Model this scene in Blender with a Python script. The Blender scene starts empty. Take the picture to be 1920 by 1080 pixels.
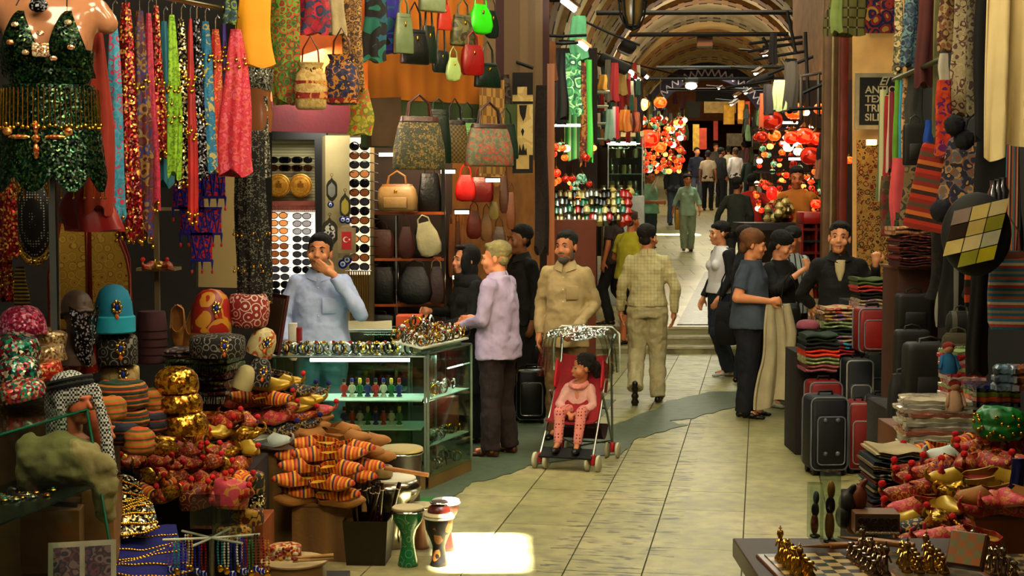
import bpy, bmesh, math, random
from mathutils import Vector, Matrix, Euler
from math import sin, cos, pi, radians as RAD
rnd = random.Random(7)
SC = bpy.context.scene
COL = SC.collection
V = Vector
F = 2667.0
CAMZ = 2.0
PITCH = math.atan(160.0 / F)
cam_d = bpy.data.cameras.new('camera')
cam = bpy.data.objects.new('camera', cam_d)
COL.objects.link(cam)
cam.location = (0, 0, CAMZ)
cam.rotation_euler = (pi/2 - PITCH, 0, 0)
cam_d.sensor_width = 36.0
cam_d.lens = 36.0 * F / 1920.0
cam_d.clip_end = 200
cam_d.clip_start = 0.1
SC.camera = cam
def P(px, py, Y):
 """world point seen at photo pixel (px, py) at distance Y in front of the photographer"""
 X = (px - 960.0) / F
 U = (540.0 - py) / F
 ry = cos(PITCH) + U * sin(PITCH)
 rz = -sin(PITCH) + U * cos(PITCH)
 k = Y / ry
 return V((X * k, Y, CAMZ + rz * k))
def gz(Y):
 """height of the bazaar floor at depth Y: level, three shallow steps, then a gentle slope up"""
 if Y < 18.75: return 0.0
 if Y < 19.1: return 0.1
 if Y < 19.45: return 0.2
 return 0.3 + (Y - 19.45) * 0.0655
def G(px, Y):
 p = P(px, 500, Y); p.z = gz(Y); return p
def S(n, Y): return n * Y / F        # n photo pixels in metres at depth Y
GAM = 1.18
def hx(h):
 h = h.lstrip('#')
 c = [int(h[i:i+2], 16) / 255.0 for i in (0, 2, 4)]
 return tuple(((x / 12.92) if x <= 0.04045 else ((x + 0.055) / 1.055) ** 2.4) ** GAM for x in c) + (1.0,)
MC = {}
def _mat(name):
 m = bpy.data.materials.new(name); m.use_nodes = True
 nt = m.node_tree
 b = nt.nodes['Principled BSDF']
 return m, nt, b, nt.nodes, nt.links
def mat(cols, kind='plain', sc=1.0, rough=0.7, metal=0.0, bump=0.0, var=0.25, trans=0.0, emit=None, es=0.0,
  alpha=1.0, ax='X', ior=1.45, coat=0.0):
 """procedural material. cols: one hex or a list; kind: plain stripe check floral sequin swirl plaid dots wood"""
 if isinstance(cols, str): cols = [cols]
 key = (tuple(cols), kind, sc, rough, metal, bump, var, trans, emit, es, alpha, ax, ior, coat)
 if key in MC: return MC[key]
 m, nt, b, N, L = _mat(kind + '_' + cols[0].lstrip('#'))
 MC[key] = m
 b.inputs['Roughness'].default_value = rough
 b.inputs['Metallic'].default_value = metal
 b.inputs['IOR'].default_value = ior
 if coat: b.inputs['Coat Weight'].default_value = coat
 if trans: b.inputs['Transmission Weight'].default_value = trans
 if alpha < 1: b.inputs['Alpha'].default_value = alpha
 tc = N.new('ShaderNodeTexCoord'); co = tc.outputs['Object']
 out = None
 def noise(scale, detail=3.0):
  n = N.new('ShaderNodeTexNoise'); n.inputs['Scale'].default_value = scale
  n.inputs['Detail'].default_value = detail; L.new(co, n.inputs['Vector']); return n
 def ramp(fac, cs, const=True, pos=None):
  r = N.new('ShaderNodeValToRGB'); L.new(fac, r.inputs['Fac'])
  r.color_ramp.interpolation = 'CONSTANT' if const else 'LINEAR'
  el = r.color_ramp.elements
  n = len(cs)
  el.remove(el[1])
  for i, c in enumerate(cs):
   p_ = pos[i] if pos else (i / n if const else i / max(1, n - 1))
   e_ = el[0] if i == 0 else el.new(p_)
   e_.position = p_; e_.color = hx(c)
  return r.outputs['Color']
 def math_(op, a, v=None):
  n = N.new('ShaderNodeMath'); n.operation = op
  if hasattr(a, 'links'): L.new(a, n.inputs[0])
  else: n.inputs[0].default_value = a
  if v is not None:
   if hasattr(v, 'links'): L.new(v, n.inputs[1])
   else: n.inputs[1].default_value = v
  return n.outputs[0]
 hgt = None
 if kind == 'plain':
  c = hx(cols[0])
  if var > 0 and not trans:
   n = noise(6.0 * sc)
   mr = N.new('ShaderNodeMapRange'); L.new(n.outputs['Fac'], mr.inputs['Value'])
   mr.inputs['From Min'].default_value = 0.3; mr.inputs['From Max'].default_value = 0.7
   mr.inputs['To Min'].default_value = 1 - var; mr.inputs['To Max'].default_value = 1 + var
   hs = N.new('ShaderNodeHueSaturation'); hs.inputs['Color'].default_value = c
   L.new(mr.outputs['Result'], hs.inputs['Value']); out = hs.outputs['Color']
  else:
   b.inputs['Base Color'].default_value = c
 elif kind in ('stripe', 'wood'):
  sx = N.new('ShaderNodeSeparateXYZ');
  if kind == 'wood':
   n = noise(2.0, 2.0); mx = N.new('ShaderNodeVectorMath'); mx.operation = 'SCALE'; mx.inputs['Scale'].default_value = 0.05
   L.new(n.outputs['Color'], mx.inputs[0]); ad = N.new('ShaderNodeVectorMath'); L.new(co, ad.inputs[0]); L.new(mx.outputs[0], ad.inputs[1])
   L.new(ad.outputs[0], sx.inputs[0])
  else: L.new(co, sx.inputs[0])
  f = math_('FRACT', math_('MULTIPLY', sx.outputs[ax], sc))
  out = ramp(f, cols if kind == 'stripe' else cols + [cols[0]], kind == 'stripe')
 elif kind == 'check':
  ck = N.new('ShaderNodeTexChecker'); L.new(co, ck.inputs['Vector']); ck.inputs['Scale'].default_value = sc
  ck.inputs['Color1'].default_value = hx(cols[0]); ck.inputs['Color2'].default_value = hx(cols[1]); out = ck.outputs['Color']
 elif kind in ('floral', 'dots', 'sequin'):
  vo = N.new('ShaderNodeTexVoronoi'); vo.inputs['Scale'].default_value = sc
  if kind == 'floral':
   n = noise(sc * 0.8, 2.0); mx = N.new('ShaderNodeVectorMath'); mx.operation = 'SCALE'; mx.inputs['Scale'].default_value = 0.9 / sc
   L.new(n.outputs['Color'], mx.inputs[0]); ad = N.new('ShaderNodeVectorMath'); L.new(co, ad.inputs[0]); L.new(mx.outputs[0], ad.inputs[1])
   L.new(ad.outputs[0], vo.inputs['Vector'])
   sp = N.new('ShaderNodeSeparateColor'); L.new(vo.outputs['Color'], sp.inputs[0])
   w = math_('FRACT', math_('ADD', sp.outputs[0], math_('MULTIPLY', vo.outputs['Distance'], 0.9)))
   out = ramp(w, cols)
  elif kind == 'dots':
   L.new(co, vo.inputs['Vector']); vo.inputs['Randomness'].default_value = 0.15
   out = ramp(vo.outputs['Distance'], [cols[1], cols[0]], True, [0, 0.28])
  else:
   L.new(co, vo.inputs['Vector'])
   sp = N.new('ShaderNodeSeparateColor'); L.new(vo.outputs['Color'], sp.inputs[0])
   out = ramp(sp.outputs[0], cols)
   nm = N.new('ShaderNodeBump'); nm.inputs['Strength'].default_value = 1.0; nm.inputs['Distance'].default_value = 0.4 / sc
   L.new(sp.outputs[1], nm.inputs['Height'])
   hs = N.new('ShaderNodeVectorMath'); hs.operation = 'SCALE'; hs.inputs['Scale'].default_value = 0.55
   sb = N.new('ShaderNodeVectorMath'); sb.operation = 'SUBTRACT'; L.new(vo.outputs['Color'], sb.inputs[0]); sb.inputs[1].default_value = (.5, .5, .5)
   L.new(sb.outputs[0], hs.inputs[0]); ge = N.new('ShaderNodeNewGeometry')
   ad = N.new('ShaderNodeVectorMath'); L.new(ge.outputs['Normal'], ad.inputs[0]); L.new(hs.outputs[0], ad.inputs[1])
   no = N.new('ShaderNodeVectorMath'); no.operation = 'NORMALIZE'; L.new(ad.outputs[0], no.inputs[0])
   L.new(no.outputs[0], b.inputs['Normal'])
 elif kind == 'swirl':
  vo = N.new('ShaderNodeTexVoronoi'); vo.inputs['Scale'].default_value = sc; L.new(co, vo.inputs['Vector'])
  vo.inputs['Randomness'].default_value = 0.5
  w = math_('FRACT', math_('MULTIPLY', vo.outputs['Distance'], 3.2))
  out = ramp(w, [cols[0], cols[1], cols[0]] + cols[2:], True, [0, 0.62, 0.86] + [0.90 + .025 * q for q in range(len(cols) - 2)])
 elif kind == 'plaid':
  sx = N.new('ShaderNodeSeparateXYZ'); L.new(co, sx.inputs[0])
  f1 = math_('GREATER_THAN', math_('FRACT', math_('MULTIPLY', sx.outputs['X'], sc)), 0.82)
  f2 = math_('GREATER_THAN', math_('FRACT', math_('MULTIPLY', sx.outputs['Z'], sc)), 0.82)
  s_ = math_('MULTIPLY', math_('ADD', f1, f2), 0.5)
  out = ramp(s_, [cols[0], cols[1], cols[-1]], True, [0, 0.4, 0.9])
 if out is not None:
  L.new(out, b.inputs['Base Color'])
 if emit:
  b.inputs['Emission Color'].default_value = hx(emit); b.inputs['Emission Strength'].default_value = es
  if emit == 'self' : pass
 if bump and kind != 'sequin':
  n2 = noise(40.0 * sc if kind == 'plain' else 60, 4.0)
  bp = N.new('ShaderNodeBump'); bp.inputs['Strength'].default_value = bump; bp.inputs['Distance'].default_value = 0.01
  L.new(n2.outputs['Fac'], bp.inputs['Height']); L.new(bp.outputs['Normal'], b.inputs['Normal'])
 return m
def cloth(c, v=.2): return mat(c, rough=.9, bump=.3, var=v)
def leather(c): return mat(c, rough=.38, bump=.35, var=.25)
def metal(c, r=.3): return mat(c, rough=r, metal=1.0, var=.1)
def glow(c, s): return mat(c, emit=c, es=s, var=0)
def thin_glass(c='#dff0e8', a=.16, r=.03):
 """pane glass: mostly see-through with mirror-like sheen"""
 key = ('glass', c, a, r)
 if key in MC: return MC[key]
 m, nt, b, N, L = _mat('pane_glass'); MC[key] = m
 N.remove(b)
 t = N.new('ShaderNodeBsdfTransparent'); t.inputs[0].default_value = hx(c)
 g = N.new('ShaderNodeBsdfGlossy'); g.inputs['Roughness'].default_value = r
 lw = N.new('ShaderNodeLayerWeight'); lw.inputs[0].default_value = .5
 po = N.new('ShaderNodeMath'); po.operation = 'POWER'; po.inputs[1].default_value = 4; L.new(lw.outputs['Facing'], po.inputs[0])
 ma = N.new('ShaderNodeMath'); ma.operation = 'MULTIPLY_ADD'; ma.inputs[1].default_value = .5; ma.inputs[2].default_value = .02 + a * .25; L.new(po.outputs[0], ma.inputs[0])
 mx = N.new('ShaderNodeMixShader'); L.new(ma.outputs[0], mx.inputs[0]); L.new(t.outputs[0], mx.inputs[1]); L.new(g.outputs[0], mx.inputs[2])
 L.new(mx.outputs[0], N['Material Output'].inputs[0])
 return m
BLACKC = mat('#0a0a0b', rough=.8, var=.3)
def SKIN(c='#b9805c'):
 c = c.lstrip('#'); return mat('#' + ''.join('%02x' % min(255, int(int(c[i:i+2], 16) * 1.12)) for i in (0, 2, 4)), rough=.55, var=.08)
GOLD = metal('#d9a83a', .25)
SILVER = metal('#c9ccc8', .2)
CHROME = metal('#b8bcb8', .15)
WOOD = mat(['#6b3c1c', '#7c4a24', '#5b3117'], 'wood', 14, rough=.5, ax='X')
ORWOOD = mat(['#b5692a', '#a85f24', '#c07431'], 'wood', 9, rough=.45, ax='X')
BLKM = mat('#151412', rough=.45, metal=.5)
class MB:
 def __init__(s): s.v = []; s.f = []; s.m = []; s.M = None
 def add(s, vs, fs, m=0):
  o = len(s.v)
  if s.M is not None: vs = [s.M @ V(p) for p in vs]
  s.v += [tuple(p) for p in vs]; s.f += [tuple(i + o for i in f) for f in fs]; s.m += [m] * len(fs)
  return s
 def box(s, c, d, rot=None, m=0):
  R = Euler(rot).to_matrix() if rot else Matrix.Identity(3)
  c = V(c)
  vs = [c + R @ V((x * d[0] / 2, y * d[1] / 2, z * d[2] / 2)) for x in (-1, 1) for y in (-1, 1) for z in (-1, 1)]
  return s.add(vs, [(0, 1, 3, 2), (4, 6, 7, 5), (0, 4, 5, 1), (2, 3, 7, 6), (0, 2, 6, 4), (1, 5, 7, 3)], m)
 def rbox(s, c, d, r, rot=None, m=0, n=16):
  """box with rounded edges"""
  R = Euler(rot).to_matrix() if rot else Matrix.Identity(3)
  c = V(c); r = min(r, d[0] / 2 * .99, d[1] / 2 * .99, d[2] / 2 * .99)
  q = [V((d[0] / 2 - r, 0, 0)), V((0, d[1] / 2 - r, 0)), V((0, 0, d[2] / 2 - r))]
  vs = []; k = n // 2
  for j in range(k + 1):
   t = pi * (j + 0.0) / k
   if k % 2 == 0 and j == k // 2: t = pi / 2
   tt = t
   for i in range(n):
    a = 2 * pi * (i + .5) / n
    dx, dy, dz = sin(tt) * cos(a), sin(tt) * sin(a), cos(tt)
    if j == 0: dx = cos(a) * .02; dy = sin(a) * .02
    if j == k: dx = cos(a) * .02; dy = sin(a) * .02
    sg = lambda x: 1 if x > 0 else -1
    p = V((sg(cos(a)) * q[0].x + r * dx, sg(sin(a)) * q[1].y + r * dy, (1 if j < k / 2 else (-1 if j > k / 2 else 0)) * q[2].z + r * dz))
    vs.append(c + R @ p)
  fs = []
  for j in range(k):
   for i in range(n):
    fs.append((j * n + i, (j + 1) * n + i, (j + 1) * n + (i + 1) % n, j * n + (i + 1) % n))
  fs.append(tuple(range(n))); fs.append(tuple(reversed(range(k * n, k * n + n))))
  return s.add(vs, fs, m)
 def ell(s, c, r, rot=None, m=0, n=16, e=1.0):
  if not hasattr(r, '__len__'): r = (r, r, r)
  R = (rot if isinstance(rot, Matrix) else Euler(rot).to_matrix()) if rot is not None else Matrix.Identity(3)
  c = V(c); k = max(4, n // 2)
  pw = lambda x: math.copysign(abs(x) ** e, x)
  vs = [c + R @ V((0, 0, r[2]))]
  for j in range(1, k):
   t = pi * j / k
   for i in range(n):
    a = 2 * pi * i / n
    vs.append(c + R @ V((r[0] * pw(sin(t)) * pw(cos(a)), r[1] * pw(sin(t)) * pw(sin(a)), r[2] * pw(cos(t)))))
  vs.append(c + R @ V((0, 0, -r[2])))
  fs = [(0, 1 + i, 1 + (i + 1) % n) for i in range(n)]
  for j in range(k - 2):
   for i in range(n):
    a = 1 + j * n + i; b = 1 + j * n + (i + 1) % n
    fs.append((a, a + n, b + n, b))
  l = len(vs) - 1
  fs += [(l, l - n + (i + 1) % n, l - n + i) for i in range(n)]
  return s.add(vs, fs, m)
 def rings(s, R, m=0, cap=True):
  """R: list of equally long rings of points"""
  n = len(R[0]); vs = [p for r in R for p in r]; fs = []
  for j in range(len(R) - 1):
   for i in range(n):
    fs.append((j * n + i, j * n + (i + 1) % n, (j + 1) * n + (i + 1) % n, (j + 1) * n + i))
  if cap:
   fs.append(tuple(reversed(range(n)))); fs.append(tuple(range((len(R) - 1) * n, len(R) * n)))
  return s.add(vs, fs, m)
 def tube(s, pts, r, n=8, m=0, cap=True, closed=False):
  pts = [V(p) for p in pts]; k = len(pts)
  rr = r if hasattr(r, '__len__') else [r] * k
  R = []; up = None
  for i, p in enumerate(pts):
   if closed: d = pts[(i + 1) % k] - pts[i - 1]
   else: d = (pts[min(i + 1, k - 1)] - pts[max(i - 1, 0)])
   if d.length < 1e-9: d = V((0, 0, 1))
   d.normalize()
   if up is None: up = V((0, 0, 1)) if abs(d.z) < .9 else V((1, 0, 0))
   a = d.cross(up)
   if a.length < 1e-6: a = d.orthogonal()
   a.normalize(); b = a.cross(d); up = b
   R.append([p + (a * cos(2 * pi * q / n) + b * sin(2 * pi * q / n)) * rr[i] for q in range(n)])
  if closed:
   R.append(R[0]); return s.rings(R, m, False)
  return s.rings(R, m, cap)
 def cap_(s, p0, p1, r0, r1, n=12, m=0):
  """capsule with tapered radius"""
  p0 = V(p0); p1 = V(p1); d = p1 - p0; L = d.length; d = d / L if L > 1e-6 else V((0, 0, 1))
  pts = []; rr = []
  for t in (pi/2*.98, pi/3, pi/6): pts.append(p0 - d * r0 * sin(t)); rr.append(r0 * cos(t))
  pts.append(p0); rr.append(r0); pts.append(p1); rr.append(r1)
  for t in (pi/6, pi/3, pi/2*.98): pts.append(p1 + d * r1 * sin(t)); rr.append(r1 * cos(t))
  return s.tube(pts, rr, n, m)
 def cyl(s, p0, p1, r0, r1=None, n=12, m=0):
  return s.tube([p0, p1], [r0, r0 if r1 is None else r1], n, m)
 def lathe(s, prof, c=(0, 0, 0), n=20, m=0, e=1.0, sy=1.0):
  c = V(c)
  return s.rings([[c + V((r * cos(2*pi*i/n), r * sy * sin(2*pi*i/n), z)) for i in range(n)] for r, z in prof], m)
 def loft(s, secs, n=20, m=0, e=.6, cap=True):
  """secs: (z, cx, cy, rx, ry) superellipse rings"""
  pw = lambda x: math.copysign(abs(x) ** e, x)
  return s.rings([[V((cx + rx * pw(cos(2*pi*(i+.5)/n)), cy + ry * pw(sin(2*pi*(i+.5)/n)), z)) for i in range(n)] for z, cx, cy, rx, ry in secs], m, cap)
 def torus(s, c, Rr, r, ax=(0, 0, 1), n=20, k=6, m=0, sq=1.0):
  q = V((0, 0, 1)).rotation_difference(V(ax)).to_matrix(); c = V(c)
  R = [[c + q @ V(((Rr + r * cos(2*pi*j/k)) * cos(2*pi*i/n), (Rr + r * cos(2*pi*j/k)) * sin(2*pi*i/n) * sq, r * sin(2*pi*j/k))) for j in range(k)] for i in range(n)]
  R.append(R[0]); return s.rings(R, m, False)
 def grid(s, fn, nu, nv, th=0.0, m=0):
  """sheet fn(u,v)->point, u,v in 0..1, with thickness th"""
  T = [[V(fn(i / nu, j / nv)) for j in range(nv + 1)] for i in range(nu + 1)]
  vs = [p for r in T for p in r]; w = nv + 1; fs = []
  for i in range(nu):
   for j in range(nv): fs.append((i*w+j, (i+1)*w+j, (i+1)*w+j+1, i*w+j+1))
  if th:
   nrm = []
   for i in range(nu + 1):
    for j in range(w):
     a = T[min(i+1, nu)][j] - T[max(i-1, 0)][j]; b = T[i][min(j+1, nv)] - T[i][max(j-1, 0)]
     c = a.cross(b); nrm.append(c.normalized() if c.length > 1e-12 else V((0, 0, 1)))
   o = len(vs); vs = vs + [vs[i] - nrm[i] * th for i in range(o)]
   fs += [tuple(x + o for x in reversed(f)) for f in fs[:]]
   edge = [i*w for i in range(nu+1)] + [nu*w + j for j in range(1, w)] + [i*w + nv for i in range(nu-1, -1, -1)] + [j for j in range(nv-1, 0, -1)]
   for a, b in zip(edge, edge[1:] + edge[:1]): fs.append((b, a, a + o, b + o))
  return s.add(vs, fs, m)
 def prism(s, poly, y0, y1, m=0):
  """polygon in x,z pushed from y0 to y1"""
  n = len(poly); vs = [V((x, y0, z)) for x, z in poly] + [V((x, y1, z)) for x, z in poly]
  fs = [tuple(range(n)), tuple(reversed(range(n, 2*n)))] + [((i+1) % n, i, i + n, (i+1) % n + n) for i in range(n)]
  return s.add(vs, fs, m)
 def build(s, name, mats, parent=None, loc=None, rot=None, smooth=True, mods=None):
  me = bpy.data.meshes.new(name)
  me.from_pydata(s.v, [], s.f)
  if not isinstance(mats, (list, tuple)): mats = [mats]
  for mm in mats: me.materials.append(mm)
  if len(mats) > 1: me.polygons.foreach_set('material_index', s.m)
  if smooth:
   me.polygons.foreach_set('use_smooth', [True] * len(me.polygons))
  bm = bmesh.new(); bm.from_mesh(me); bmesh.ops.recalc_face_normals(bm, faces=bm.faces); bm.to_mesh(me); bm.free()
  if smooth:
   try: me.set_sharp_from_angle(angle=RAD(42 if smooth is True else smooth))
   except Exception: pass
  me.update()
  o = bpy.data.objects.new(name, me); COL.objects.link(o)
  if parent is not None: o.parent = parent
  if loc is not None: o.location = loc
  if rot is not None: o.rotation_euler = rot
  return o
def mesh1(fn, name, mats, parent=None, loc=None, rot=None, smooth=True):
 b = MB(); fn(b); return b.build(name, mats, parent, loc, rot, smooth)
THINGS = []
def tag(o, label, cat, group=None):
 o['label'] = label; o['category'] = cat
 if group: o['group'] = group
 THINGS.append(o); return o
def empty(name, loc, rot=0.0, label=None, cat=None, group=None, scale=None):
 o = bpy.data.objects.new(name, None); COL.objects.link(o); o.empty_display_size = .1
 o.location = loc; o.rotation_euler = (0, 0, rot) if not hasattr(rot, '__len__') else rot
 if scale: o.scale = (scale,) * 3 if not hasattr(scale, '__len__') else scale
 if label: tag(o, label, cat, group)
 return o
def struct(o):
 o['kind'] = 'structure'; return o
KIDS = {}
def copy_tree(o, parent=None):
 c = o.copy(); COL.objects.link(c)
 if parent is not None: c.parent = parent
 for ch in list(o.children): copy_tree(ch, c)
 return c
def dup(proto, loc, rot, label, scale=None, group=None):
 c = copy_tree(proto); c.location = loc; c.rotation_euler = (0, 0, rot) if not hasattr(rot, '__len__') else rot
 if scale: c.scale = (scale,) * 3 if not hasattr(scale, '__len__') else scale
 c['label'] = label
 if group: c['group'] = group
 THINGS.append(c); return c
class Kind:
 """first call uses the prototype itself, later calls copy it"""
 def __init__(s, make): s.make = make; s.p = {}
 def __call__(s, key, loc, rot, label, group=None, scale=None):
  if key not in s.p:
   o = s.make(key); s.p[key] = o
   o.location = loc; o.rotation_euler = (0, 0, rot) if not hasattr(rot, '__len__') else rot
   if scale: o.scale = (scale,) * 3 if not hasattr(scale, '__len__') else scale
   o['label'] = label
   if group: o['group'] = group
   THINGS.append(o); return o
  return dup(s.p[key], loc, rot, label, scale, group)
ORD = ['first', 'second', 'third', 'fourth', 'fifth', 'sixth', 'seventh', 'eighth', 'ninth', 'tenth', 'eleventh', 'twelfth', 'thirteenth',
       'fourteenth', 'fifteenth', 'sixteenth', 'seventeenth', 'eighteenth', 'nineteenth', 'twentieth']
def finish_labels():
 """things that would share a label are told apart by their place among the others"""
 bpy.context.view_layer.update()
 by = {}
 for o in THINGS: by.setdefault(o['label'], []).append(o)
 def pix(o):
  p = o.matrix_world.translation; d = max(p.y, .1)
  return (p.x / d * F, -(p.z - CAMZ) / d * F)
 for lab, os_ in by.items():
  n = len(os_)
  if n < 2: continue
  q = [(pix(o), o) for o in os_]
  xs = [a[0][0] for a in q]; ys = [a[0][1] for a in q]
  wx = max(xs) - min(xs); wy = max(ys) - min(ys)
  if n == 2:
   if wx >= wy:
    q.sort(key=lambda a: a[0][0]); q[0][1]['label'] = lab + ', the leftward one'; q[1][1]['label'] = lab + ', the rightward one'
   else:
    q.sort(key=lambda a: a[0][1]); q[0][1]['label'] = lab + ', the upper one'; q[1][1]['label'] = lab + ', the lower one'
  elif n <= 14 or wy < wx * .12:
   if wx >= wy * .8:
    q.sort(key=lambda a: a[0][0])
    for i, a in enumerate(q): a[1]['label'] = lab + ', %s from left' % (ORD[i] if i < 20 else 'twentieth-plus')
   else:
    q.sort(key=lambda a: a[0][1])
    for i, a in enumerate(q): a[1]['label'] = lab + ', %s from top' % ORD[min(i, 19)]
  else:
   rows = max(2, -(-n // 15)); q.sort(key=lambda a: a[0][1]); per = -(-n // rows)
   for r in range(rows):
    row = sorted(q[r*per:(r+1)*per], key=lambda a: a[0][0])
    for i, a in enumerate(row):
     a[1]['label'] = lab + ', %s row down, %s from left' % (ORD[r], ORD[min(i, 19)])
# ================================================================ people
def remesh(o, vox, smooth=3, disp=0.0, dsc=.12, fac=.5):
 m = o.modifiers.new('r', 'REMESH'); m.mode = 'VOXEL'; m.voxel_size = vox; m.use_smooth_shade = True
 if smooth:
  s = o.modifiers.new('s', 'SMOOTH'); s.iterations = smooth; s.factor = fac
 if disp:
  t = bpy.data.textures.get('fold%g' % dsc) or bpy.data.textures.new('fold%g' % dsc, 'CLOUDS')
  t.noise_scale = dsc; t.noise_depth = 2
  d = o.modifiers.new('d', 'DISPLACE'); d.texture = t; d.strength = disp; d.mid_level = .5
  d.texture_coords = 'LOCAL'
 return o
DEF = dict(hipL=(.09, 0, .90), hipR=(-.09, 0, .90), knL=(.10, -.01, .49), knR=(-.10, -.01, .49), anL=(.10, .03, .085), anR=(-.10, .03, .085),
           shL=(.160, .01, 1.385), shR=(-.160, .01, 1.385), elL=(.23, .03, 1.13), elR=(-.23, .03, 1.13), wrL=(.24, -.03, .89), wrR=(-.24, -.03, .89))
def hand(b, w, d, nrm, s=1.0, side=1, curl=.5, spread=.0, k=1.0):
 """palm and five fingers; d: direction of fingers, nrm: palm side"""
 w = V(w); d = V(d).normalized(); nrm = V(nrm); nrm = (nrm - d * nrm.dot(d)).normalized(); a = d.cross(nrm) * side   # a: towards the thumb
 R = Matrix((a, nrm, d)).transposed()
 b.ell(w + d * .045 * s, (.041 * s, .016 * s, .052 * s), R, n=12)
 b.cap_(w - d * .01 * s, w + d * .03 * s, .026 * s, .03 * s)
 for i, (off, ln, r) in enumerate(((.030, .070, .0088), (.010, .078, .009), (-.011, .072, .0086), (-.030, .056, .0078))):
  p = w + d * (.085 - abs(off) * .18) * s + a * off * s
  cu = curl * (1 + .12 * i)
  d1 = (d * cos(cu) + nrm * sin(cu) + a * off * spread * 8).normalized()
  q = p + d1 * ln * .52 * s
  d2 = (d * cos(cu * 2.2) + nrm * sin(cu * 2.2) + a * off * spread * 8).normalized()
  b.cap_(p, q, r * s * 1.08 * k, r * s * k, 8); b.cap_(q, q + d2 * ln * .48 * s, r * s * k, r * s * .85 * k, 8)
 p = w + d * .02 * s + a * .03 * s
 q = p + (a * .8 + d * .7 + nrm * .25).normalized() * .04 * s
 b.cap_(p, q, .013 * s, .011 * s * k, 8); b.cap_(q, q + (d * .9 + a * .25 + nrm * (.2 + curl * .4)).normalized() * .032 * s, .0108 * s * k, .0085 * s * k, 8)
def person(label, px, Y, h, yaw=0, z=None, pose=None, skin='#b98560', hair='#15100c', hs='short', top=None, bottom=None, shoes='#15110e',
           lean=(0, 0), head=(0, 0, 0), hL={}, hR={}, vox=.009, fat=1.0, name='person', far=False, brd=None, female=False, x=None):
 s = h / 1.75
 base = G(px, Y)
 if z is not None: base.z = z
 root = empty(name, base, RAD(yaw), label, 'person')
 J = dict(DEF)
 if female: J.update(shL=(.145, .01, 1.375), shR=(-.145, .01, 1.375))
 J.update(pose or {})
 J = {k: V(v) for k, v in J.items()}
 ln = lambda p: V(p) + V((lean[0], lean[1], 0)) * max(0, (V(p).z - .95) / .5)
 for k in J:
  if k[:2] in ('sh',): J[k] = ln(J[k])
 hk = 1.1
 hc = ln((0, -.02, 1.606)) + V((0, 0, -.02 if abs(lean[1]) > .1 else 0))
 HR = Euler((RAD(head[1]), RAD(head[2]), RAD(head[0]))).to_matrix()
 H = lambda p: hc + HR @ (V(p) * hk)
 b = MB(); b.M = Matrix.Scale(s, 4)
 f = fat
 TOR = [((0, 0, 1.29), (.152 * f, .102 * f, .19)), ((0, -.005, 1.08), (.138 * f, .10 * f, .17)), ((0, .01, .93), (.158 * f, .115 * f, .12))]
 for c, r in TOR: b.ell(ln(c), r)
 b.cap_(J['shL'], J['shR'], .046, .046)
 b.cap_(ln((0, .01, 1.40)), H((0, .015, -.07)), .062, .055)
 if female and not far:
  for sx in (-1, 1): b.ell(ln((sx * .07, -.085, 1.25)), (.062, .05, .06))
 for q in 'LR':
  b.cap_(J['sh' + q], J['el' + q], .045 * f, .040 * f); b.cap_(J['el' + q], J['wr' + q], .041 * f, .027)
  b.cap_(J['hip' + q], J['kn' + q], .085 * f, .058 * f); b.cap_(J['kn' + q], J['an' + q], .056 * f, .038)
  fd = J.get('toe' + q) - J['an' + q] if ('toe' + q) in J else V((0, -.15, -.05))
  b.cap_(J['an' + q] + V((0, .02, -.03)), J['an' + q] + fd * .8, .03, .024)
 for q, side, hh in (('L', 1, hL), ('R', -1, hR)):
  d = hh.get('d', J['wr' + q] - J['el' + q]); n_ = hh.get('n', (-side, 0, 0))
  hand(b, J['wr' + q], d, n_, 1.0, hh.get('side', side), hh.get('curl', .35), hh.get('spread', 0), 1.25 if far else 1.08)
 E = lambda c, r: b.ell(H(c), [q * hk for q in r], HR, n=14)
 E((0, .012, .033), (.074, .092, .088)); E((0, -.028, -.022), (.060, .070, .082)); E((0, -.048, -.088), (.038, .042, .030))
 E((0, -.02, -.07), (.052, .058, .04))
 b.cap_(H((0, -.090, .012)), H((0, -.107, -.026)), .0085, .0125, 8); E((.011, -.1, -.03), (.009, .01, .008)); E((-.011, -.1, -.03), (.009, .01, .008))
 b.cap_(H((-.032, -.086, .024)), H((.032, -.086, .024)), .011, .011, 8)
 b.cap_(H((-.016, -.092, -.055)), H((.016, -.092, -.055)), .0075, .0075, 8); b.cap_(H((-.013, -.092, -.067)), H((.013, -.092, -.067)), .008, .008, 8)
 for sx in (-1, 1):
  E((sx * .077, .008, -.005), (.010, .019, .031)); E((sx * .042, -.07, -.03), (.022, .02, .024))
 body = b.build('body', SKIN(skin), root); remesh(body, vox * s, 3 if not far else 1)
 if not far:
  for sx in (-1, 1):
   e = MB(); e.M = Matrix.Scale(s, 4)
   e.ell(H((sx * .030, -.080, .006)), [q_ * hk for q_ in (.0125, .012, .0055)], HR, m=0, n=12); e.ell(H((sx * .030, -.089, .006)), [q_ * hk for q_ in (.0062, .004, .0058)], HR, m=1, n=10)
   e.build('eye', [mat('#9a8c7a', rough=.4, var=0), mat('#1a0f08', rough=.3, var=0)], root)
   e = MB(); e.M = Matrix.Scale(s, 4)
   e.tube([H((sx * .014, -.098, .027)), H((sx * .03, -.098, .034)), H((sx * .048, -.086, .028))], [.003, .0045, .0022], 6)
   e.build('eyebrow', cloth(hair), root)
  e = MB(); e.M = Matrix.Scale(s, 4)
  e.cap_(H((-.017, -.0995, -.0605)), H((.017, -.0995, -.0605)), .0042, .0042, 8)
  e.build('mouth', mat('#8a4238', rough=.5, var=0), root)
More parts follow.
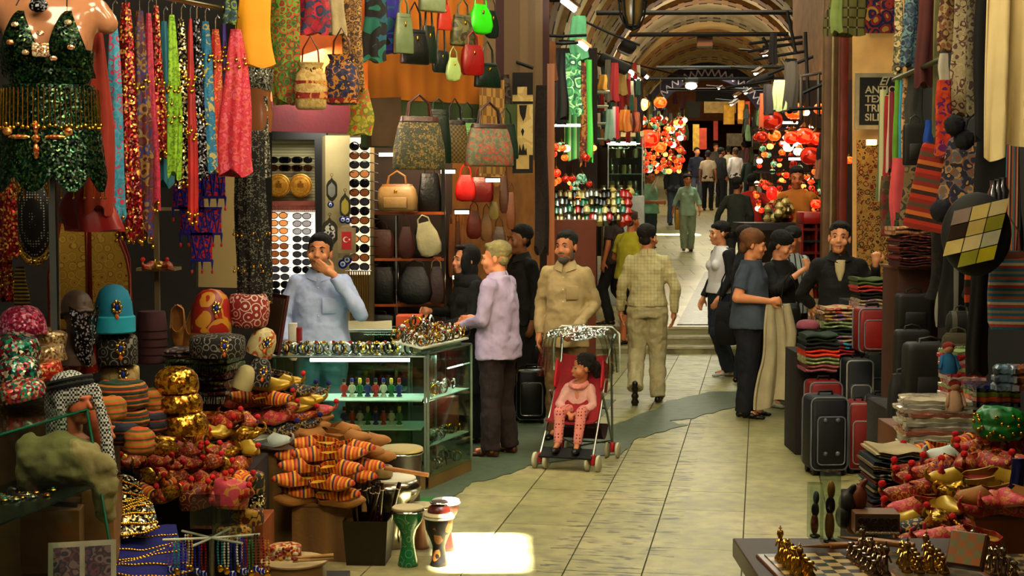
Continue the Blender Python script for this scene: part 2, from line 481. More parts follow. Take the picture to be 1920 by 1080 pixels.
 if brd:
  e = MB(); e.M = Matrix.Scale(s, 4)
  e.ell(H((0, -.052, -.088)), [q_ * hk for q_ in (.043, .048, .036)], HR); e.ell(H((0, -.088, -.044)), [q_ * hk for q_ in (.028, .019, .007)], HR)
  for sx in (-1, 1): e.ell(H((sx * .05, -.01, -.06)), [q_ * hk for q_ in (.015, .03, .04)], HR)
  e.build('beard', cloth(brd), root)
 e = MB(); e.M = Matrix.Scale(s, 4)
 hm = cloth(hair, .5) if isinstance(hair, str) else hair
 if hs in ('short', 'recede', 'bun', 'tail', 'fluffy', 'long'):
  yo = {'recede': .034, 'short': .029, 'fluffy': .018}.get(hs, .022); g = {'fluffy': .012, 'recede': -.001}.get(hs, .003)
  e.ell(H((0, yo, .062)), [q_ * hk for q_ in (.078 + g, .094 + g, .073 + g)], HR, n=24)
  for sx in (-1, 1): e.ell(H((sx * .066, .012, .028)), [q_ * hk for q_ in (.013, .034, .034)], HR)
  e.ell(H((0, .052, -.008)), [q_ * hk for q_ in (.060, .045, .052)], HR)
  if hs == 'fluffy':
   for sx in (-1, 1): e.ell(H((sx * .058, .03, .012)), (.031, .052, .05), HR)
   e.ell(H((0, .075, -.02)), (.07, .045, .07), HR); e.ell(H((.02, -.06, .075)), (.05, .035, .03), HR)
  if hs in ('short', 'fluffy'): e.ell(H((0, -.035, .096)), [q_ * hk for q_ in (.055, .045, .026)], HR)
 if hs in ('bun', 'tail'):
  e.ell(H((0, .11, -.01)), [q_ * hk for q_ in (.038, .035, .038)], HR)
  for sx in (-1, 1): e.ell(H((sx * .045, -.03, .075)), [q_ * hk for q_ in (.035, .05, .03)], HR)
 if hs == 'tail':
  e.cap_(H((0, .125, .0)), H((.01, .15, -.14)), .03, .018)
 if hs == 'long':
  e.cap_(H((.03, .07, 0)), H((.03, .09, -.2)), .055, .03); e.cap_(H((-.03, .07, 0)), H((-.03, .09, -.2)), .055, .03)
 if hs == 'hijab':
  e.ell(H((0, .03, .035)), [q_ * hk for q_ in (.094, .098, .102)], HR, n=24); e.ell(H((0, .02, -.08)), [q_ * hk for q_ in (.088, .085, .09)], HR)
  for sx in (-1, 1): e.ell(H((sx * .068, -.03, -.02)), [q_ * hk for q_ in (.026, .05, .085)], HR)
  e.ell(H((0, -.035, -.135)), [q_ * hk for q_ in (.07, .065, .05)], HR); e.ell(H((0, -.045, .105)), [q_ * hk for q_ in (.05, .045, .02)], HR)
  e.ell(ln((0, .0, 1.41)), (.17, .12, .09))
 if hs == 'cap':
  e.ell(H((0, .012, .06)), [q_ * hk for q_ in (.086, .1, .075)], HR, n=24); e.ell(H((0, -.11, .07)), [q_ * hk for q_ in (.06, .06, .012)], HR)
 if e.v:
  o = e.build('headscarf' if hs == 'hijab' else ('cap' if hs == 'cap' else 'hair'), hm, root)
  remesh(o, max(.007, vox * .9) * s, 2, .012 if hs in ('fluffy', 'tail', 'bun', 'short') else .004, .02)
 if bottom:
  e = MB(); e.M = Matrix.Scale(s, 4)
  hem = bottom.get('hem', .05); w = bottom.get('w', 1.0)
  e.loft([(z_, 0, .008, a_ * f, c_ * f) for z_, a_, c_ in ((.84, .165, .125), (.93, .178, .133), (1.0, .165, .122), (1.04, .155, .115))], e=.85)
  for q in 'LR':
   hp, kn, an = J['hip' + q], J['kn' + q], J['an' + q]
   e.cap_(hp, kn, .103 * f * w, .078 * w); e.cap_(kn, kn + (an - kn) * .1, .078 * w, .076 * w)
   d = (an - kn).normalized(); end = an + d * .03
   if hem > .2: end = kn + d * .02 if hem > .45 else kn + (an - kn) * (1 - hem)
   e.cyl(kn, end, .077 * w, .068 * w, 14)
  o = e.build(bottom.get('name', 'trousers'), bottom['m'], root)
  remesh(o, max(vox, .010) * s, 4, bottom.get('fold', .022), .09)
 if shoes:
  for q in 'LR':
   e = MB(); e.M = Matrix.Scale(s, 4)
   an = J['an' + q]; t = (J['toe' + q] if ('toe' + q) in J else an + V((.02 if q == 'L' else -.02, -.17, -.05)))
   d = (t - an); dd = V((d.x, d.y, 0)).normalized(); up = V((0, 0, 1))
   if d.z < -.1 or d.z > .05: dd = d.normalized(); up = (up - dd * up.dot(dd)).normalized()
   sd = dd.cross(up)
   for k_, (t_, rx, rz, zz) in enumerate(((-.055, .033, .035, 0), (.0, .036, .04, .005), (.07, .04, .032, -.003), (.13, .044, .024, -.012), (.175, .034, .018, -.018))):
    c = an + dd * (t_ + .01) + up * (zz - .048)
    e.ell(c, (.036 if k_ < 4 else .03, rx, rz), Matrix((dd, sd, up)).transposed(), n=12)
   o = e.build('shoe', leather(shoes) if isinstance(shoes, str) else shoes, root); remesh(o, .012 * s, 3)
 if top:
  e = MB(); e.M = Matrix.Scale(s, 4); hem = top.get('hem', .84); g = top.get('g', 1.0) * f
  secs = [(hem, .188, .145), ((hem + 1.05) / 2, .180, .138), (1.06, .162, .126), (1.2, .162, .122), (1.31, .158, .112), (1.37, .138, .095), (1.42, .10, .08), (1.47, .072, .07)]
  if female: secs = [(a_, b_ * (.93 if 1.0 < a_ < 1.2 else .98), c_) for a_, b_, c_ in secs]
  R = [(z_, ln((0, 0, z_)).x, ln((0, 0, z_)).y, a_ * g, c_ * g) for z_, a_, c_ in secs]
  e.loft(R, e=.85, n=28)
  if female and not far:
   for sx in (-1, 1): e.ell(ln((sx * .07, -.095, 1.25)), (.07, .055, .068))
  for q in 'LR':
   sh, el, wr = J['sh' + q], J['el' + q], J['wr' + q]
   e.cap_(sh, V((sh.x * .35, sh.y, sh.z + .035)), .058, .052)
   sl = top.get('sleeve', 'long')
   if sl == 'none': continue
   if sl == 'long':
    e.cap_(sh, el, .062 * g, .056); e.cap_(el, el + (wr - el) * .1, .056, .054); e.cyl(el, el + (wr - el) * .95, .054, .042, 14)
   elif sl == 'short':
    e.cap_(sh, sh + (el - sh) * .1, .062, .064); e.cyl(sh, sh + (el - sh) * .72, .064, .066, 14)
   elif sl == 'roll':
    e.cap_(sh, el, .064 * g, .056); e.cap_(el, el + (wr - el) * .1, .06, .058); e.cyl(el, el + (wr - el) * .5, .060, .054, 14)
  o = e.build(top.get('name', 'shirt'), top['m'], root); remesh(o, max(vox, .010) * s, 4, top.get('fold', .02), .1)
  if top.get('outer'):
   e = MB(); e.M = Matrix.Scale(s, 4)
   e.loft([(z_, ln((0, 0, z_)).x, ln((0, .042, z_)).y, a_, .115) for z_, a_ in ((hem - .06, .195), (1.06, .172), (1.2, .172), (1.31, .168), (1.38, .14), (1.44, .09))], e=.85, n=28)
   for q in 'LR':
    sh, el, wr = J['sh' + q], J['el' + q], J['wr' + q]
    e.cap_(sh, V((sh.x * .35, sh.y + .02, sh.z + .035)), .06, .054); e.cap_(sh, el, .063, .056); e.cyl(el, el + (wr - el) * .95, .056, .044, 14)
   o = e.build('cardigan', top['outer'], root); remesh(o, max(vox, .010) * s, 4, .02, .1)
  if top.get('collar'):
   for sx in (-1, 1):
    e = MB(); e.M = Matrix.Scale(s, 4)
    N0 = ln((0, .008, 1.46))
    def cf(u, v, sx=sx):
     a = pi * (.02 + .93 * u)      # back to front
     r1 = .068 + .004 * v
     dz = .035 * (1 - v) - (0.03 * v if u < .8 else .05 * v * (u - .2)) - .03 * u * u
     rr = r1 + .022 * v * (1 + .8 * u)
     return N0 + V((sx * rr * sin(a) * 1.02, rr * cos(a) * 1.0 - .012, dz + .012))
    e.grid(cf, 14, 4, .005)
    e.build('collar', top['m'], root)
  if top.get('inner'):
   e = MB(); e.M = Matrix.Scale(s, 4)
   iw, ih = top.get('iw', .05), top.get('ih', 1.2)
   yv = top.get('iy', -.112)
   e.loft([(ih, ln((0, 0, ih)).x, ln((0, yv, ih)).y, iw * .25 if not top.get('open') else iw, .022), ((ih + 1.42) / 2, ln((0, 0, 1.3)).x, ln((0, yv, 1.3)).y, iw * .8, .022), (1.43, ln((0, 0, 1.42)).x, ln((0, yv * .75, 1.42)).y, iw, .022)], n=16, e=.8)
   o = e.build('undershirt', top['inner'], root); remesh(o, .012 * s, 3)
  if top.get('buttons'):
   for i in range(5):
    e = MB(); e.M = Matrix.Scale(s, 4); zz = 1.36 - i * .1
    yy = -.127 * g if zz < 1.34 else -.118 * g
    e.ell(ln((0, yy, zz)), (.006, .003, .006), n=8); e.build('button', mat('#d8d4c8', rough=.4, var=0), root)
  if top.get('pocket'):
   e = MB(); e.M = Matrix.Scale(s, 4); p = ln((.075, -.121 * g, 1.235))
   e.rbox(p, (.10, .012, .115), .005, rot=(RAD(3), 0, RAD(14))); e.build('pocket', top['m'], root)
 return root, J, H, s
# ================================================================ shell
def floor_mat(kind):
 m, nt, b, N, L = _mat('floor_' + kind)
 tc = N.new('ShaderNodeTexCoord'); co = tc.outputs['Object']
 def noise(s, d=4, v=co):
  n = N.new('ShaderNodeTexNoise'); n.inputs['Scale'].default_value = s; n.inputs['Detail'].default_value = d; L.new(v, n.inputs['Vector']); return n
 def ramp(f, cs, pos):
  r = N.new('ShaderNodeValToRGB'); L.new(f, r.inputs['Fac']); el = r.color_ramp.elements
  while len(el) < len(cs): el.new(.5)
  for e, c, p in zip(el, cs, pos): e.position = p; e.color = hx(c)
  return r.outputs['Color']
 def mix(f, a, c, bt='MIX'):
  x = N.new('ShaderNodeMix'); x.data_type = 'RGBA'; x.blend_type = bt
  if hasattr(f, 'links'): L.new(f, x.inputs[0])
  else: x.inputs[0].default_value = f
  for q, k in ((a, 6), (c, 7)):
   if hasattr(q, 'links'): L.new(q, x.inputs[k])
   else: x.inputs[k].default_value = q
  return x.outputs[2]
 n1 = noise(1.3); n2 = noise(9, 6);
 if kind == 'slab':
  c = ramp(n1.outputs['Fac'], ['#8f8a5c', '#a39d6e', '#b3a87e'], [.3, .5, .7])
  mp = N.new('ShaderNodeMapping'); mp.inputs['Scale'].default_value = (1.2, 4.5, 1); L.new(co, mp.inputs[0])
  n3 = noise(4.5, 8, mp.outputs[0]); pit = ramp(n3.outputs['Fac'], ['#ffffff', '#ffffff', '#000000'], [0, .55, .61])
  c = mix(1.0, c, ramp(n2.outputs['Fac'], ['#c8c8c8', '#ffffff'], [.3, .6]), 'MULTIPLY')
  sx = N.new('ShaderNodeSeparateXYZ'); L.new(co, sx.inputs[0])
  lt = N.new('ShaderNodeMath'); lt.operation = 'COMPARE'; lt.inputs[1].default_value = .0; lt.inputs[2].default_value = .36; L.new(sx.outputs['X'], lt.inputs[0])
  pm = mix(lt.outputs[0], hx('#ffffff'), pit)
  c = mix(.75, c, mix(1.0, c, pm, 'MULTIPLY'))
  L.new(c, b.inputs['Base Color'])
  rr = N.new('ShaderNodeMapRange'); rr.inputs[3].default_value = .32; rr.inputs[4].default_value = .6; L.new(n2.outputs['Fac'], rr.inputs[0]); L.new(rr.outputs[0], b.inputs['Roughness'])
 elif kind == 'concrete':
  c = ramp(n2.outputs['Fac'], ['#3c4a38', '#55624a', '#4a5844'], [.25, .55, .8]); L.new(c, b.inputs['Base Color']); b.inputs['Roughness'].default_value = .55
 elif kind == 'ramp':
  mp = N.new('ShaderNodeMapping'); mp.inputs['Scale'].default_value = (1.2, 4, 1); L.new(co, mp.inputs[0])
  n3 = noise(3, 6, mp.outputs[0])
  c = ramp(n3.outputs['Fac'], ['#4a3c28', '#8c8462', '#a8a07a'], [.3, .5, .7]); L.new(c, b.inputs['Base Color']); b.inputs['Roughness'].default_value = .3
 bp = N.new('ShaderNodeBump'); bp.inputs['Strength'].default_value = .25; bp.inputs['Distance'].default_value = .01; L.new(n2.outputs['Fac'], bp.inputs['Height']); L.new(bp.outputs[0], b.inputs['Normal'])
 return m
FA = math.atan2(1424 - 960, F)          # heading of the slab runs
slabM = floor_mat('slab'); grout = mat('#4a452c', rough=.9)
def gpx(px, py):                        # photo pixel -> point on level ground
 p1 = P(px, py, 1.0); k = (0 - CAMZ) / (p1.z - CAMZ); return V((p1.x * k, k, 0))
jA, jB, jC, jD = gpx(933, 993), gpx(1053, 1080), gpx(1203, 1078), gpx(1390, 1077)
fd = V((sin(FA), cos(FA), 0)); fr = V((cos(FA), -sin(FA), 0))
offs = [p.dot(fr) for p in (jA, jB, jC, jD)]
w_run = offs[3] - offs[2]
edges = [offs[0] - 2 * w_run, offs[0] - w_run] + offs + [offs[3] + w_run * k for k in (1, 2, 3, 4)]
fl = MB()
cw = (offs[1] + offs[2]) / 2
fl.box((-.5, 10, -.06), (12, 21, .1), m=1)
for i in range(len(edges) - 1):
 a, c = edges[i] - cw + .004, edges[i + 1] - cw - .004
 y = 4.0 + rnd.random() * .3
 while y < 19.6:
  ln_ = (.42 + rnd.random() * .1) if i == 3 else .52 + rnd.random() * .1
  fl.box(((a + c) / 2, y + ln_ / 2, -.012 + rnd.uniform(-.001, .001)), (c - a, ln_ - .005, .024), m=0)
  y += ln_
fo = fl.build('floor', [slabM, grout], None, smooth=False)
fo.location = fr * cw; fo.rotation_euler = (0, 0, -FA); struct(fo)
pts = [(500, 870), (860, 930), (905, 893), (985, 874), (1010, 870), (1165, 850), (1200, 815), (1290, 778), (1285, 790), (1345, 790), (1300, 775), (1400, 742), (1500, 735), (1500, 700), (1330, 728), (1230, 745), (1225, 752), (1100, 770), (1140, 735), (900, 735)]
pb = MB(); pp = []
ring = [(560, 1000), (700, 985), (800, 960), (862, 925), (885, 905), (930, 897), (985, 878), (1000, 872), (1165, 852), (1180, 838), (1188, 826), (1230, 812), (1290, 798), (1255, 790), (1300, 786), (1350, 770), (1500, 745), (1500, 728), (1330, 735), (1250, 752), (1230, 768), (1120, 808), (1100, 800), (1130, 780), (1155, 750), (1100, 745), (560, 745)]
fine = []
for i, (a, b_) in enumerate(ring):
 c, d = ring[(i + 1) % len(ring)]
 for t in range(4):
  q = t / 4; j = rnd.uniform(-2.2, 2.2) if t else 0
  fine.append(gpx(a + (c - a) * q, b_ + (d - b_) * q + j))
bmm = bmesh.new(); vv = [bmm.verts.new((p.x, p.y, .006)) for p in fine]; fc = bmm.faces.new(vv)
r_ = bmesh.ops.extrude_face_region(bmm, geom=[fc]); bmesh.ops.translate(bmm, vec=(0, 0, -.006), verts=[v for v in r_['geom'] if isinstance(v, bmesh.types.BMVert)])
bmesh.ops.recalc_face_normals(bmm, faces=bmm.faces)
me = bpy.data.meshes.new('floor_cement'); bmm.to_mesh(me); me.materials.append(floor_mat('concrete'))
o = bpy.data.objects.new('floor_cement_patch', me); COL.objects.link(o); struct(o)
st = MB()
for k, (y0, y1) in enumerate(((18.75, 19.1), (19.1, 19.45))):
 st.box((1.2, (y0 + 20.2) / 2, .05 + .1 * k), (9, 20.2 - y0, .1), m=0)
 st.box((1.2, y0 + .02, .085 + .1 * k), (9, .06, .034), m=1)
st.box((1.2, 19.47, .285), (9, .06, .034), m=1)
o = st.build('floor_steps', [floor_mat('ramp'), mat('#b5a98c', rough=.25)], smooth=False); struct(o)
st = MB()
st.add([(-4, 19.45, .2), (12, 19.45, .2), (20, 90, 4.6), (2, 90, 4.6), (-4, 19.45, .3), (12, 19.45, .3), (20, 90, .3 + 70.55 * .0655), (2, 90, .3 + 70.55 * .0655)],
       [(0, 1, 2, 3), (4, 7, 6, 5), (0, 4, 5, 1), (1, 5, 6, 2), (2, 6, 7, 3), (3, 7, 4, 0)])
def slope_mat():
 m, nt, b, N, L = _mat('slope_paving'); tc = N.new('ShaderNodeTexCoord')
 br = N.new('ShaderNodeTexBrick'); L.new(tc.outputs['Object'], br.inputs[0]); br.inputs['Scale'].default_value = 1.0
 br.inputs['Brick Width'].default_value = .6; br.inputs['Row Height'].default_value = .8; br.inputs['Mortar Size'].default_value = .012
 br.inputs['Color1'].default_value = hx('#a59c74'); br.inputs['Color2'].default_value = hx('#8e8660'); br.inputs['Mortar'].default_value = hx('#4a4430')
 L.new(br.outputs['Color'], b.inputs['Base Color'])
 n = N.new('ShaderNodeTexNoise'); n.inputs['Scale'].default_value = 3; L.new(tc.outputs['Object'], n.inputs[0])
 mr = N.new('ShaderNodeMapRange'); mr.inputs[3].default_value = .2; mr.inputs[4].default_value = .5; L.new(n.outputs[0], mr.inputs[0]); L.new(mr.outputs[0], b.inputs['Roughness'])
 return m
struct(st.build('floor_slope', slope_mat(), smooth=False))
st = MB(); q = [G(1270, 19.6), G(1335, 19.6), G(1342, 26), G(1322, 26)]
st.add([p + V((0, 0, .012)) for p in q] + [p - V((0, 0, .01)) for p in q], [(0, 1, 2, 3), (7, 6, 5, 4), (0, 4, 5, 1), (1, 5, 6, 2), (2, 6, 7, 3), (3, 7, 4, 0)])
struct(st.build('floor_worn_strip', mat(['#3b3226', '#6c5f46', '#2e281f', '#54492f'], 'floral', 5, rough=.35), smooth=False))
VX = .137
def vc(Y): return VX * Y
VR, VS = 3.05, 4.45
def vault_mat():
 m, nt, b, N, L = _mat('vault_plaster'); tc = N.new('ShaderNodeTexCoord')
 n = N.new('ShaderNodeTexNoise'); n.inputs['Scale'].default_value = 1.1; n.inputs['Detail'].default_value = 5; L.new(tc.outputs['Object'], n.inputs[0])
 r = N.new('ShaderNodeValToRGB'); L.new(n.outputs[0], r.inputs[0]); e = r.color_ramp.elements
 e[0].position = .3; e[0].color = hx('#8a7648'); e[1].position = .7; e[1].color = hx('#a89468'); L.new(r.outputs[0], b.inputs['Base Color']); b.inputs['Roughness'].default_value = .9
 return m
PLAST = vault_mat(); DRED = mat('#3a1014', rough=.8); OCH = mat('#7a5a2c', rough=.9); CRM = mat('#9a8a64', rough=.9)
vb = MB()
Y0, Y1, NA = 11.0, 78.0, 28
def vp(Y, a, r=VR): return V((vc(Y) + r * cos(a), Y, VS + r * 1.12 * sin(a)))
vb.grid(lambda u, v: vp(Y0 + (Y1 - Y0) * u, pi * v), 34, NA, -.25)
vo_ = vb.build('ceiling', PLAST); struct(vo_)
ry = 13.0; i = 0
while ry < 76:
 rb = MB(); w = .9
 rb.rings([[vp(ry, pi * k / 28, VR - .12), vp(ry + w, pi * k / 28, VR - .12), vp(ry + w, pi * k / 28, VR + .02), vp(ry, pi * k / 28, VR + .02)] for k in range(29)], 0)
 nd = 22
 for side in (0.0, w - .10):                 # dashed painted borders
  for k in range(nd):
   a0, a1 = pi * (k + .12) / nd, pi * (k + .68) / nd
   rb.rings([[vp(ry + side + o_, a, VR - r__) for o_, r__ in ((0, .135), (.10, .135), (.10, .115), (0, .115))] for a in (a0, (a0 + a1) / 2, a1)], 1)
 struct(rb.build('trim_%d' % (i + 1), [OCH if i % 3 else CRM, DRED], smooth=False)); ry += 2.5 if ry < 40 else 4.0; i += 1
rb = MB(); zy = 60
rb.rings([[vp(zy, pi * k / 28, 2.45), vp(zy + .5, pi * k / 28, 2.45), vp(zy + .5, pi * k / 28, VR), vp(zy, pi * k / 28, VR)] for k in range(29)], 0)
for k in range(30):
 a0 = pi * k / 30; a1 = pi * (k + .5) / 30; a2 = pi * (k + 1) / 30
 for p, q, s_, t_ in ((a0, a1, 2.55, 2.8), (a1, a2, 2.8, 2.55)):
  A, B = vp(zy - .02, p, s_), vp(zy - .02, q, t_); rb.tube([A, B], .03, 4, m=1)
struct(rb.build('trim_20', [mat('#2a2440', rough=.8), mat('#b9b4c4', rough=.8)], smooth=False))
eb = MB(); eb.box((vc(78), 78.5, 6), (9, .4, 9)); struct(eb.build('wall_end', mat('#8a5a34', rough=.9)))
eb = MB(); eb.box((vc(66), 66.5, 7.35), (7, .3, 3.1)); struct(eb.build('wall_beam', mat('#7a4a28', rough=.9), smooth=False))
def wall(name, x0, y0, x1, y1, z0, z1, m, th=.2, side=1):
 d = V((x1 - x0, y1 - y0, 0)); n = V((-d.y, d.x, 0)).normalized() * th * side
 a, c = V((x0, y0, 0)), V((x1, y1, 0)); b = MB(); Z0, Z1 = V((0, 0, z0)), V((0, 0, z1))
 b.add([a + Z0, c + Z0, c + Z1, a + Z1, a + n + Z0, c + n + Z0, c + n + Z1, a + n + Z1], [(0, 1, 2, 3), (7, 6, 5, 4), (0, 4, 5, 1), (1, 5, 6, 2), (2, 6, 7, 3), (3, 7, 4, 0)])
 return struct(b.build(name, m, smooth=False))
WP = mat('#b89560', rough=.9, bump=.2); WB = mat('#6a4a2c', rough=.85); WY = mat('#e0b270', rough=.85, bump=.15, var=.1)
wall('wall_left_far', vc(13) - 3.0, 13, vc(80) - 3.0, 80, 0, 4.6, WB)
wall('wall_right_far', vc(15) + 3.0, 15, vc(80) + 3.0, 80, 0, 4.6, WB, side=-1)
RZ = 8.3
SUND = V((-.22, .35, -1)).normalized()      # direction sunlight travels
def hole_at(p, w, l):                       # opening centre on the roof plane
 k = (RZ - p.z) / SUND.z; return V((p.x + SUND.x * k, p.y + SUND.y * k, RZ)), w, l
h1 = hole_at(gpx(905, 1035), .42, .80)
h2p = G(1262, 33.5)
h2 = hole_at(h2p, 1.25, 1.1)
rf = MB()
bm = bmesh.new(); bm.from_mesh(vo_.data)      # daylight opening in the vault under the second roof opening
kill = []
for f in bm.faces:
 c = f.calc_center_median(); k = (c.z - h2p.z) / SUND.z; q = V((h2p.x + SUND.x * k, h2p.y + SUND.y * k, 0))
 if abs(c.x - q.x) < 1.0 and abs(c.y - q.y) < 1.5: kill.append(f)
bmesh.ops.delete(bm, geom=kill, context='FACES'); bm.to_mesh(vo_.data); bm.free()
def roof(x0, x1, y0, y1, hole=None):
 c = lambda a, b_, e, f_: rf.box(((a + b_) / 2, (e + f_) / 2, RZ + .01), (b_ - a, f_ - e, .02)) if b_ > a and f_ > e else None
 if not hole: return c(x0, x1, y0, y1)
 p, w, l = hole
 c(x0, p.x - w / 2, y0, y1); c(p.x + w / 2, x1, y0, y1); c(p.x - w / 2, p.x + w / 2, y0, p.y - l / 2); c(p.x - w / 2, p.x + w / 2, p.y + l / 2, y1)
roof(-9, 16, -6, 14, h1); roof(-9, 16, 14, 40, h2); roof(-9, 22, 40, 82)
struct(rf.build('ceiling_roof', mat('#8d7b58', rough=.9), smooth=False))
# ================================================================ kinds of goods
def hang(name, label, px, yt, yb, wpx, Y, m, cat='scarf', group=None, top=.55, pleats=5, amp=.28, flat=.38, coins=None, fringe=None, knot=False, wave=.06, yaw=0, ragged=.03, hanger=False, pinch=None):
 """gathered cloth hanging from a point; px centre, yt..yb photo rows, wpx width"""
 a, b_ = P(px, yt, Y), P(px, yb, Y); h = a.z - b_.z; w = S(wpx, Y) / 2
 r = empty(name, a, RAD(yaw), label, cat, group)
 ph = rnd.random() * 6; n = 36; secs = []
 K = 12
 for k in range(K + 1):
  t = k / K
  ww = w * (top + (1 - top) * min(1, t * 1.6) ** .7)
  if pinch and abs(t - pinch) < .12: ww *= .55
  ring = []
  for i in range(n):
   an = 2 * pi * i / n
   rr = 1 + amp * sin(pleats * an + ph + t * 1.5) * (.4 + .6 * t)
   z = -h * t
   if k == K: z += h * ragged * sin(3 * an + ph)
   ring.append(V((ww * rr * cos(an) + w * wave * 4 * sin(t * 5 + ph) * t, ww * flat * rr * sin(an), z)))
  secs.append(ring)
 b = MB(); b.rings(secs); b.build('cloth', m, r, smooth=70)
 if coins:
  b = MB()
  rows = coins if isinstance(coins, (list, tuple)) else [coins]
  for t in rows:
   for i in range(7):
    an = -pi * (i + .5) / 7 + rnd.uniform(-.2, .2); ww = w * (top + (1 - top) * min(1, t * 1.6) ** .7) * (1 + amp * .7)
    c = V((ww * cos(an), ww * flat * sin(an) - .006, -h * t - .0 - rnd.random() * .06))
    b.ell(c, (.009, .004, .009), n=8); b.tube([c, c + V((0, 0, .03))], .0015, 4)
  b.build('coin_fringe', GOLD, r)
 if fringe is not None:
  b = MB()
  for i in range(26):
   an = 2 * pi * i / 26; x, y = w * cos(an) * 1.02, w * flat * sin(an)
   L_ = .05 + rnd.random() * .04
   b.tube([(x, y, -h + .01), (x + rnd.uniform(-.01, .01), y, -h - L_)], .0035, 4)
  b.build('fringe', fringe, r)
 if hanger:
  b = MB(); b.tube([(0, 0, .0), (0, 0, .05), (.012, 0, .07), (.02, 0, .055)], .003, 5); b.build('hook', SILVER, r)
 if knot:
  b = MB(); b.ell((0, -.01, -h * .12), (w * .7, w * .5, w * .45)); remesh(b.build('knot', m, r), .012, 1, .01, .03)
 return r
def bag(label, px, yt, yb, wpx, Y, m, trim=None, handle=40, yaw=20, style='tote', group=None, name='handbag', tilt=0, d=.35, buckle=False, pocket=False):
 """body between photo rows yt and yb; handle reaches `handle` pixels above yt"""
 a, b_ = P(px, yt, Y), P(px, yb, Y); h = a.z - b_.z; w = S(wpx, Y) ; w = w / max(.55, cos(RAD(yaw))); hh = S(handle, Y)
 r = empty(name, b_, (0, RAD(tilt), RAD(yaw)), label, 'bag', group)
 trim = trim or m; D = w * d
 if style == 'tote': sec = [(0, .50, .42), (.04, .52, .5), (.4, .5, .5), (.8, .42, .34), (.97, .36, .16), (1, .35, .10)]
 elif style == 'hobo': sec = [(0, .22, .3), (.08, .42, .46), (.3, .5, .5), (.65, .44, .4), (.9, .30, .2), (1, .24, .10)]
 elif style == 'bucket': sec = [(0, .40, .42), (.05, .45, .48), (.45, .5, .52), (.75, .44, .46), (.86, .30, .3), (1, .40, .38)]
 elif style == 'box': sec = [(0, .46, .46), (.04, .5, .5), (.9, .5, .5), (.97, .48, .46), (1, .42, .4)]
 elif style == 'duffel': sec = [(0, .4, .3), (.1, .48, .44), (.45, .5, .52), (.8, .46, .42), (.95, .38, .24), (1, .3, .1)]
 b = MB(); b.loft([(z * h, 0, 0, x * w, y * D) for z, x, y in sec], e=.62 if style != 'box' else .35, n=32)
 o = b.build('bag_body', m, r, smooth=60)
 b = MB()
 if style in ('tote', 'box', 'duffel'):
  for sy in (-1, 1):
   b.tube([(-w * .24, sy * D * .2, h * .72), (-w * .24, sy * D * .14, h * .95), (-w * .2, sy * D * .06, h + hh * .6), (0, sy * D * .03, h + hh), (w * .2, sy * D * .06, h + hh * .6), (w * .24, sy * D * .14, h * .95), (w * .24, sy * D * .2, h * .72)], max(.005, w * .022), 6)
 else:
  b.tube([(-w * .26, 0, h * .9), (-w * .22, 0, h + hh * .5), (0, 0, h + hh), (w * .22, 0, h + hh * .5), (w * .26, 0, h * .9)], max(.005, w * .03), 6)
 b.build('handle', trim, r)
 if style in ('tote', 'duffel', 'box') :
  b = MB(); b.loft([(h * .9, 0, 0, w * .40, D * .30), (h * .95, 0, 0, w * .385, D * .26), (h * .99, 0, 0, w * .375, D * .2)], e=.62, n=32); b.build('trim_band', trim, r)
 if style == 'bucket':
  b = MB()
  for i in range(10):
   an = 2*pi*i/10; b.torus((w * .34 * cos(an), D * .34 * sin(an), h * .86), .008, .003, (cos(an), sin(an), 0), 8, 4)
  b.build('eyelet_ring', GOLD, r)
  b = MB(); b.tube([(0, -D*.36, h*.86), (.01, -D*.4, h*.75), (.0, -D*.42, h*.62)], .005, 5); b.ell((0, -D*.42, h*.6), .012); b.build('drawstring', trim, r)
 if buckle:
  b = MB(); b.rbox((0, -D * .42, h * .72), (w * .08, .012, h * .14), .004); b.build('buckle', GOLD, r)
 if pocket:
  b = MB(); b.rbox((0, -D * .47, h * .32), (w * .6, .03, h * .4), .012); b.build('pocket', m, r)
 return r
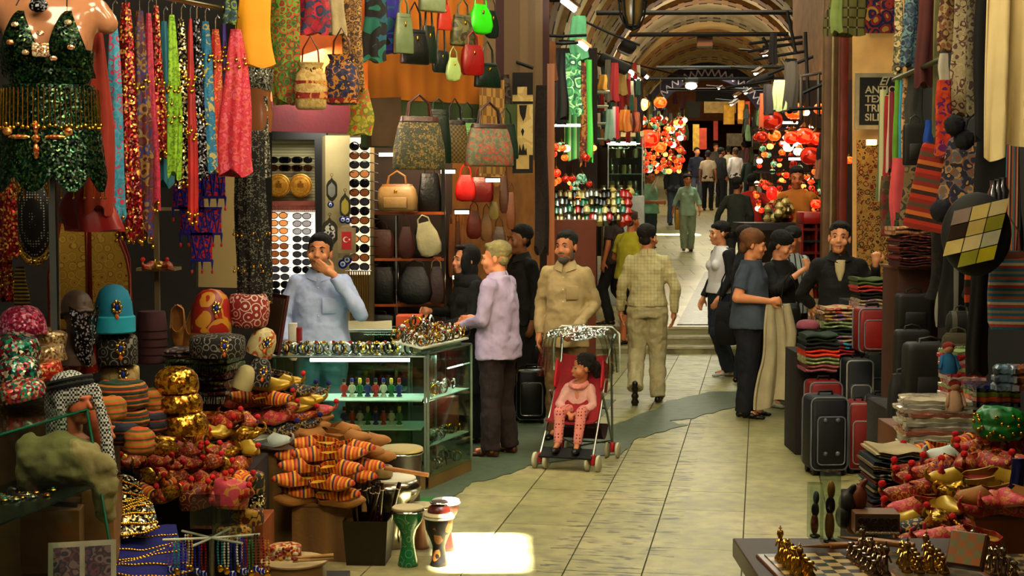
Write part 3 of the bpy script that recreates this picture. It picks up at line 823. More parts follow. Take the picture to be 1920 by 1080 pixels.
def make_slipper(key):
 up, insole, pom, curl = key
 r = empty('slipper', (0, 0, 0)); r['category'] = 'slipper'
 def hw(t): # heel 0 .. toe 1
  xs = [0, .1, .3, .5, .7, .85, .95, 1]; ys = [.018, .031, .035, .037, .044, .037, .018, .006]
  for i in range(7):
   if t <= xs[i+1]: return ys[i] + (ys[i+1]-ys[i]) * (t-xs[i])/(xs[i+1]-xs[i])
  return .006
 n = 16; out = [(hw(k/n), .125 - .265 * k/n) for k in range(n+1)]
 poly = out + [(-x, y) for x, y in reversed(out)]
 b = MB(); q = len(poly)
 zt = lambda y: .0 + max(0, (-y - .06)) * .28
 b.add([V((x, y, zt(y))) for x, y in poly] + [V((x*1.03, y, .011 + zt(y))) for x, y in poly], [tuple(reversed(range(q))), tuple(range(q, 2*q))] + [(i, (i+1) % q, (i+1) % q + q, i + q) for i in range(q)])
 b.build('sole', mat('#8a5c28', rough=.7, bump=.2), r, smooth=30)
 b = MB(); b.add([V((x*.9, y*.96, .0125 + zt(y))) for x, y in poly], [tuple(range(q))]); b.add([V((x*.9, y*.96, .0105 + zt(y))) for x, y in poly], [tuple(reversed(range(q)))]); b.build('insole', insole, r, smooth=False)
 b = MB()
 def uf(u, v):
  t = .50 + .49 * u; w = hw(t) * 1.06; y = .125 - .265 * t; a = pi * v
  h = .05 * (1 - u) ** .8 + .012
  return V((cos(a) * w, y + (.035 * (abs(cos(a)) ** 1.5) - .012 * sin(a)) * (1-u), .008 + zt(y) + sin(a) ** .8 * h))
 b.grid(uf, 10, 12, .003)
 def hf(u, v):
  t = .50 * abs(1 - 2*u); s_ = 1 if u > .5 else -1; w = hw(t) * 1.05
  return V((s_ * w * min(1, abs(1-2*u) * 8 + 0), .125 - .265 * t + .004, .008 + v * (.022 + .03 * (t / .5) ** 2)))
 b.grid(hf, 24, 2, .003)
 if curl:
  b.tube([(0, -.118, .028), (0, -.142, .038), (0, -.158, .056), (0, -.160, .075), (0, -.148, .088)], [.017, .012, .008, .006, .003], 8)
 else: b.ell((0, -.128, .03), (.016, .018, .014))
 b.build('upper', up, r, smooth=60)
 if pom:
  b = MB(); b.ell((0, -.155, .086) if curl else (0, -.14, .045), .016, n=12); remesh(b.build('pompom', cloth(pom), r), .004, 0, .006, .006)
 return r
SLIP = Kind(make_slipper)
STRP = mat(['#c25a18', '#d8a224', '#a8321a', '#c96a1e', '#4a3350', '#d8a224', '#b54a1a', '#d07a24'], 'stripe', 12, rough=.75, bump=.3, ax='Y')
REDG = mat(['#8a1512', '#b3862c', '#7a0f10', '#a31a16'], 'floral', 46, rough=.6)
PINK = mat(['#b83248', '#c8455a', '#b8823a', '#b02a44'], 'floral', 50, rough=.6)
GOLDC = mat(['#b88a2c', '#d9b24a', '#8a5f1c'], 'sequin', 90, rough=.3, metal=.8)
NAVG = mat(['#14152a', '#0d0e1c', '#a8925a', '#1a1c3c'], 'floral', 46, rough=.6)
YELS = mat('#b99a38', rough=.35, metal=.4)
WHS = mat('#b9c2bb', rough=.6)
TAN = mat('#9a6a2c', rough=.7, bump=.3)
MULT = mat(['#a83a1c', '#c9902c', '#5a3a6a', '#b5651e', '#9a2418'], 'floral', 40, rough=.7)
SK = {'striped': (STRP, mat('#c7a21e', rough=.6), None, 0), 'stripedcurl': (STRP, mat('#c7a21e', rough=.6), '#b3161c', 1), 'red': (REDG, mat('#9a7a3a', rough=.6), '#c01a1e', 1),
      'pink': (PINK, mat('#b8923c', rough=.6), None, 1), 'pinkpom': (PINK, mat('#b8923c', rough=.6), '#c01a1e', 1), 'navy': (NAVG, mat('#a88a4a', rough=.6), '#12186a', 1), 'gold': (GOLDC, mat('#8a1512', rough=.6), None, 1),
      'yellow': (YELS, mat('#8a1512', rough=.6), None, 1), 'white': (WHS, mat('#c9c9b0', rough=.6), None, 1), 'tan': (TAN, mat('#8a5c28', rough=.6), None, 0),
      'multi': (MULT, mat('#b8923c', rough=.6), '#c01a1e', 1), 'goldpom': (YELS, mat('#8a1512', rough=.6), '#b8231c', 1)}
SN = {'striped': 'orange striped kilim slipper', 'stripedcurl': 'striped curled slipper with red pompom', 'red': 'red and gold curled slipper', 'pink': 'pink brocade pointed slipper',
      'pinkpom': 'pink brocade slipper with red pompom', 'navy': 'navy embroidered slipper', 'gold': 'gold sequined curled slipper', 'yellow': 'shiny yellow curled slipper', 'white': 'white satin pointed slipper',
      'tan': 'plain tan leather slipper', 'multi': 'multicoloured curled slipper', 'goldpom': 'golden curled slipper with pompom'}
def slip(k, px, py, Y, yaw, where, sc=1.0, tilt=0, roll=None):
 if roll is None: roll = (-22 if yaw > 0 else 22) if 40 < abs(yaw) < 110 else 0
 return SLIP(SK[k], P(px, py, Y), (RAD(tilt), RAD(roll), RAD(yaw)), SN[k] + ' ' + where, 'slippers ' + where, sc)
def hat(label, px, yb, wpx, hpx, Y, m, style='kufi', band=None, brooch=False, yaw=0, tilt=0, cat='hat', name='embroidered_cap', roll=0):
 r = empty(name, P(px, yb, Y), (RAD(tilt), RAD(roll), RAD(yaw)), label, cat)
 w = S(wpx, Y) / 2; h = S(hpx, Y)
 pr = {'kufi': [(.96, 0), (1, .04), (1.0, .72), (.97, .84), (.86, .9), (.4, .98), (.02, 1)],
          'dome': [(.97, 0), (1, .05), (1.0, .35), (.93, .62), (.74, .85), (.42, .97), (.02, 1)],
          'fez': [(.98, 0), (1, .03), (.86, .95), (.82, 1), (.02, 1.0)],
          'turban': [(.7, 0), (.92, .12), (1, .35), (.9, .5), (.98, .62), (.86, .8), (.6, .95), (.02, 1)],
          'pot': [(.78, 0), (.9, .1), (1, .45), (.98, .75), (.86, .95), (.8, 1), (.78, .97), (.02, .96)],
          'bowl': [(.75, 0), (.95, .25), (1, .6), (.98, .9), (.93, 1), (.8, .9), (.02, .85)]}[style]
 b = MB(); b.lathe([(w * a, h * c) for a, c in pr], n=28); o = b.build('crown', m, r, smooth=60)
 if style in ('turban',): remesh(o, max(.008, w * .07), 1, w * .22, w * .5)
 if band:
  b = MB(); b.lathe([(w * 1.0, 0), (w * 1.1, h * .03), (w * 1.1, h * .33), (w * 1.0, h * .36)], n=28); b.build('brim_band', band, r)
 if brooch:
  b = MB(); c = V((w * .45, -w * 1.02, h * .55))
  for i in range(7): b.ell(c + V((.018 * cos(i*.9), -.002, .028 * sin(i*.9))) * min(1, w*12), (.011, .006, .011), n=8)
  b.ell(c, (.012, .01, .018), m=1, n=8); b.ell(c + V((.0, 0, -.045)), (.01, .008, .014), m=2, n=8)
  b.build('brooch', [mat(['#c9a04a', '#e0c47a'], 'sequin', 200, rough=.25, metal=1.0), mat('#1f3a9a', rough=.15), mat('#c9661a', rough=.3)], r)
 return r
SWB = mat(['#0d0c0e', '#8a8578'], 'swirl', 22, rough=.8); SWR = mat(['#8a1414', '#c8b8a8'], 'swirl', 18, rough=.7)
SEQG = mat(['#caa23c', '#e8c860', '#8a6420', '#f0d880'], 'sequin', 120, rough=.22, metal=.9)
SEQM = mat(['#2f9a78', '#b5a88a', '#8a1f2a', '#d8d0b8', '#1f6a5a', '#3a2a30'], 'sequin', 75, rough=.25, metal=.4)
SEQT = mat(['#a88a5a', '#c8b080', '#7a5a3a', '#d0c0a0'], 'sequin', 110, rough=.3, metal=.5)
SEQP = mat(['#b02850', '#c84068', '#d89ab0', '#8a1a3a'], 'sequin', 100, rough=.35, metal=.4)
SEQB = mat(['#141210', '#c8a860', '#0c0b0a', '#e0d0a0', '#1a1613'], 'sequin', 110, rough=.25, metal=.6)
SEQGR = mat(['#0c2014', '#18381f', '#24502e', '#08160c', '#4a5a34', '#10281a'], 'sequin', 130, rough=.25, metal=.7)
SEQBLK = mat(['#0a0a0c', '#1a1a1e', '#b0b0b8', '#0a0a0c', '#0c0c0e'], 'sequin', 120, rough=.25, metal=.4)
SEQRED = mat(['#6a0c10', '#8a1418', '#b01c20', '#c89a4a', '#5a0a0e'], 'sequin', 110, rough=.3, metal=.5)
SEQBLU = mat(['#101c6a', '#0c144a', '#182a8a', '#c8b478'], 'sequin', 120, rough=.3, metal=.4)
def folded(label, px, yb, wpx, hpx, Y, m, d=.3, layers=3, yaw=0, name='folded_textile', cat='textile', group=None, fringe=None, sag=.0):
 r = empty(name, P(px, yb, Y), RAD(yaw), label, cat, group)
 w = S(wpx, Y); h = S(hpx, Y); t = h / layers; b = MB()
 for k in range(layers):
  ox, oy = rnd.uniform(-.01, .01), rnd.uniform(-.008, .008); q = rnd.random() * 6
  def fn(u, v, k=k, ox=ox, oy=oy, q=q):
   a = 2 * pi * u; e = .5; pw = lambda x: math.copysign(abs(x) ** e, x)
   zz = t * (k + .5) + pw(sin(a)) * t * .5 * (1 + .12 * sin(6 * v + q)) - sag * (2 * v - 1) ** 2 * h + .006 * sin(9 * v + q)
   return V(((v - .5) * w + ox, pw(cos(a)) * d / 2 * (1 + .02 * sin(5 * v + q)) + oy, zz))
  b.rings([[fn(i / 16, j / 10) for i in range(16)] for j in range(11)])
 b.build('folded_cloth', m, r, smooth=50)
 if fringe:
  b = MB()
  for i in range(24):
   x = (i / 23 - .5) * w; b.tube([(x, -d / 2, h * .5), (x + rnd.uniform(-.004, .004), -d / 2 - .012, h * .5 - .04)], .003, 4)
  b.build('fringe', fringe, r)
 return r
def crate(label, px, yb, wpx, hpx, Y, d, m=None, yaw=0, name='wooden_box', cat='box', frame=True, ground=False):
 p = P(px, yb, Y)
 w = S(wpx, Y); h = S(hpx, Y)
 if ground: h += p.z; p.z = 0
 r = empty(name, p + V((0, 0, 0)), RAD(yaw), label, cat)
 m = m or mat(['#7a5a2e', '#8a6834', '#6d4f28'], 'wood', 6, rough=.7, bump=.3)
 b = MB(); b.rbox((0, d / 2, h / 2), (w, d, h), .006); b.build('carcass', m, r, smooth=30)
 if frame:
  b = MB(); b.rbox((0, d / 2, h - .008), (w + .012, d + .012, .02), .004); b.build('lid', mat(['#6d4824', '#7c542c'], 'wood', 9, rough=.6), r, smooth=30)
 return r
# ================================================================ the people in the lane
jeans = lambda c='#27364f': mat(c, rough=.9, var=.35, bump=.2)
person('shopkeeper in pale blue shirt behind the glass counter, hand over mouth', 600, 10.42, 1.78, yaw=2,
       pose=dict(elL=(.30, -.13, 1.17), wrL=(.112, -.205, 1.462), elR=(-.27, .0, 1.14), wrR=(-.22, -.2, .96)),
       hL=dict(d=(-.84, .16, .50), n=(.1, 1, .12), curl=.16, spread=.12, side=-1), hR=dict(curl=.5), skin='#b47d57', hs='short', hair='#120d0a', head=(-4, -6, 4), vox=.0065, fat=1.1,
       top=dict(m=mat('#aab6d4', rough=.85, var=.1, bump=.2), hem=.90, collar=1, buttons=1, pocket=1, fold=.028, g=1.1), bottom=dict(m=jeans('#5c7484')))
person('fair-haired man in lilac shirt and brown trousers seen from behind', 934, 11.2, 1.70, yaw=-118,
       pose=dict(elR=(-.25, -.06, 1.12), wrR=(-.12, -.28, 1.10), elL=(.24, -.02, 1.12), wrL=(.13, -.27, 1.06), anL=(.13, .0, .085), anR=(-.12, .04, .085)),
       head=(16, 4, 0), skin='#c98a62', hair='#8f8458', hs='short', vox=.0075, fat=1.08,
       top=dict(m=mat('#b0a2bd', rough=.85, var=.12, bump=.2), hem=.80, collar=1, fold=.034, g=1.12), bottom=dict(m=cloth('#2e1e1b'), w=1.12, fold=.03), shoes='#5b3018')
person('bearded man in khaki shirt pushing the stroller', 1062, 12.0, 1.77, yaw=-14,
       pose=dict(elL=(.235, .05, 1.13), wrL=(.13, -.26, .94), elR=(-.23, .06, 1.13), wrR=(-.23, -.02, .86)), head=(-12, 0, -2),
       hL=dict(d=(-.3, -.6, -.7), curl=.8), skin='#a97450', brd='#5a544c', hs='short', hair='#1e1b17', vox=.0065, fat=1.0,
       top=dict(m=mat('#a8966e', rough=.85, var=.12, bump=.2), hem=.78, collar=1, buttons=1, pocket=1, fold=.034, g=1.05), bottom=dict(m=cloth('#7c6440'), w=1.05, fold=.03))
person('man in checked pale yellow shirt and cream trousers walking away', 1214, 14.2, 1.79, yaw=174,
       pose=dict(knR=(-.10, -.06, .49), anR=(-.11, .02, .085), knL=(.10, -.02, .50), anL=(.11, .27, .19), toeL=(.11, .22, .02), elL=(.25, .0, 1.13), wrL=(.26, -.08, .88), elR=(-.27, .03, 1.13), wrR=(-.26, -.02, .87)),
       head=(-28, 0, 0), skin='#b27b55', hair='#221911', vox=.008, fat=1.03,
       top=dict(m=mat(['#c6be92', '#b9ae80', '#aa9c64'], 'plaid', 30, rough=.85), hem=.95, collar=1, fold=.036, g=1.04), bottom=dict(m=cloth('#b5ab85', .12), w=1.12, fold=.034), shoes='#1f1813')
person('man in yellow jersey and black shorts beyond the steps', 1183, 18.95, 1.80, yaw=140, skin='#a9663f', hair='#4a3320', hs='short',
       pose=dict(elL=(.26, .0, 1.13), wrL=(.14, -.22, 1.1), elR=(-.26, .0, 1.13), wrR=(-.14, -.2, 1.1)), vox=.011, fat=1.1,
       top=dict(m=cloth('#b3a21f'), sleeve='short', hem=.86, g=1.1), bottom=dict(m=cloth('#15151a'), hem=.48, w=1.15, name='shorts'), shoes='#17120f')
person('walker in dark trousers partly hidden by the yellow jersey man', 1150, 19.6, 1.72, yaw=-120, skin='#a9663f', vox=.012,
       pose=dict(knL=(.1, -.12, .5), anL=(.1, .0, .09), anR=(-.1, .3, .14), toeR=(-.1, .22, .0)),
       top=dict(m=cloth('#3a2a22'), sleeve='short', hem=.86), bottom=dict(m=cloth('#1d1713')))
person('woman in white top and black cardigan facing the lamp stalls', 1352, 16.4, 1.79, yaw=-72, female=True, skin='#bd8560', hs='bun', hair='#120d0a', head=(-6, 0, 0),
       pose=dict(elL=(.2, .02, 1.13), wrL=(.2, -.12, .9), elR=(-.22, .02, 1.12), wrR=(-.24, -.10, .87), knL=(.09, -.08, .49), anL=(.1, .05, .085), anR=(-.09, .2, .085)),
       vox=.009, fat=1.02, top=dict(m=cloth('#cfc9c6', .08), outer=cloth('#0f0e10'), sleeve='none', hem=.94, fold=.008, g=1.04), bottom=dict(m=jeans('#232c3c'), w=1.1), shoes='#a9a696')
person('balding man with a dark jacket beside the woman in white', 1398, 15.6, 1.76, yaw=95, skin='#a9714d', hs='recede', hair='#2a1c12', head=(10, 0, 0), vox=.01,
       top=dict(m=cloth('#141416'), hem=.85, name='jacket', inner=cloth('#6b7160'), collar=1, g=1.15), bottom=dict(m=jeans('#1c2230')))
person('short-haired blonde woman in blue-grey t-shirt holding a cream jacket', 1408, 13.2, 1.75, yaw=66, female=True, skin='#c78a62', hs='fluffy', hair='#7a5230', head=(14, 6, 0),
       pose=dict(elR=(-.25, .06, 1.13), wrR=(-.15, -.22, 1.10), elL=(.24, .02, 1.13), wrL=(.2, -.2, 1.02)), hR=dict(curl=1.1, d=(.1, -1, .1)), vox=.008, fat=1.2,
       top=dict(m=cloth('#4d5866'), sleeve='short', hem=.84, fold=.02, g=1.08), bottom=dict(m=jeans('#1b1f2a'), w=1.15), shoes='#0f0d0c')
person('dark-haired woman in black top raising a hand to her face', 1462, 13.9, 1.72, yaw=40, female=True, skin='#c08a66', hs='fluffy', hair='#17150f', head=(20, 16, 0),
       pose=dict(elR=(-.2, -.12, 1.18), wrR=(.06, -.29, 1.40), elL=(.25, .0, 1.13), wrL=(.2, -.22, 1.0)), hR=dict(d=(.05, .1, 1), n=(0, 1, 0), curl=1.3), vox=.009,
       top=dict(m=cloth('#101012'), hem=.86, sleeve='roll', g=1.12, fold=.026), bottom=dict(m=jeans('#2a2a26')), shoes='#c4c2b4')
person('man in black cap and white striped jersey behind the black-topped woman', 1483, 14.8, 1.76, yaw=20, skin='#b57a52', hs='cap', hair='#141414', head=(-50, 8, 0), vox=.01,
       top=dict(m=mat(['#b9c4c2', '#b9c4c2', '#b9c4c2', '#15181c'], 'stripe', 16, rough=.85, ax='X'), sleeve='short', hem=.85, g=1.12), bottom=dict(m=cloth('#1a1a1c')))
person('young man in open black shirt gesturing with his thumb', 1573, 12.45, 1.84, yaw=-8, skin='#c08a66', hair='#17120e', hs='short', head=(-8, -3, 3),
       pose=dict(elL=(.30, .05, 1.17), wrL=(.285, -.12, 1.40), elR=(-.30, .06, 1.14), wrR=(-.2, .1, 1.02)), hL=dict(d=(.05, -.2, 1), n=(-.3, 1, 0), curl=1.3, side=-1), vox=.0065,
       top=dict(m=cloth('#0c0c0e'), hem=.84, collar=1, sleeve='long', inner=cloth('#b9ad86', .1), iw=.05, ih=1.25, iy=-.118, g=1.04, fold=.03), bottom=dict(m=cloth('#101012')))
person('shopman in orange t-shirt standing at the red lamp stall', 1492, 18.0, 1.80, z=.66, yaw=-18, skin='#a8683f', hair='#17110d', head=(10, 12, 0),
       pose=dict(elL=(.38, .06, 1.2), wrL=(.33, -.06, .98), elR=(-.3, .05, 1.18), wrR=(-.26, -.12, 1.0)), vox=.010,
       top=dict(m=cloth('#b06e1e', .1), sleeve='short', hem=.86, g=1.1), bottom=dict(m=cloth('#1c1a1a')))
person('woman in pale green shirt and trousers walking with a yellow bag', 1288, 29.8, 1.63, yaw=-4, female=True, skin='#a8714c', hs='tail', hair='#100c0a', vox=.013, head=(14, 0, 0),
       pose=dict(elL=(.25, .02, 1.13), wrL=(.27, -.08, .93), elR=(-.26, .04, 1.13), wrR=(-.32, .0, .9), knR=(-.09, -.1, .5), anR=(-.07, -.06, .1), anL=(.08, .14, .085)),
       top=dict(m=cloth('#92ad97'), sleeve='roll', hem=.80, g=1.06), bottom=dict(m=cloth('#8b9a84'), w=1.15), shoes='#141414')
person('man in mint green t-shirt holding papers by the glass case', 1216, 28.0, 1.80, yaw=48, skin='#9c6a45', hair='#100e0b', vox=.013, fat=1.1, head=(-10, 14, 0),
       pose=dict(elR=(-.25, .02, 1.13), wrR=(-.12, -.26, 1.12), elL=(.25, .0, 1.13), wrL=(.12, -.26, 1.12)),
       top=dict(m=cloth('#7fb79a'), sleeve='short', hem=.90, g=1.1), bottom=dict(m=jeans('#2c4347')))
FP = dict(far=True, vox=.018)
person('dark-clothed man standing just beyond the mint shirt man', 1211, 30.5, 1.86, yaw=60, skin='#8c5c3c', top=dict(m=cloth('#15161a')), bottom=dict(m=cloth('#17171a')), **FP)
person('person in black top and grey jeans with back turned near the lamps', 1263, 36.5, 1.80, yaw=150, skin='#8c5c3c', hs='long', female=True, top=dict(m=cloth('#141317')), bottom=dict(m=jeans('#3b4250')), **FP)
person('man with navy vest over white shirt facing down the lane', 1305, 44.0, 1.80, yaw=10, skin='#b57f5a', top=dict(m=cloth('#1e2438'), sleeve='roll'), bottom=dict(m=jeans('#5a6272')), **FP)
person('man in beige t-shirt and black trousers seen from behind', 1326, 42.0, 1.76, yaw=160, skin='#8c5c3c', top=dict(m=cloth('#b09d7d'), sleeve='short'), bottom=dict(m=cloth('#121214')), **FP)
person('man in black suit jacket standing in the far crowd', 1350, 43.0, 1.82, yaw=120, skin='#8c5c3c', top=dict(m=cloth('#0f1014'), name='jacket'), bottom=dict(m=cloth('#0f1014')), **FP)
person('man in white shirt with back turned in the far crowd', 1377, 43.5, 1.80, yaw=195, skin='#9a6b48', hair='#4a3a28', top=dict(m=cloth('#d6d2d6')), bottom=dict(m=cloth('#15161c')), **FP)
person('person in cream shirt between the suited man and the white shirt man', 1364, 47.0, 1.76, yaw=170, skin='#8c5c3c', top=dict(m=cloth('#b9b39b')), bottom=dict(m=cloth('#20222c')), **FP)
person('person in dark green jacket at the edge of the far crowd', 1405, 41.0, 1.74, yaw=170, skin='#8c5c3c', top=dict(m=cloth('#223020'), name='jacket'), bottom=dict(m=cloth('#1a1a1c')), **FP)
person('person in grey sweater far down the lane', 1340, 50.0, 1.78, yaw=20, skin='#8c5c3c', top=dict(m=cloth('#3b3836')), bottom=dict(m=cloth('#16161a')), **FP)
person('person in grey hooded top deep in the far crowd', 1392, 52.0, 1.78, yaw=190, skin='#8c5c3c', top=dict(m=cloth('#55504c')), bottom=dict(m=cloth('#1c1a1a')), **FP)
person('man in dark sweater with back turned beside the red shirt man', 1381, 24.4, 1.82, yaw=165, skin='#8c5c3c', hair='#0f0c0a', vox=.014, head=(-20, 0, 0),
       pose=dict(elL=(.3, .02, 1.15), wrL=(.36, -.05, .9)), top=dict(m=cloth('#262b20')), bottom=dict(m=cloth('#26262a')))
person('man in red shirt and grey trousers facing the lamp stall', 1409, 25.0, 1.84, yaw=150, skin='#8c5c3c', hair='#100c0a', vox=.014,
       pose=dict(elR=(-.34, .0, 1.2), wrR=(-.4, -.15, 1.0)), top=dict(m=cloth('#b02318'), sleeve='short', hem=.9), bottom=dict(m=jeans('#3f4038')))
person('woman in black headscarf smiling at the lilac shirt man', 877, 11.8, 1.66, yaw=-62, female=True, skin='#c08a68', hs='hijab', hair='#0a0a0b', vox=.008,
       pose=dict(elR=(-.24, -.05, 1.14), wrR=(-.16, -.30, 1.16), elL=(.22, -.05, 1.12), wrL=(.05, -.28, 1.03)),
       top=dict(m=cloth('#0c0c0d'), hem=.45, name='robe', g=1.12), bottom=dict(m=cloth('#0c0c0d')))
person('young man in black standing beside the carpet covered pillar', 978, 13.15, 1.80, yaw=-60, z=.0, skin='#7d543a', hair='#0c0a09', vox=.011, top=dict(m=cloth('#0e0e10'), collar=1), bottom=dict(m=cloth('#0e0e10')))
def stroller():
 b0 = gpx(1082, 868)
 r = empty('stroller', b0, RAD(-18), 'red folding baby stroller with clear plastic rain cover', 'stroller')
 al = metal('#8f9490', .3); red = cloth('#8c1220', .15)
 W = .205
 for sx in (-1, 1):
  b = MB(); b.tube([(sx * W, -.30, .12), (sx * (W - .01), -.02, .45), (sx * (W - .02), .20, .78), (sx * W, .30, .93)], .0095, 8); b.tube([(sx * W, .30, .93), (sx * W, .36, .96)], .016, 8)
  b.build('front_tube', al, r)
  b = MB(); b.tube([(sx * W, .30, .12), (sx * W, .12, .38), (sx * W, -.04, .56)], .0095, 8); b.tube([(sx * W, .30, .12), (sx * W, .26, .6), (sx * W, .27, .93)], .009, 8); b.build('rear_tube', al, r)
  for yy in (-.30, .30):
   w = MB()
   b = MB(); b.rbox((sx * W, yy, .085), (.032, .05, .08), .01); b.build('wheel_bracket', mat('#b3202c', rough=.35, var=0), r)
   for o_ in (-.042, .042):
    b = MB(); c = V((sx * W + o_, yy, .062))
    b.lathe([(.018, -.014), (.05, -.014), (.060, -.009), (.062, 0), (.060, .009), (.05, .014), (.018, .014)], n=24)
    b.v = [tuple(c + V((q[2], q[0], q[1]))) for q in b.v]
    k = len(b.f); b.torus(c, .028, .006, (1, 0, 0), m=1)
    b.build('wheel', [mat('#b9b49a', rough=.6, var=.1), mat('#7c7a6c', rough=.6)], r)
 b = MB()
 for y_, z_ in ((-.30, .12), (.30, .12), (.1, .42)): b.tube([(-W, y_, z_), (W, y_, z_)], .008, 8)
 b.tube([(-W, -.30, .12), (W, .30, .14)], .007, 6); b.tube([(W, -.30, .12), (-W, .30, .14)], .007, 6); b.build('cross_bar', al, r)
 b = MB(); b.grid(lambda u, v: V(((u - .5) * 2 * (W - .015), .24 - .34 * min(1, (1 - v) * 1.8) + (0 if v > .45 else -.12 * (.45 - v) / .45) + 0, .36 + (.46 * max(0, v - .42) / .58) - .02 * cos((u - .5) * pi))), 10, 14, .012); b.build('seat', red, r)
 b = MB(); b.grid(lambda u, v: V(((u - .5) * 2 * W, -.36 + .13 * v, .105 + .05 * v)), 4, 3, .012); b.build('footrest', BLACKC, r)
 b = MB(); b.grid(lambda u, v: V(((u - .5) * 2 * (W - .03), .05 + .24 * v, .17 + .10 * abs(2 * v - 1) ** 2)), 6, 8, .006); b.build('basket', cloth('#3a1016'), r)
 for sx in (-1, 1):
  b = MB(); b.rbox((sx * (W - .02), .12, .66), (.02, .18, .22), .009, rot=(RAD(-20), 0, 0)); b.build('side_wing', mat('#c01f35', rough=.7), r)
 def cov(u, v):
  a = pi * (.0 + 1.0 * u); x = -cos(a) * (W + .06) + .012 * sin(23 * v + 9 * u); yb = .26 - .42 * v
  z = .70 + .33 * min(1, sin(a) * 1.8 + .02) + .02 * sin(17 * u + 8 * v) - .05 * v
  return V((x, yb + .012 * sin(31 * u), z))
 b = MB(); b.grid(cov, 40, 22)
 pm = thin_glass('#dfe8dc', 1.1, .16)
 nt = pm.node_tree; bp = nt.nodes.new('ShaderNodeBump'); nz = nt.nodes.new('ShaderNodeTexNoise'); nz.inputs['Scale'].default_value = 13; tcn = nt.nodes.new('ShaderNodeTexCoord')
 nt.links.new(tcn.outputs['Object'], nz.inputs[0]); nt.links.new(nz.outputs[0], bp.inputs['Height']); bp.inputs['Strength'].default_value = 1; bp.inputs['Distance'].default_value = .05
 for n in nt.nodes:
  if n.type in ('BSDF_GLOSSY', 'LAYER_WEIGHT'): nt.links.new(bp.outputs[0], n.inputs['Normal'])
 b.build('rain_cover', pm, r)
 b = MB(); b.tube([(-W - .06, .27, .68), (-W - .06, .27, .98), (-W, .28, 1.03), (W, .28, 1.03), (W + .06, .27, .98), (W + .06, .27, .68)], .007, 8); b.build('cover_trim', mat('#d8ddd0', rough=.3), r)
 return r
strl = stroller()
def child():
 b0 = gpx(1082, 868)
 r = empty('child', b0, RAD(-18), 'little girl in pink seated in the red stroller', 'person'); r.name = 'person'
 sk = '#a8714f'; b = MB()
 HC = V((.03, .05, .735)); HR = Euler((0, 0, RAD(-50))).to_matrix(); H = lambda p: HC + HR @ V(p)
 b.ell((0, .06, .50), (.095, .075, .13)); b.ell((0, .04, .40), (.10, .09, .07)); b.cap_((0, .06, .58), H((0, .01, -.06)), .035, .035)
 for sx in (-1, 1):
  b.cap_((sx * .085, .06, .57), (sx * .13, -.02, .45), .032, .028); b.cap_((sx * .13, -.02, .45), (sx * .03, -.14, .40), .027, .02)
  b.cap_((sx * .055, .02, .40), (sx * .085, -.19, .415), .052, .042); b.cap_((sx * .085, -.19, .415), (sx * .075, -.27, .20), .04, .027)
  b.cap_((sx * .075, -.27, .19), (sx * .08, -.33, .165), .022, .018)
  hand(b, (sx * .03, -.14, .40), (-sx * .6, -.8, -.1), (0, 0, -1), .55, -sx, .6, 0, 1.1)
 b.ell(H((0, .01, .025)), (.068, .08, .076), HR); b.ell(H((0, -.03, -.03)), (.054, .055, .06), HR); b.cap_(H((0, -.08, -.01)), H((0, -.09, -.03)), .007, .009, 8)
 b.cap_(H((-.012, -.08, -.058)), H((.012, -.08, -.058)), .007, .007, 8)
 for sx in (-1, 1): b.ell(H((sx * .068, 0, -.012)), (.009, .015, .022), HR); b.ell(H((sx * .034, -.05, -.035)), (.024, .025, .026), HR)
 remesh(b.build('body', SKIN(sk), r), .006, 2)
 b = MB(); b.ell(H((0, .02, .035)), (.077, .086, .08), HR); b.ell(H((.0, .10, .0)), (.045, .05, .05), HR); b.ell(H((.0, .13, -.05)), (.04, .04, .05), HR); b.ell(H((0, .07, .07)), (.04, .04, .035), HR)
 remesh(b.build('hair', cloth('#1c120c', .5), r), .006, 1, .02, .02)
 b = MB(); b.torus(H((0, .085, .02)), .022, .009, HR @ V((0, 1, .3))); b.build('hair_tie', mat('#7fb4d8', rough=.5, var=0), r)
 for sx in (-1, 1):
  e = MB(); e.ell(H((sx * .026, -.073, .0)), (.012, .008, .007), HR, n=10); e.ell(H((sx * .026, -.079, .0)), (.005, .003, .005), HR, m=1, n=8); e.build('eye', [mat('#7a6a5c', rough=.4, var=0), mat('#1a0f08', rough=.2, var=0)], r)
 b = MB(); b.loft([(.39, 0, .04, .115, .095), (.45, 0, .06, .11, .085), (.56, 0, .065, .105, .07), (.60, 0, .06, .06, .05)], e=.85)
 for sx in (-1, 1): b.cap_((sx * .085, .06, .57), (sx * .135, -.02, .45), .042, .036); b.cyl((sx * .135, -.02, .45), (sx * .045, -.13, .405), .036, .03)
 remesh(b.build('jacket', cloth('#c99a92', .1), r), .007, 3, .012, .05)
 b = MB(); b.torus((0, .045, .605), .058, .024, (0, -.3, 1)); remesh(b.build('fur_collar', cloth('#cf8c84', .2), r), .006, 1, .012, .012)
 b = MB()
 for sx in (-1, 1): b.cap_((sx * .055, .02, .40), (sx * .085, -.19, .415), .057, .047); b.cyl((sx * .085, -.19, .415), (sx * .075, -.27, .19), .046, .033); b.ell((sx * .085, -.19, .415), .047)
 remesh(b.build('leggings', mat(['#cf8478', '#6d2430'], 'dots', 42, rough=.9), r), .007, 3)
 for sx in (-1, 1):
  b = MB(); b.ell((sx * .08, -.325, .15), (.03, .06, .024)); b.torus((sx * .076, -.29, .175), .027, .006, (0, -.4, 1)); b.build('shoe', leather('#160f12'), r)
child()
jk = empty('jacket', P(1448, 560, 13.0), RAD(10), 'cream cloth jacket hanging from the blonde woman\'s hand', 'jacket')
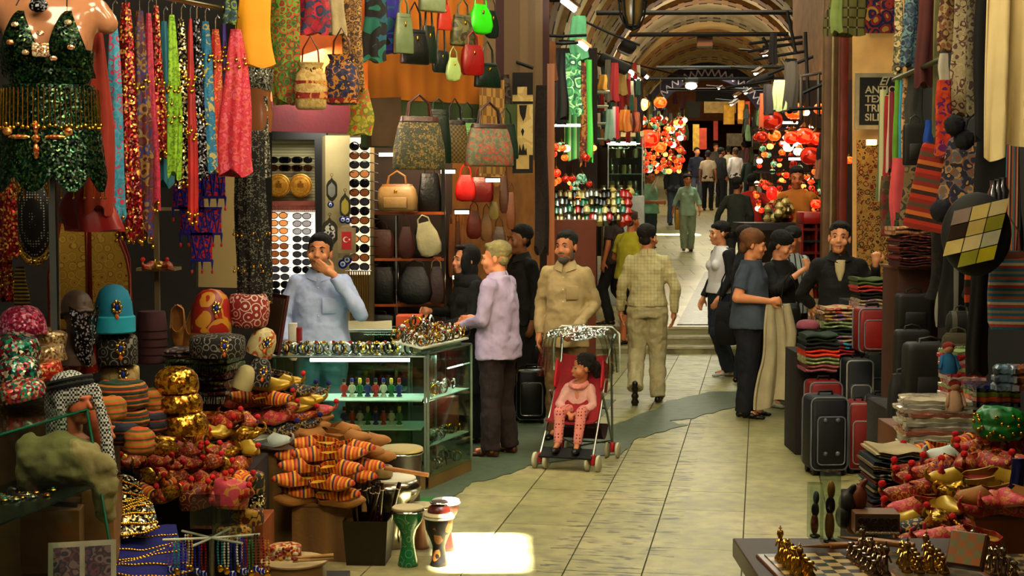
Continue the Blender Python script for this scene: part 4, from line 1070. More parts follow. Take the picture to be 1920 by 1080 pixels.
def jf(u, v):
 w = .055 + .115 * min(1, v * 1.5); x = (u - .5) * 2 * w * (1 + .1 * sin(9 * v)); return V((x + .04 * sin(v * 3), .05 * sin(u * 14) * (.3 + v) * .6, -.98 * v - .05 * sin(u * 5 + 1) * v))
b = MB(); b.grid(jf, 30, 26, .02); o = b.build('jacket_body', cloth('#b5ab8c', .12), jk)
b = MB(); b.tube([(.12, -.04, -.05), (.17, -.05, -.3), (.16, -.04, -.62)], [.035, .05, .04], 10); b.build('sleeve', cloth('#b5ab8c', .12), jk)
def softbag(name, label, px, py, Y, w, h, d, m, strap=None, cat='bag', yaw=0):
 r = empty(name, P(px, py, Y), RAD(yaw), label, cat)
 b = MB(); b.loft([(-h/2, 0, 0, w*.38, d*.35), (-h*.45, 0, 0, w*.46, d*.46), (-h*.1, 0, 0, w*.5, d*.5), (h*.25, 0, 0, w*.46, d*.4), (h*.45, 0, 0, w*.42, d*.2), (h/2, 0, 0, w*.40, d*.1)], e=.6, n=28); b.build('bag_body', m, r)
 if strap:
  b = MB(); b.tube([(-w*.4, 0, h*.42), (-w*.25, 0, h*.42 + strap*.7), (0, 0, h*.42 + strap), (w*.25, 0, h*.42 + strap*.7), (w*.4, 0, h*.42)], .009, 6); b.build('strap', m, r)
 b = MB(); b.rbox((0, -d*.42, h*.12), (w*.62, .012, h*.34), .006); b.build('flap', m, r)
 return r
softbag('shoulder_bag', 'large black fabric bag hanging by the white-topped woman', 1362, 606, 16.0, .34, .48, .16, cloth('#0e0e10'), .4, yaw=-60)
softbag('handbag', 'small dark green handbag on the hip of the black-topped woman', 1480, 588, 13.5, .22, .2, .09, leather('#1c1f18'), .3)
softbag('carrier_bag', 'yellow carrier bag in the hand of the woman in pale green', 1270, 412, 29.7, .10, .42, .06, mat('#b08a1e', rough=.5), .1)
b = MB(); b.box((0, 0, 0), (.02, .23, .32), (0, RAD(25), 0)); o = b.build('paper_sheaf', mat('#c2b79e', rough=.8)); o.location = P(1228, 345, 27.7); tag(o, 'sheaf of papers held by the man in mint green', 'papers')
# ================================================================ left stalls: near goods
crate('tall plywood crate carrying the curled slipper pile', 505, 1030, 105, 190, 8.1, .42, yaw=-14, ground=True)
crate('low plywood crate under the orange striped slippers', 604, 1055, 122, 112, 7.85, .40, yaw=-12)
crate('cardboard coloured crate under the folded embroidered bags', 395, 800, 100, 55, 8.4, .45, m=mat('#7d6238', rough=.9, bump=.2), ground=True)
crate('dark draped platform carrying the hats and gold slippers', 280, 960, 380, 75, 7.35, .6, m=cloth('#2a1a12'), name='display_platform', cat='platform', frame=False, ground=True)
crate('cardboard brown counter under the beaded caps', 50, 830, 240, 78, 6.45, .5, m=mat('#6a4e2a', rough=.9), name='display_counter', cat='counter', frame=False, ground=True)
crate('orange plywood platform under the pink and black caps', 430, 1040, 130, 60, 7.4, .35, m=mat('#9a5422', rough=.7), name='display_platform', cat='platform', frame=False, ground=True)
def torso():
 Y = 6.0; r = empty('mannequin', P(98, 380, Y), RAD(6), 'glossy headless mannequin torso wearing the green dance costume', 'mannequin')
 mm = mat('#a87858', rough=.18, var=.05, coat=.4); k = Y / 2667
 z = lambda py: (380 - py) * k
 b = MB(); b.loft([(z(330), 0, .01, .20, .12), (z(260), 0, .01, .195, .12), (z(200), 0, 0, .165, .105), (z(160), 0, 0, .15, .1), (z(110), 0, -.005, .17, .105), (z(60), 0, -.01, .19, .11), (z(25), 0, 0, .21, .10), (z(0), 0, .01, .19, .08), (z(-20), 0, .01, .08, .06), (z(-70), 0, .01, .06, .055)], e=.9, n=32)
 for sx in (-1, 1):
  b.ell((sx * .085, -.07, z(85)), (.085, .075, .085)); b.cap_((sx * .19, 0, z(20)), (sx * .235, .01, z(45)), .055, .05)
 remesh(b.build('torso', mm, r), .012, 4)
 b = MB(); b.cyl((0, .02, z(330)), (0, .02, z(620)), .02); b.build('pole', CHROME, r)
 return r, z
_, tz = torso()
def dance_costume():
 Y = 5.98; r = empty('dance_costume', P(98, 380, Y), RAD(6), 'green sequined belly dance costume with gold fringe on the mannequin', 'costume')
 z = tz; b = MB()
 for sx in (-1, 1):
  def cf(u, v, sx=sx):
   w = .095 * (1 - v ** 1.6 * .95); x = sx * .095 + (u - .5) * 2 * w; zz = z(150) + (z(22) - z(150)) * v
   dd = ((x - sx * .085) / .1) ** 2 + ((zz - z(85)) / .12) ** 2
   return V((x, -.158 + .06 * dd + (.02 if v > .9 else 0), zz))
  b.grid(cf, 16, 16, .012)
 b.build('bodice', SEQGR, r)
 b = MB(); b.loft([(z(165), 0, 0, .158, .108), (z(150), 0, 0, .172, .118), (z(120), 0, -.005, .182, .12), (z(100), 0, -.005, .185, .12)], e=.9, n=32); b.build('side_band', SEQGR, r)
 b = MB()
 for sx in (-1, 1): b.tube([(sx * .1, -.13, z(24)), (sx * .09, -.07, z(0)), (sx * .06, .0, z(-25))], .003, 5)
 b.build('strap', BLACKC, r)
 b = MB(); b.rbox((0, -.165, z(105)), (.07, .02, .06), .01);
 for c in ((-.1, 60), (.11, 55), (-.12, 92), (.12, 100), (-.06, 110), (.05, 120), (.0, 75)): b.ell((c[0], -.165, z(c[1])), (.016, .008, .012), n=8)
 b.build('jewelled_ornament', mat(['#c8a070', '#b06a40', '#e0d0b0'], 'sequin', 150, rough=.2, metal=.6), r)
 def sk(u, v):
  a = -pi * 1.0 * u - 0; w = .185 + .045 * v; hem = 4.5
  zz = z(165) + (z(330) - z(165)) * v - v * v * .07 * abs(sin(u * pi * hem))
  return V((w * cos(a) * 1.02, -.012 + w * .68 * sin(a) - .02, zz))
 b = MB(); b.grid(sk, 54, 14, .008); b.build('skirt', SEQGR, r)
 b = MB()
 for i in range(30):
  a = -pi * (i + .5) / 30; x, y = .205 * cos(a), -.03 + .142 * sin(a); z0 = z(172); z1 = z(235 + 8 * abs(sin(i)))
  b.tube([(x, y, z0), (x * 1.03, y * 1.05, z1)], .0022, 4); b.ell((x * 1.03, y * 1.05, z1 - .006), (.009, .006, .009), n=8)
 for i in range(14):
  a = -pi * (i + .5) / 14; x, y = .225 * cos(a), -.03 + .155 * sin(a); z0 = z(330); b.tube([(x, y, z0), (x, y, z0 - .09)], .002, 4); b.ell((x, y, z0 - .095), .006, n=6)
 b.build('gold_fringe', GOLD, r)
 b = MB()
 for dx, dz, rx, rz in ((0, 0, .018, .018), (0, .045, .011, .03), (0, -.05, .012, .035), (-.07, .008, .045, .011), (.07, .008, .045, .011), (-.12, .03, .02, .02), (.12, .03, .02, .02)): b.ell((dx - .02, -.19 + abs(dx) * .28, z(265) + dz), (rx, .009, rz), n=10)
 b.build('belt_ornament', mat(['#c87a4a', '#d8b060', '#a84a30'], 'sequin', 130, rough=.2, metal=.7), r)
 return r
dance_costume()
b = MB(); b.ell((0, 0, 0), (.04, .02, .03)); o = b.build('necklace', SEQBLK); o.location = P(72, 10, 5.85); tag(o, 'dark beaded necklace pendant at the mannequin neck', 'necklace')
b = MB(); b.cyl(P(-60, -40, 5.9), P(296, -8, 6.4), .012); b.cyl(P(296, -8, 6.4), P(416, 16, 7.1), .012); b.ell(P(416, 16, 7.1), .018); o = b.build('clothes_rail', metal('#8a7a4a', .35)); tag(o, 'brass clothes rail carrying the sequined scarves', 'rail')
SC_ = [
 (12, 300, 480, 30, 6.6, SEQRED, 'dark red beaded fringe scarf at the edge behind the mannequin', 0),
 (180, 40, 395, 40, 6.25, cloth('#8a2c10'), 'rust orange satin scarf beside the dance costume', 0),
 (168, 330, 432, 78, 6.3, mat('#8a1410', rough=.45, var=.3), 'red satin harem cloth gathered below the mannequin', 0),
 (212, 30, 412, 26, 6.4, mat(['#3a8aa0', '#4a98ac', '#b03a5a', '#3a8aa0', '#2f7a94'], 'floral', 30, rough=.7), 'light blue scarf with pink flowers', .98),
 (236, 5, 440, 34, 6.6, SEQRED, 'dark red sequined scarf with gold coins beside the blue floral one', (.35, .98)),
 (262, 20, 445, 28, 6.7, mat(['#4a0f14', '#8a6a2c', '#2a2a6a', '#6a1218'], 'floral', 26, rough=.6), 'wine and gold patterned scarf', (.3, .99)),
 (279, 25, 385, 20, 6.8, mat(['#b02848', '#c03a58', '#98203c'], 'floral', 40, rough=.6), 'raspberry pink lace scarf', .97),
 (293, 10, 290, 20, 6.9, SEQRED, 'narrow maroon beaded scarf beside the pink lace one', (.5, .97)),
 (307, 40, 345, 24, 7.0, mat('#1f6a78', rough=.6, var=.3), 'dark teal chiffon scarf beside the lime one', .5),
 (322, 28, 330, 22, 7.0, mat(['#8ab81e', '#9cc82a', '#8ab81e', '#6a8a1a'], 'floral', 50, rough=.6), 'lime yellow chiffon scarf', (.45, .6)),
 (340, 35, 345, 24, 7.05, SEQB, 'black hip scarf with rows of gold coins', (.3, .6, .95)),
 (357, 35, 412, 13, 6.95, mat('#a81c14', rough=.55, var=.3), 'narrow scarlet scarf with coins', (.3, .55, .96)),
 (369, 35, 330, 22, 7.1, SEQBLK, 'black and purple beaded scarf', (.3, .6)),
 (385, 40, 318, 26, 7.15, mat(['#136a88', '#1878a0', '#136a88', '#b0a060'], 'floral', 34, rough=.55), 'peacock blue scarf with gold thread', .22),
 (404, 55, 318, 26, 7.2, mat(['#b02a1c', '#c23a28', '#b02a1c', '#c89040'], 'floral', 50, rough=.55), 'vermilion chiffon scarf with gold flecks', .2),
 (420, 40, 270, 11, 7.25, mat('#3a1a78', rough=.55), 'narrow violet scarf beside the coral one', .2),
 (441, 55, 325, 44, 7.2, mat(['#b8283c', '#c83a4c', '#b8283c', '#c85a4a', '#d0607a'], 'floral', 38, rough=.5), 'full coral red chiffon scarf at the end of the rail', .2),
]
for px, yt, yb, w, Y, m, lab, co in SC_:
 hang('hanging_scarf', lab, px, yt, yb, w * 1.22, Y, m, coins=co or None, top=.34, hanger=True, flat=.6)
hang('hanging_cloth', 'plain yellow cotton cloth hanging over the scarves', 478, -30, 124, 62, 7.3, mat('#e0a010', rough=.7, var=.08), cat='cloth', top=.85, pleats=4, amp=.12, flat=.22)
hang('hanging_scarf', 'dark green floral scarf tip beside the yellow cloth', 430, -30, 44, 22, 7.1, mat(['#1f3a2a', '#2a4a6a', '#7a8a3a', '#152a20'], 'floral', 30, rough=.7))
def torso2():
 Y = 8.2; r = empty('mannequin', P(482, 250, Y), RAD(-15), 'small mannequin torso in silver net top below the yellow cloth', 'mannequin')
 k = Y / 2667; z = lambda p: (250 - p) * k
 b = MB(); b.loft([(z(248), 0, 0, .085, .06), (z(215), 0, 0, .095, .065), (z(185), 0, 0, .08, .055), (z(150), 0, -.01, .095, .07), (z(125), 0, 0, .1, .06), (z(112), 0, 0, .05, .04)], e=.9, n=24); b.build('torso', mat('#8a5a38', rough=.25, var=.05), r)
 b = MB(); b.loft([(z(172), 0, 0, .09, .062), (z(150), 0, -.012, .103, .077), (z(122), 0, -.004, .108, .068)], e=.9, n=24); b.build('net_top', mat(['#8a8878', '#2a2a26', '#b8b8a8', '#5a5a50'], 'sequin', 140, rough=.3, metal=.6), r)
 return r
torso2()
FRB = mat(['#0e0e0d', '#1c1b18', '#8a8876', '#0e0e0d', '#2a2824'], 'floral', 60, rough=.5, metal=.3)
hang('hanging_shawl', 'black shawl with silver beaded fringe below the small torso', 470, 245, 560, 58, 8.1, FRB, cat='shawl', top=.8, pleats=9, amp=.22, coins=(.6, .8, .98), fringe=FRB, flat=.3)
hang('hanging_shawl', 'narrow silver beaded strand shawl beside the sunglasses panel', 497, 180, 330, 14, 8.15, mat(['#6a685a', '#b0ae9a', '#2a2a26'], 'sequin', 130, rough=.3, metal=.6), cat='shawl')
FY = lambda px: 10.0 + (px - 690) * .0058         # facade band recedes slowly
hang('hanging_dress', 'long green and red printed dress over the maroon valance', 535, -30, 192, 58, 9.0, mat(['#4a7a1e', '#8a2a14', '#6a9a2a', '#b0541e', '#3a5a1a'], 'floral', 26, rough=.7), cat='dress', top=.8, pleats=4, amp=.15, flat=.25)
hang('hanging_blouse', 'crimson printed blouse hanging above the cream drawstring bag', 588, -30, 64, 50, 9.1, mat(['#a81c38', '#8a1228', '#2a3a5a', '#b82040'], 'floral', 18, rough=.7), cat='blouse', top=.9, flat=.25)
hang('hanging_blouse', 'cream knitted blouse beside the crimson one', 628, -30, 64, 34, 9.2, mat('#a89a78', rough=.9, bump=.4), cat='blouse', top=.9, flat=.25)
hang('hanging_scarf', 'long brown and gold leaf pattern scarf', 662, -30, 168, 36, 9.3, mat(['#5a3a18', '#8a6a2c', '#3a2412', '#a88440'], 'floral', 34, rough=.6), top=.9, flat=.25, pleats=3)
hang('hanging_scarf', 'yellow green scarf with bordered end under the brown one', 676, 168, 252, 44, 9.35, mat(['#8a8a2a', '#a89a30', '#6a7a2a', '#b0501e'], 'floral', 22, rough=.7), top=.7, flat=.2, pleats=3, amp=.15)
hang('hanging_skirt', 'blue and black tie dyed skirt hanging left of the green bags', 702, -30, 114, 40, 9.8, mat(['#14586a', '#101214', '#0e0f12', '#1a6a5a', '#0e0f12'], 'floral', 6, rough=.8), cat='skirt', top=.9, flat=.3)
hang('hanging_skirt', 'violet and turquoise tie dyed skirt', 730, -30, 98, 34, 10.0, mat(['#2a1a7a', '#0e6a9a', '#101216', '#155a6a', '#2a2a8a'], 'floral', 6, rough=.8), cat='skirt', top=.9, flat=.3)
CRB = mat(['#a8986a', '#b8a878', '#8a7a4a'], 'floral', 30, rough=.8)
def kilim_bucket(label, px, yt, yb, w, Y, cols, yaw, band):
 r = bag(label, px, yt, yb, w, Y, mat(cols, 'floral', 30, rough=.85, bump=.4), trim=leather('#5a2418'), handle=50, yaw=yaw, style='bucket', name='hanging_drawstring_bag', d=.8)
 h = P(px, yt, Y).z - P(px, yb, Y).z; W = S(w, Y) / max(.55, cos(RAD(yaw)))
 b = MB(); b.loft([(h * .22, 0, 0, W * .492, W * .41), (h * .6, 0, 0, W * .492, W * .40)] if band else [(h * .02, 0, 0, W * .46, W * .38), (h * .12, 0, 0, W * .48, W * .40)], e=.62, n=32); b.build('woven_band', mat(['#7a1610', '#8a2016', '#b8883a', '#7a1610'], 'floral', 20, rough=.85), r)
kilim_bucket('cream and red kilim drawstring bag hanging on orange wall', 583, 118, 205, 62, 8.9, ['#b8a068', '#a88c54', '#c0a878'], 8, True)
kilim_bucket('blue and gold kilim drawstring bag with orange base', 641, 103, 196, 64, 9.0, ['#2a2a4a', '#3a3a5a', '#b07a2c', '#1f2038'], -8, False)
DG = leather('#15291c'); SG = leather('#6a7a58'); RD = leather('#8a1712')
for a in [
 ('sage green perforated shoulder bag in the upper row', 757, 25, 100, 32, 10.1, SG, 30, 40, 'tote'),
 ('large black leather tote in the upper row', 778, 55, 120, 46, 10.2, leather('#101411'), 50, 40, 'tote'),
 ('bottle green upright tote beside the black one', 804, 48, 118, 26, 10.4, DG, 40, 40, 'tote'),
 ('small near-black green handbag with long strap', 827, 95, 136, 30, 10.5, leather('#13201a'), 60, 40, 'duffel'),
 ('pale lime teardrop purse', 850, 108, 152, 26, 10.5, leather('#9ab070'), 20, 40, 'hobo'),
 ('pale sage bag at the very top of the row', 810, -30, 22, 44, 10.3, leather('#7a8868'), 20, 40, 'tote'),
 ('flat coral red pouch high in the row', 833, 8, 56, 24, 10.5, leather('#b03a2c'), 20, 40, 'tote'),
 ('olive patchwork bag above the red one', 868, 28, 86, 42, 10.7, mat(['#4a4a2c', '#5a5a38', '#3a3020', '#6a6a44'], 'floral', 12, rough=.5), 30, 40, 'tote'),
 ('neon green soft leather bag', 901, 8, 64, 42, 10.8, mat('#3ac818', rough=.4, var=.1), 25, 40, 'hobo'),
 ('dark bag peeking out behind the neon green one', 922, 20, 72, 26, 11.0, DG, 25, 40, 'hobo'),
 ('tomato red buckled handbag in the upper row', 886, 84, 141, 40, 10.7, RD, 25, 36, 'duffel'),
 ('big dark green slouchy bag ending the upper row', 914, 118, 164, 44, 10.9, DG, 40, 40, 'tote')]:
 bag(a[0], a[1], a[2], a[3], a[4], a[5] - .15, a[6], handle=a[7], yaw=a[8], style=a[9], group=None, buckle=True, name='hanging_handbag')
TAP = mat(['#3a3a2a', '#5a5a3a', '#8a7038', '#2a3a34', '#4a4a34'], 'floral', 38, rough=.7)
for a in [
 ('grey green tapestry tote with brown handles, largest of the lower row', 786, 218, 318, 88, 9.9, TAP, leather('#4a2418'), 40, 30),
 ('dark green leather tote behind the tapestry one', 822, 205, 306, 44, 10.3, DG, DG, 20, 30),
 ('brown checked canvas handbag with black straps', 853, 225, 306, 48, 10.4, mat(['#6a5a2a', '#3a2c14'], 'check', 60, rough=.5), leather('#101010'), 40, 30),
 ('green dotted canvas handbag in the lower row', 876, 222, 302, 50, 10.55, mat(['#6a9a58', '#a8c890'], 'dots', 60, rough=.6), leather('#101410'), 30, 30),
 ('grey flowered canvas tote with salmon blossoms', 917, 232, 312, 84, 10.5, mat(['#6a6a50', '#7a7458', '#a0483a', '#5a6450'], 'floral', 30, rough=.7), leather('#3a2018'), 40, 30),
 ('plain dark green tote at the far end of the lower row', 948, 232, 298, 44, 10.9, leather('#22352a'), DG, 30, 30)]:
 bag(a[0], a[1], a[2], a[3], a[4], a[5], a[6], trim=a[7], handle=a[8], yaw=a[9], style='tote', name='hanging_handbag')
def panel(name, pts, m, th=.06, label=None, cat=None, smooth=False):
 """slab whose front corners are photo pixels at given depths: [(px,py,Y)...]"""
 q = [P(*p) for p in pts]; nrm = (q[1] - q[0]).cross(q[-1] - q[0]).normalized()
 if nrm.y < 0: nrm = -nrm
 n = len(q); b = MB(); b.add(q + [p + nrm * th for p in q], [tuple(range(n)), tuple(reversed(range(n, 2*n)))] + [(i, (i+1) % n, (i+1) % n + n, i + n) for i in range(n)])
 o = b.build(name, m, smooth=False)
 if label: tag(o, label, cat)
 else: struct(o)
 return o
ORP = mat(['#b8722a', '#c07c30', '#ae6a26'], 'wood', 10, rough=.45, ax='X')
panel('wall_left_fascia', [(500, -60, 9.6), (500, 190, 9.6), (690, 188, 10.2), (690, -60, 10.2)], mat('#b05a1c', rough=.5), .08)
panel('wall_left_band', [(688, -60, 10.4), (688, 184, 10.4), (906, 196, 11.6), (906, -60, 11.6)], ORP, .08)
panel('wall_left_strip', [(688, 182, 10.42), (688, 276, 10.42), (970, 282, 12.0), (970, 196, 12.0)], mat('#4a5a34', rough=.7), .06)
panel('valance', [(508, 190, 9.5), (508, 246, 9.5), (692, 252, 10.15), (692, 190, 10.15)], cloth('#5a0f1c'), .03, 'maroon cloth valance above the sunglasses kiosk', 'valance')
panel('fuse_cabinet', [(696, 184, 10.3), (696, 274, 10.3), (752, 274, 10.5), (752, 182, 10.5)], mat('#4a3820', rough=.6), .05, 'brown fuse cabinet door above the leather bags', 'cabinet')
crk = mat(['#4a2e14', '#5a3818'], 'wood', 10, rough=.5)
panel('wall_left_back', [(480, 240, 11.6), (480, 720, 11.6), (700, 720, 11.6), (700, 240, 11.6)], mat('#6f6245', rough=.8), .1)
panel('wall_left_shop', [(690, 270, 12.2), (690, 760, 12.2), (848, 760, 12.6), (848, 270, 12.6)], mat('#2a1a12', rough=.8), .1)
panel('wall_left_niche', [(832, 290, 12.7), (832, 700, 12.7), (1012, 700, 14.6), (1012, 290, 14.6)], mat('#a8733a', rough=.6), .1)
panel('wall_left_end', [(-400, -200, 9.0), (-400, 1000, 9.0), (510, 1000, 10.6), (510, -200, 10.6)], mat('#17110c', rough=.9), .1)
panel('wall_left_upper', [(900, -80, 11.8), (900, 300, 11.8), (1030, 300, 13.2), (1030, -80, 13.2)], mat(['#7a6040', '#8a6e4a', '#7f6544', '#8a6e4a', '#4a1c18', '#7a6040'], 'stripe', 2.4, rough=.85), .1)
panel('display_board', [(372, 190, 8.75), (372, 538, 8.75), (452, 540, 8.9), (452, 190, 8.9)], mat(['#8a7a54', '#8a7a54', '#4a4028'], 'dots', 16, rough=.8), .03, 'cream perforated display board behind the beaded shawl', 'board')
r = empty('corner_shelf', P(295, 540, 9.0), 0, 'tall corner shelf with slippers in the dark behind the scarves', 'shelf')
b = MB(); b.box((0, 0, .3), (.03, .03, 1.1)); b.build('post', mat('#6a5a3c', rough=.6), r, smooth=False)
for i, zz in enumerate((.12, .5)):
 b = MB(); b.box((.0, .05, zz), (.24, .2, .02)); b.build('shelf_board', mat('#7a6a44', rough=.6), r, smooth=False)
for i, (x_, k) in enumerate(((286, 'red'), (300, 'gold'), (313, 'red'))): slip(k, x_, 508, 8.95, -10 + 12 * i, 'on the dark corner shelf', .9)
def pennants():
 r = empty('wall_hanging', P(372, 330, 7.6), 0, 'red and blue felt zigzag wall hanging with tassels below the scarves', 'hanging')
 k = 7.6 / 2667; fb = mat(['#a81c18', '#b02418', '#14127a', '#a81c18', '#1a1890'], 'floral', 20, rough=.9); bl = cloth('#12107a')
 for x0, x1, z0, z1 in ((-48, 10, 0, 60), (5, 50, -30, 40), (-35, 42, 60, 108), (-14, 24, 108, 158)):
  b = MB(); b.box(((x0+x1)/2*k, 0, -(z0+z1)/2*k), ((x1-x0)*k, .01, (z1-z0)*k)); b.build('felt_panel', fb, r, smooth=False)
  b = MB()
  n = max(2, int((x1-x0)/14))
  b.box(((x0+x1)/2*k, -.006, -z1*k), ((x1-x0)*k + .01, .012, .014)); b.box(((x0+x1)/2*k, -.006, -z0*k), ((x1-x0)*k + .01, .012, .012))
  for i in range(n):
   xa = x0 + (x1-x0)*i/n; xb = x0 + (x1-x0)*(i+1)/n; xm = (xa+xb)/2
   b.tube([(xa*k, -.006, -z0*k), (xm*k, -.008, -z1*k)], .004, 4); b.tube([(xm*k, -.008, -z1*k), (xb*k, -.006, -z0*k)], .004, 4)
  b.build('braid', bl, r)
  b = MB()
  for i in range(n + 1):
   x = (x0 + (x1-x0)*i/n)*k; b.tube([(x, 0, -z1*k), (x, -.004, -z1*k - .05)], [.008, .002], 5); b.ell((x, -.004, -z1*k - .06), (.007, .007, .012), m=1, n=6)
  b.build('tassel', [bl, cloth('#b02a1c')], r)
pennants()
VST = mat(['#b8963a', '#c8a84a', '#7a1210', '#b8963a', '#8a1a14'], 'swirl', 20, rough=.5)
def waistcoat(label, px, yt, yb, w, Y, m, edge, yaw=0):
 r = empty('hanging_waistcoat', P(px, yt, Y), RAD(yaw), label, 'waistcoat'); k = Y / 2667; W = w * k; Hh = (yb - yt) * k
 pl = lambda s_: [(s_ * W * .03, -Hh * .10), (s_ * W * .10, 0), (s_ * W * .33, -Hh * .01), (s_ * W * .37, -Hh * .15), (s_ * W * .46, -Hh * .33), (s_ * W * .5, -Hh * .5), (s_ * W * .5, -Hh), (s_ * W * .04, -Hh)]
 for s_ in (-1, 1):
  b = MB(); b.prism(pl(s_), -.012, .012); b.build('front_panel', m, r, smooth=False)
  b = MB(); q = [V((x, -.014, z)) for x, z in pl(s_)]; b.tube(q, .006, 6, closed=True); b.build('piping', edge, r)
 b = MB(); b.prism([(-W * .34, -Hh * .02), (W * .34, -Hh * .02), (W * .48, -Hh * .35), (W * .5, -Hh), (-W * .5, -Hh), (-W * .48, -Hh * .35)], .04, .05); b.build('back_panel', edge, r, smooth=False)
 return r
waistcoat('gold embroidered red velvet waistcoat hanging behind the hats', 166, 415, 618, 152, 7.6, VST, cloth('#7a0f12'))
r = empty('sequined_blouse', P(65, 345, 7.0), 0, 'black net sequined top with gold chain edging beside the mannequin', 'top')
k = 7.0 / 2667
b = MB(); b.ell((0, 0, -65 * k), (36 * k, .05, 78 * k), n=28); b.build('net_panel', mat(['#0c0c0e', '#b8b8b0'], 'dots', 75, rough=.4), r)
b = MB(); b.torus((0, -.01, -65 * k), 38 * k, .012, (0, 1, 0), 30, 6, sq=2.05); b.torus((0, -.02, -62 * k), 43 * k, .007, (0, 1, 0), 30, 6, sq=2.0); b.build('chain_edging', SEQG, r)
hang('hanging_strip', 'black and gold striped beaded panel below the sequined top', 38, 500, 575, 26, 7.0, mat(['#b8a040', '#0c0c0c'], 'stripe', 55, rough=.4, ax='Z'), cat='panel', flat=.2)
hang('hanging_belt', 'red and green beaded fringe belt at the picture edge', 8, 330, 560, 22, 6.8, SEQRED, cat='belt', coins=(.4, .8), flat=.5)
for i in range(5):
 b = MB(); b.lathe([(.086, 0), (.09, .005), (.078, .11), (.074, .115), (.01, .115)], n=24); o = b.build('fez', mat('#3a0a12', rough=.85), None, P(285, 680 - i * 15, 8.3) ); tag(o, 'dark maroon felt fez in the tall stack behind the turquoise hat', 'fez', 'maroon fez stack')
for px, py, t in ((336, 640, 0), (362, 645, 16)):
 slip('tan', px, py - 30, 8.4, 0, 'standing upright beside the fezzes', 1.0, tilt=100, roll=t)
hat('raspberry sequined dome cap at the very edge of the cap heap', 45, 634, 88, 62, 6.5, SEQP, 'dome', tilt=-8, roll=-10)
hat('green and pearl beaded cap in front of the raspberry one', 32, 672, 86, 50, 6.35, SEQM, 'dome', tilt=12, roll=8)
hat('beige glass beaded cap stacked beside the raspberry cap', 88, 652, 66, 38, 6.6, SEQT, 'kufi', roll=12)
hat('tan beaded cap with gold rim lower in the heap', 88, 684, 78, 36, 6.5, SEQT, 'kufi', roll=-14)
hat('red felt cap with bead rim below the beige ones', 75, 716, 92, 36, 6.4, mat(['#a01c14', '#b83018', '#c8a060'], 'sequin', 90, rough=.4, metal=.3), 'kufi', roll=-14)
hat('turquoise and silver beaded cap, second of the big beaded pair', 36, 712, 84, 46, 6.25, SEQM, 'dome', roll=-8)
hat('multicoloured beaded cap at the bottom of the heap', 42, 752, 96, 46, 6.2, mat(['#8a2a4a', '#2f8a6a', '#c8b090', '#6a3a2a', '#b04a3a'], 'sequin', 80, rough=.25, metal=.4), 'dome', roll=-10)
hat('red pillbox cap with gold brooch behind the checked headcloth', 142, 698, 86, 56, 6.9, mat(['#8a1410', '#98180f', '#c8a040', '#8a1410'], 'floral', 24, rough=.6), 'fez', brooch=True)
hat('turquoise velvet hat with rolled brim and jewel', 214, 624, 72, 92, 6.9, mat('#0f7c98', rough=.75, var=.1), 'dome', band=mat('#1e9ab0', rough=.7, var=.1), brooch=True, name='velvet_hat')
hat('black swirl embroidered hat under the turquoise one', 220, 682, 76, 60, 6.95, SWB, 'kufi', brooch=True)
hat('cream embroidered hat under the black swirl one', 225, 716, 72, 34, 7.0, mat(['#b0a070', '#c0b080', '#b89038'], 'floral', 26, rough=.7), 'kufi', brooch=True)
TUR = [mat(['#2a4a30', '#b5541e', '#5a2418', '#2a4a30', '#b8722a', '#1f3828'], 'stripe', 22, rough=.9, ax='Z'), mat(['#b5521c', '#8a7a2a', '#b8692a', '#5a5a22'], 'stripe', 26, rough=.9, ax='Z'), mat(['#2a1c28', '#2a3a4a', '#a8522a', '#20151c', '#1c2a38'], 'stripe', 24, rough=.9, ax='Z')]
for i, (px, yb, w, h, Y, k, lab) in enumerate([(228, 768, 104, 58, 6.8, 0, 'green and orange striped turban cap, topmost of the turban pile'), (284, 770, 62, 44, 6.95, 1, 'orange striped turban cap leaning on the gold caps'), (205, 786, 66, 44, 6.5, 1, 'olive and orange striped turban cap beside the checked headcloth'),
      (243, 800, 76, 40, 6.8, 0, 'dark green striped turban cap in the middle of the pile'), (284, 810, 62, 44, 6.9, 2, 'navy and rust striped turban cap'), (230, 832, 74, 40, 6.7, 2, 'purple and rust striped turban cap low in the pile'), (262, 850, 60, 50, 6.6, 1, 'yellow and orange knotted turban cap at the bottom')]):
 hat(lab, px, yb, w, h, Y, TUR[k], 'turban', name='turban_cap')
for px, yb, w, h, lab in ((331, 734, 84, 48, 'gold filigree beaded cap on top of the golden stack'), (334, 770, 92, 42, 'gold filigree cap in the middle of the golden stack'), (345, 812, 92, 48, 'gold coin cap at the foot of the golden stack')):
 hat(lab, px, yb, w, h, 7.0, mat(['#c8922c', '#e8c050', '#8a5c1c', '#d8a83c', '#b07020'], 'sequin', 62, rough=.22, metal=.85), 'dome')
def mhead(label, px, py, Y, yaw, m, s=1.0):
 r = empty('mannequin_bust', P(px, py, Y), RAD(yaw), label, 'mannequin head'); b = MB(); b.M = Matrix.Scale(s, 4)
 b.ell((0, .012, .033), (.074, .092, .088)); b.ell((0, -.028, -.022), (.060, .070, .082)); b.ell((0, -.048, -.088), (.038, .042, .030)); b.cap_((0, -.092, .012), (0, -.118, -.026), .008, .012, 8)
 b.cap_((-.016, -.092, -.056), (.016, -.092, -.056), .009, .009, 8); b.cap_((-.032, -.086, .024), (.032, -.086, .024), .011, .011, 8); b.cap_((0, .01, -.05), (0, .02, -.2), .05, .055); b.lathe([(.08, -.24), (.075, -.19), (.05, -.17)], n=20)
 remesh(b.build('head', m, r), .006, 3); return r
mhead('taupe bald mannequin head wearing the black face veil', 146, 590, 6.75, 38, mat('#6a5648', rough=.5))
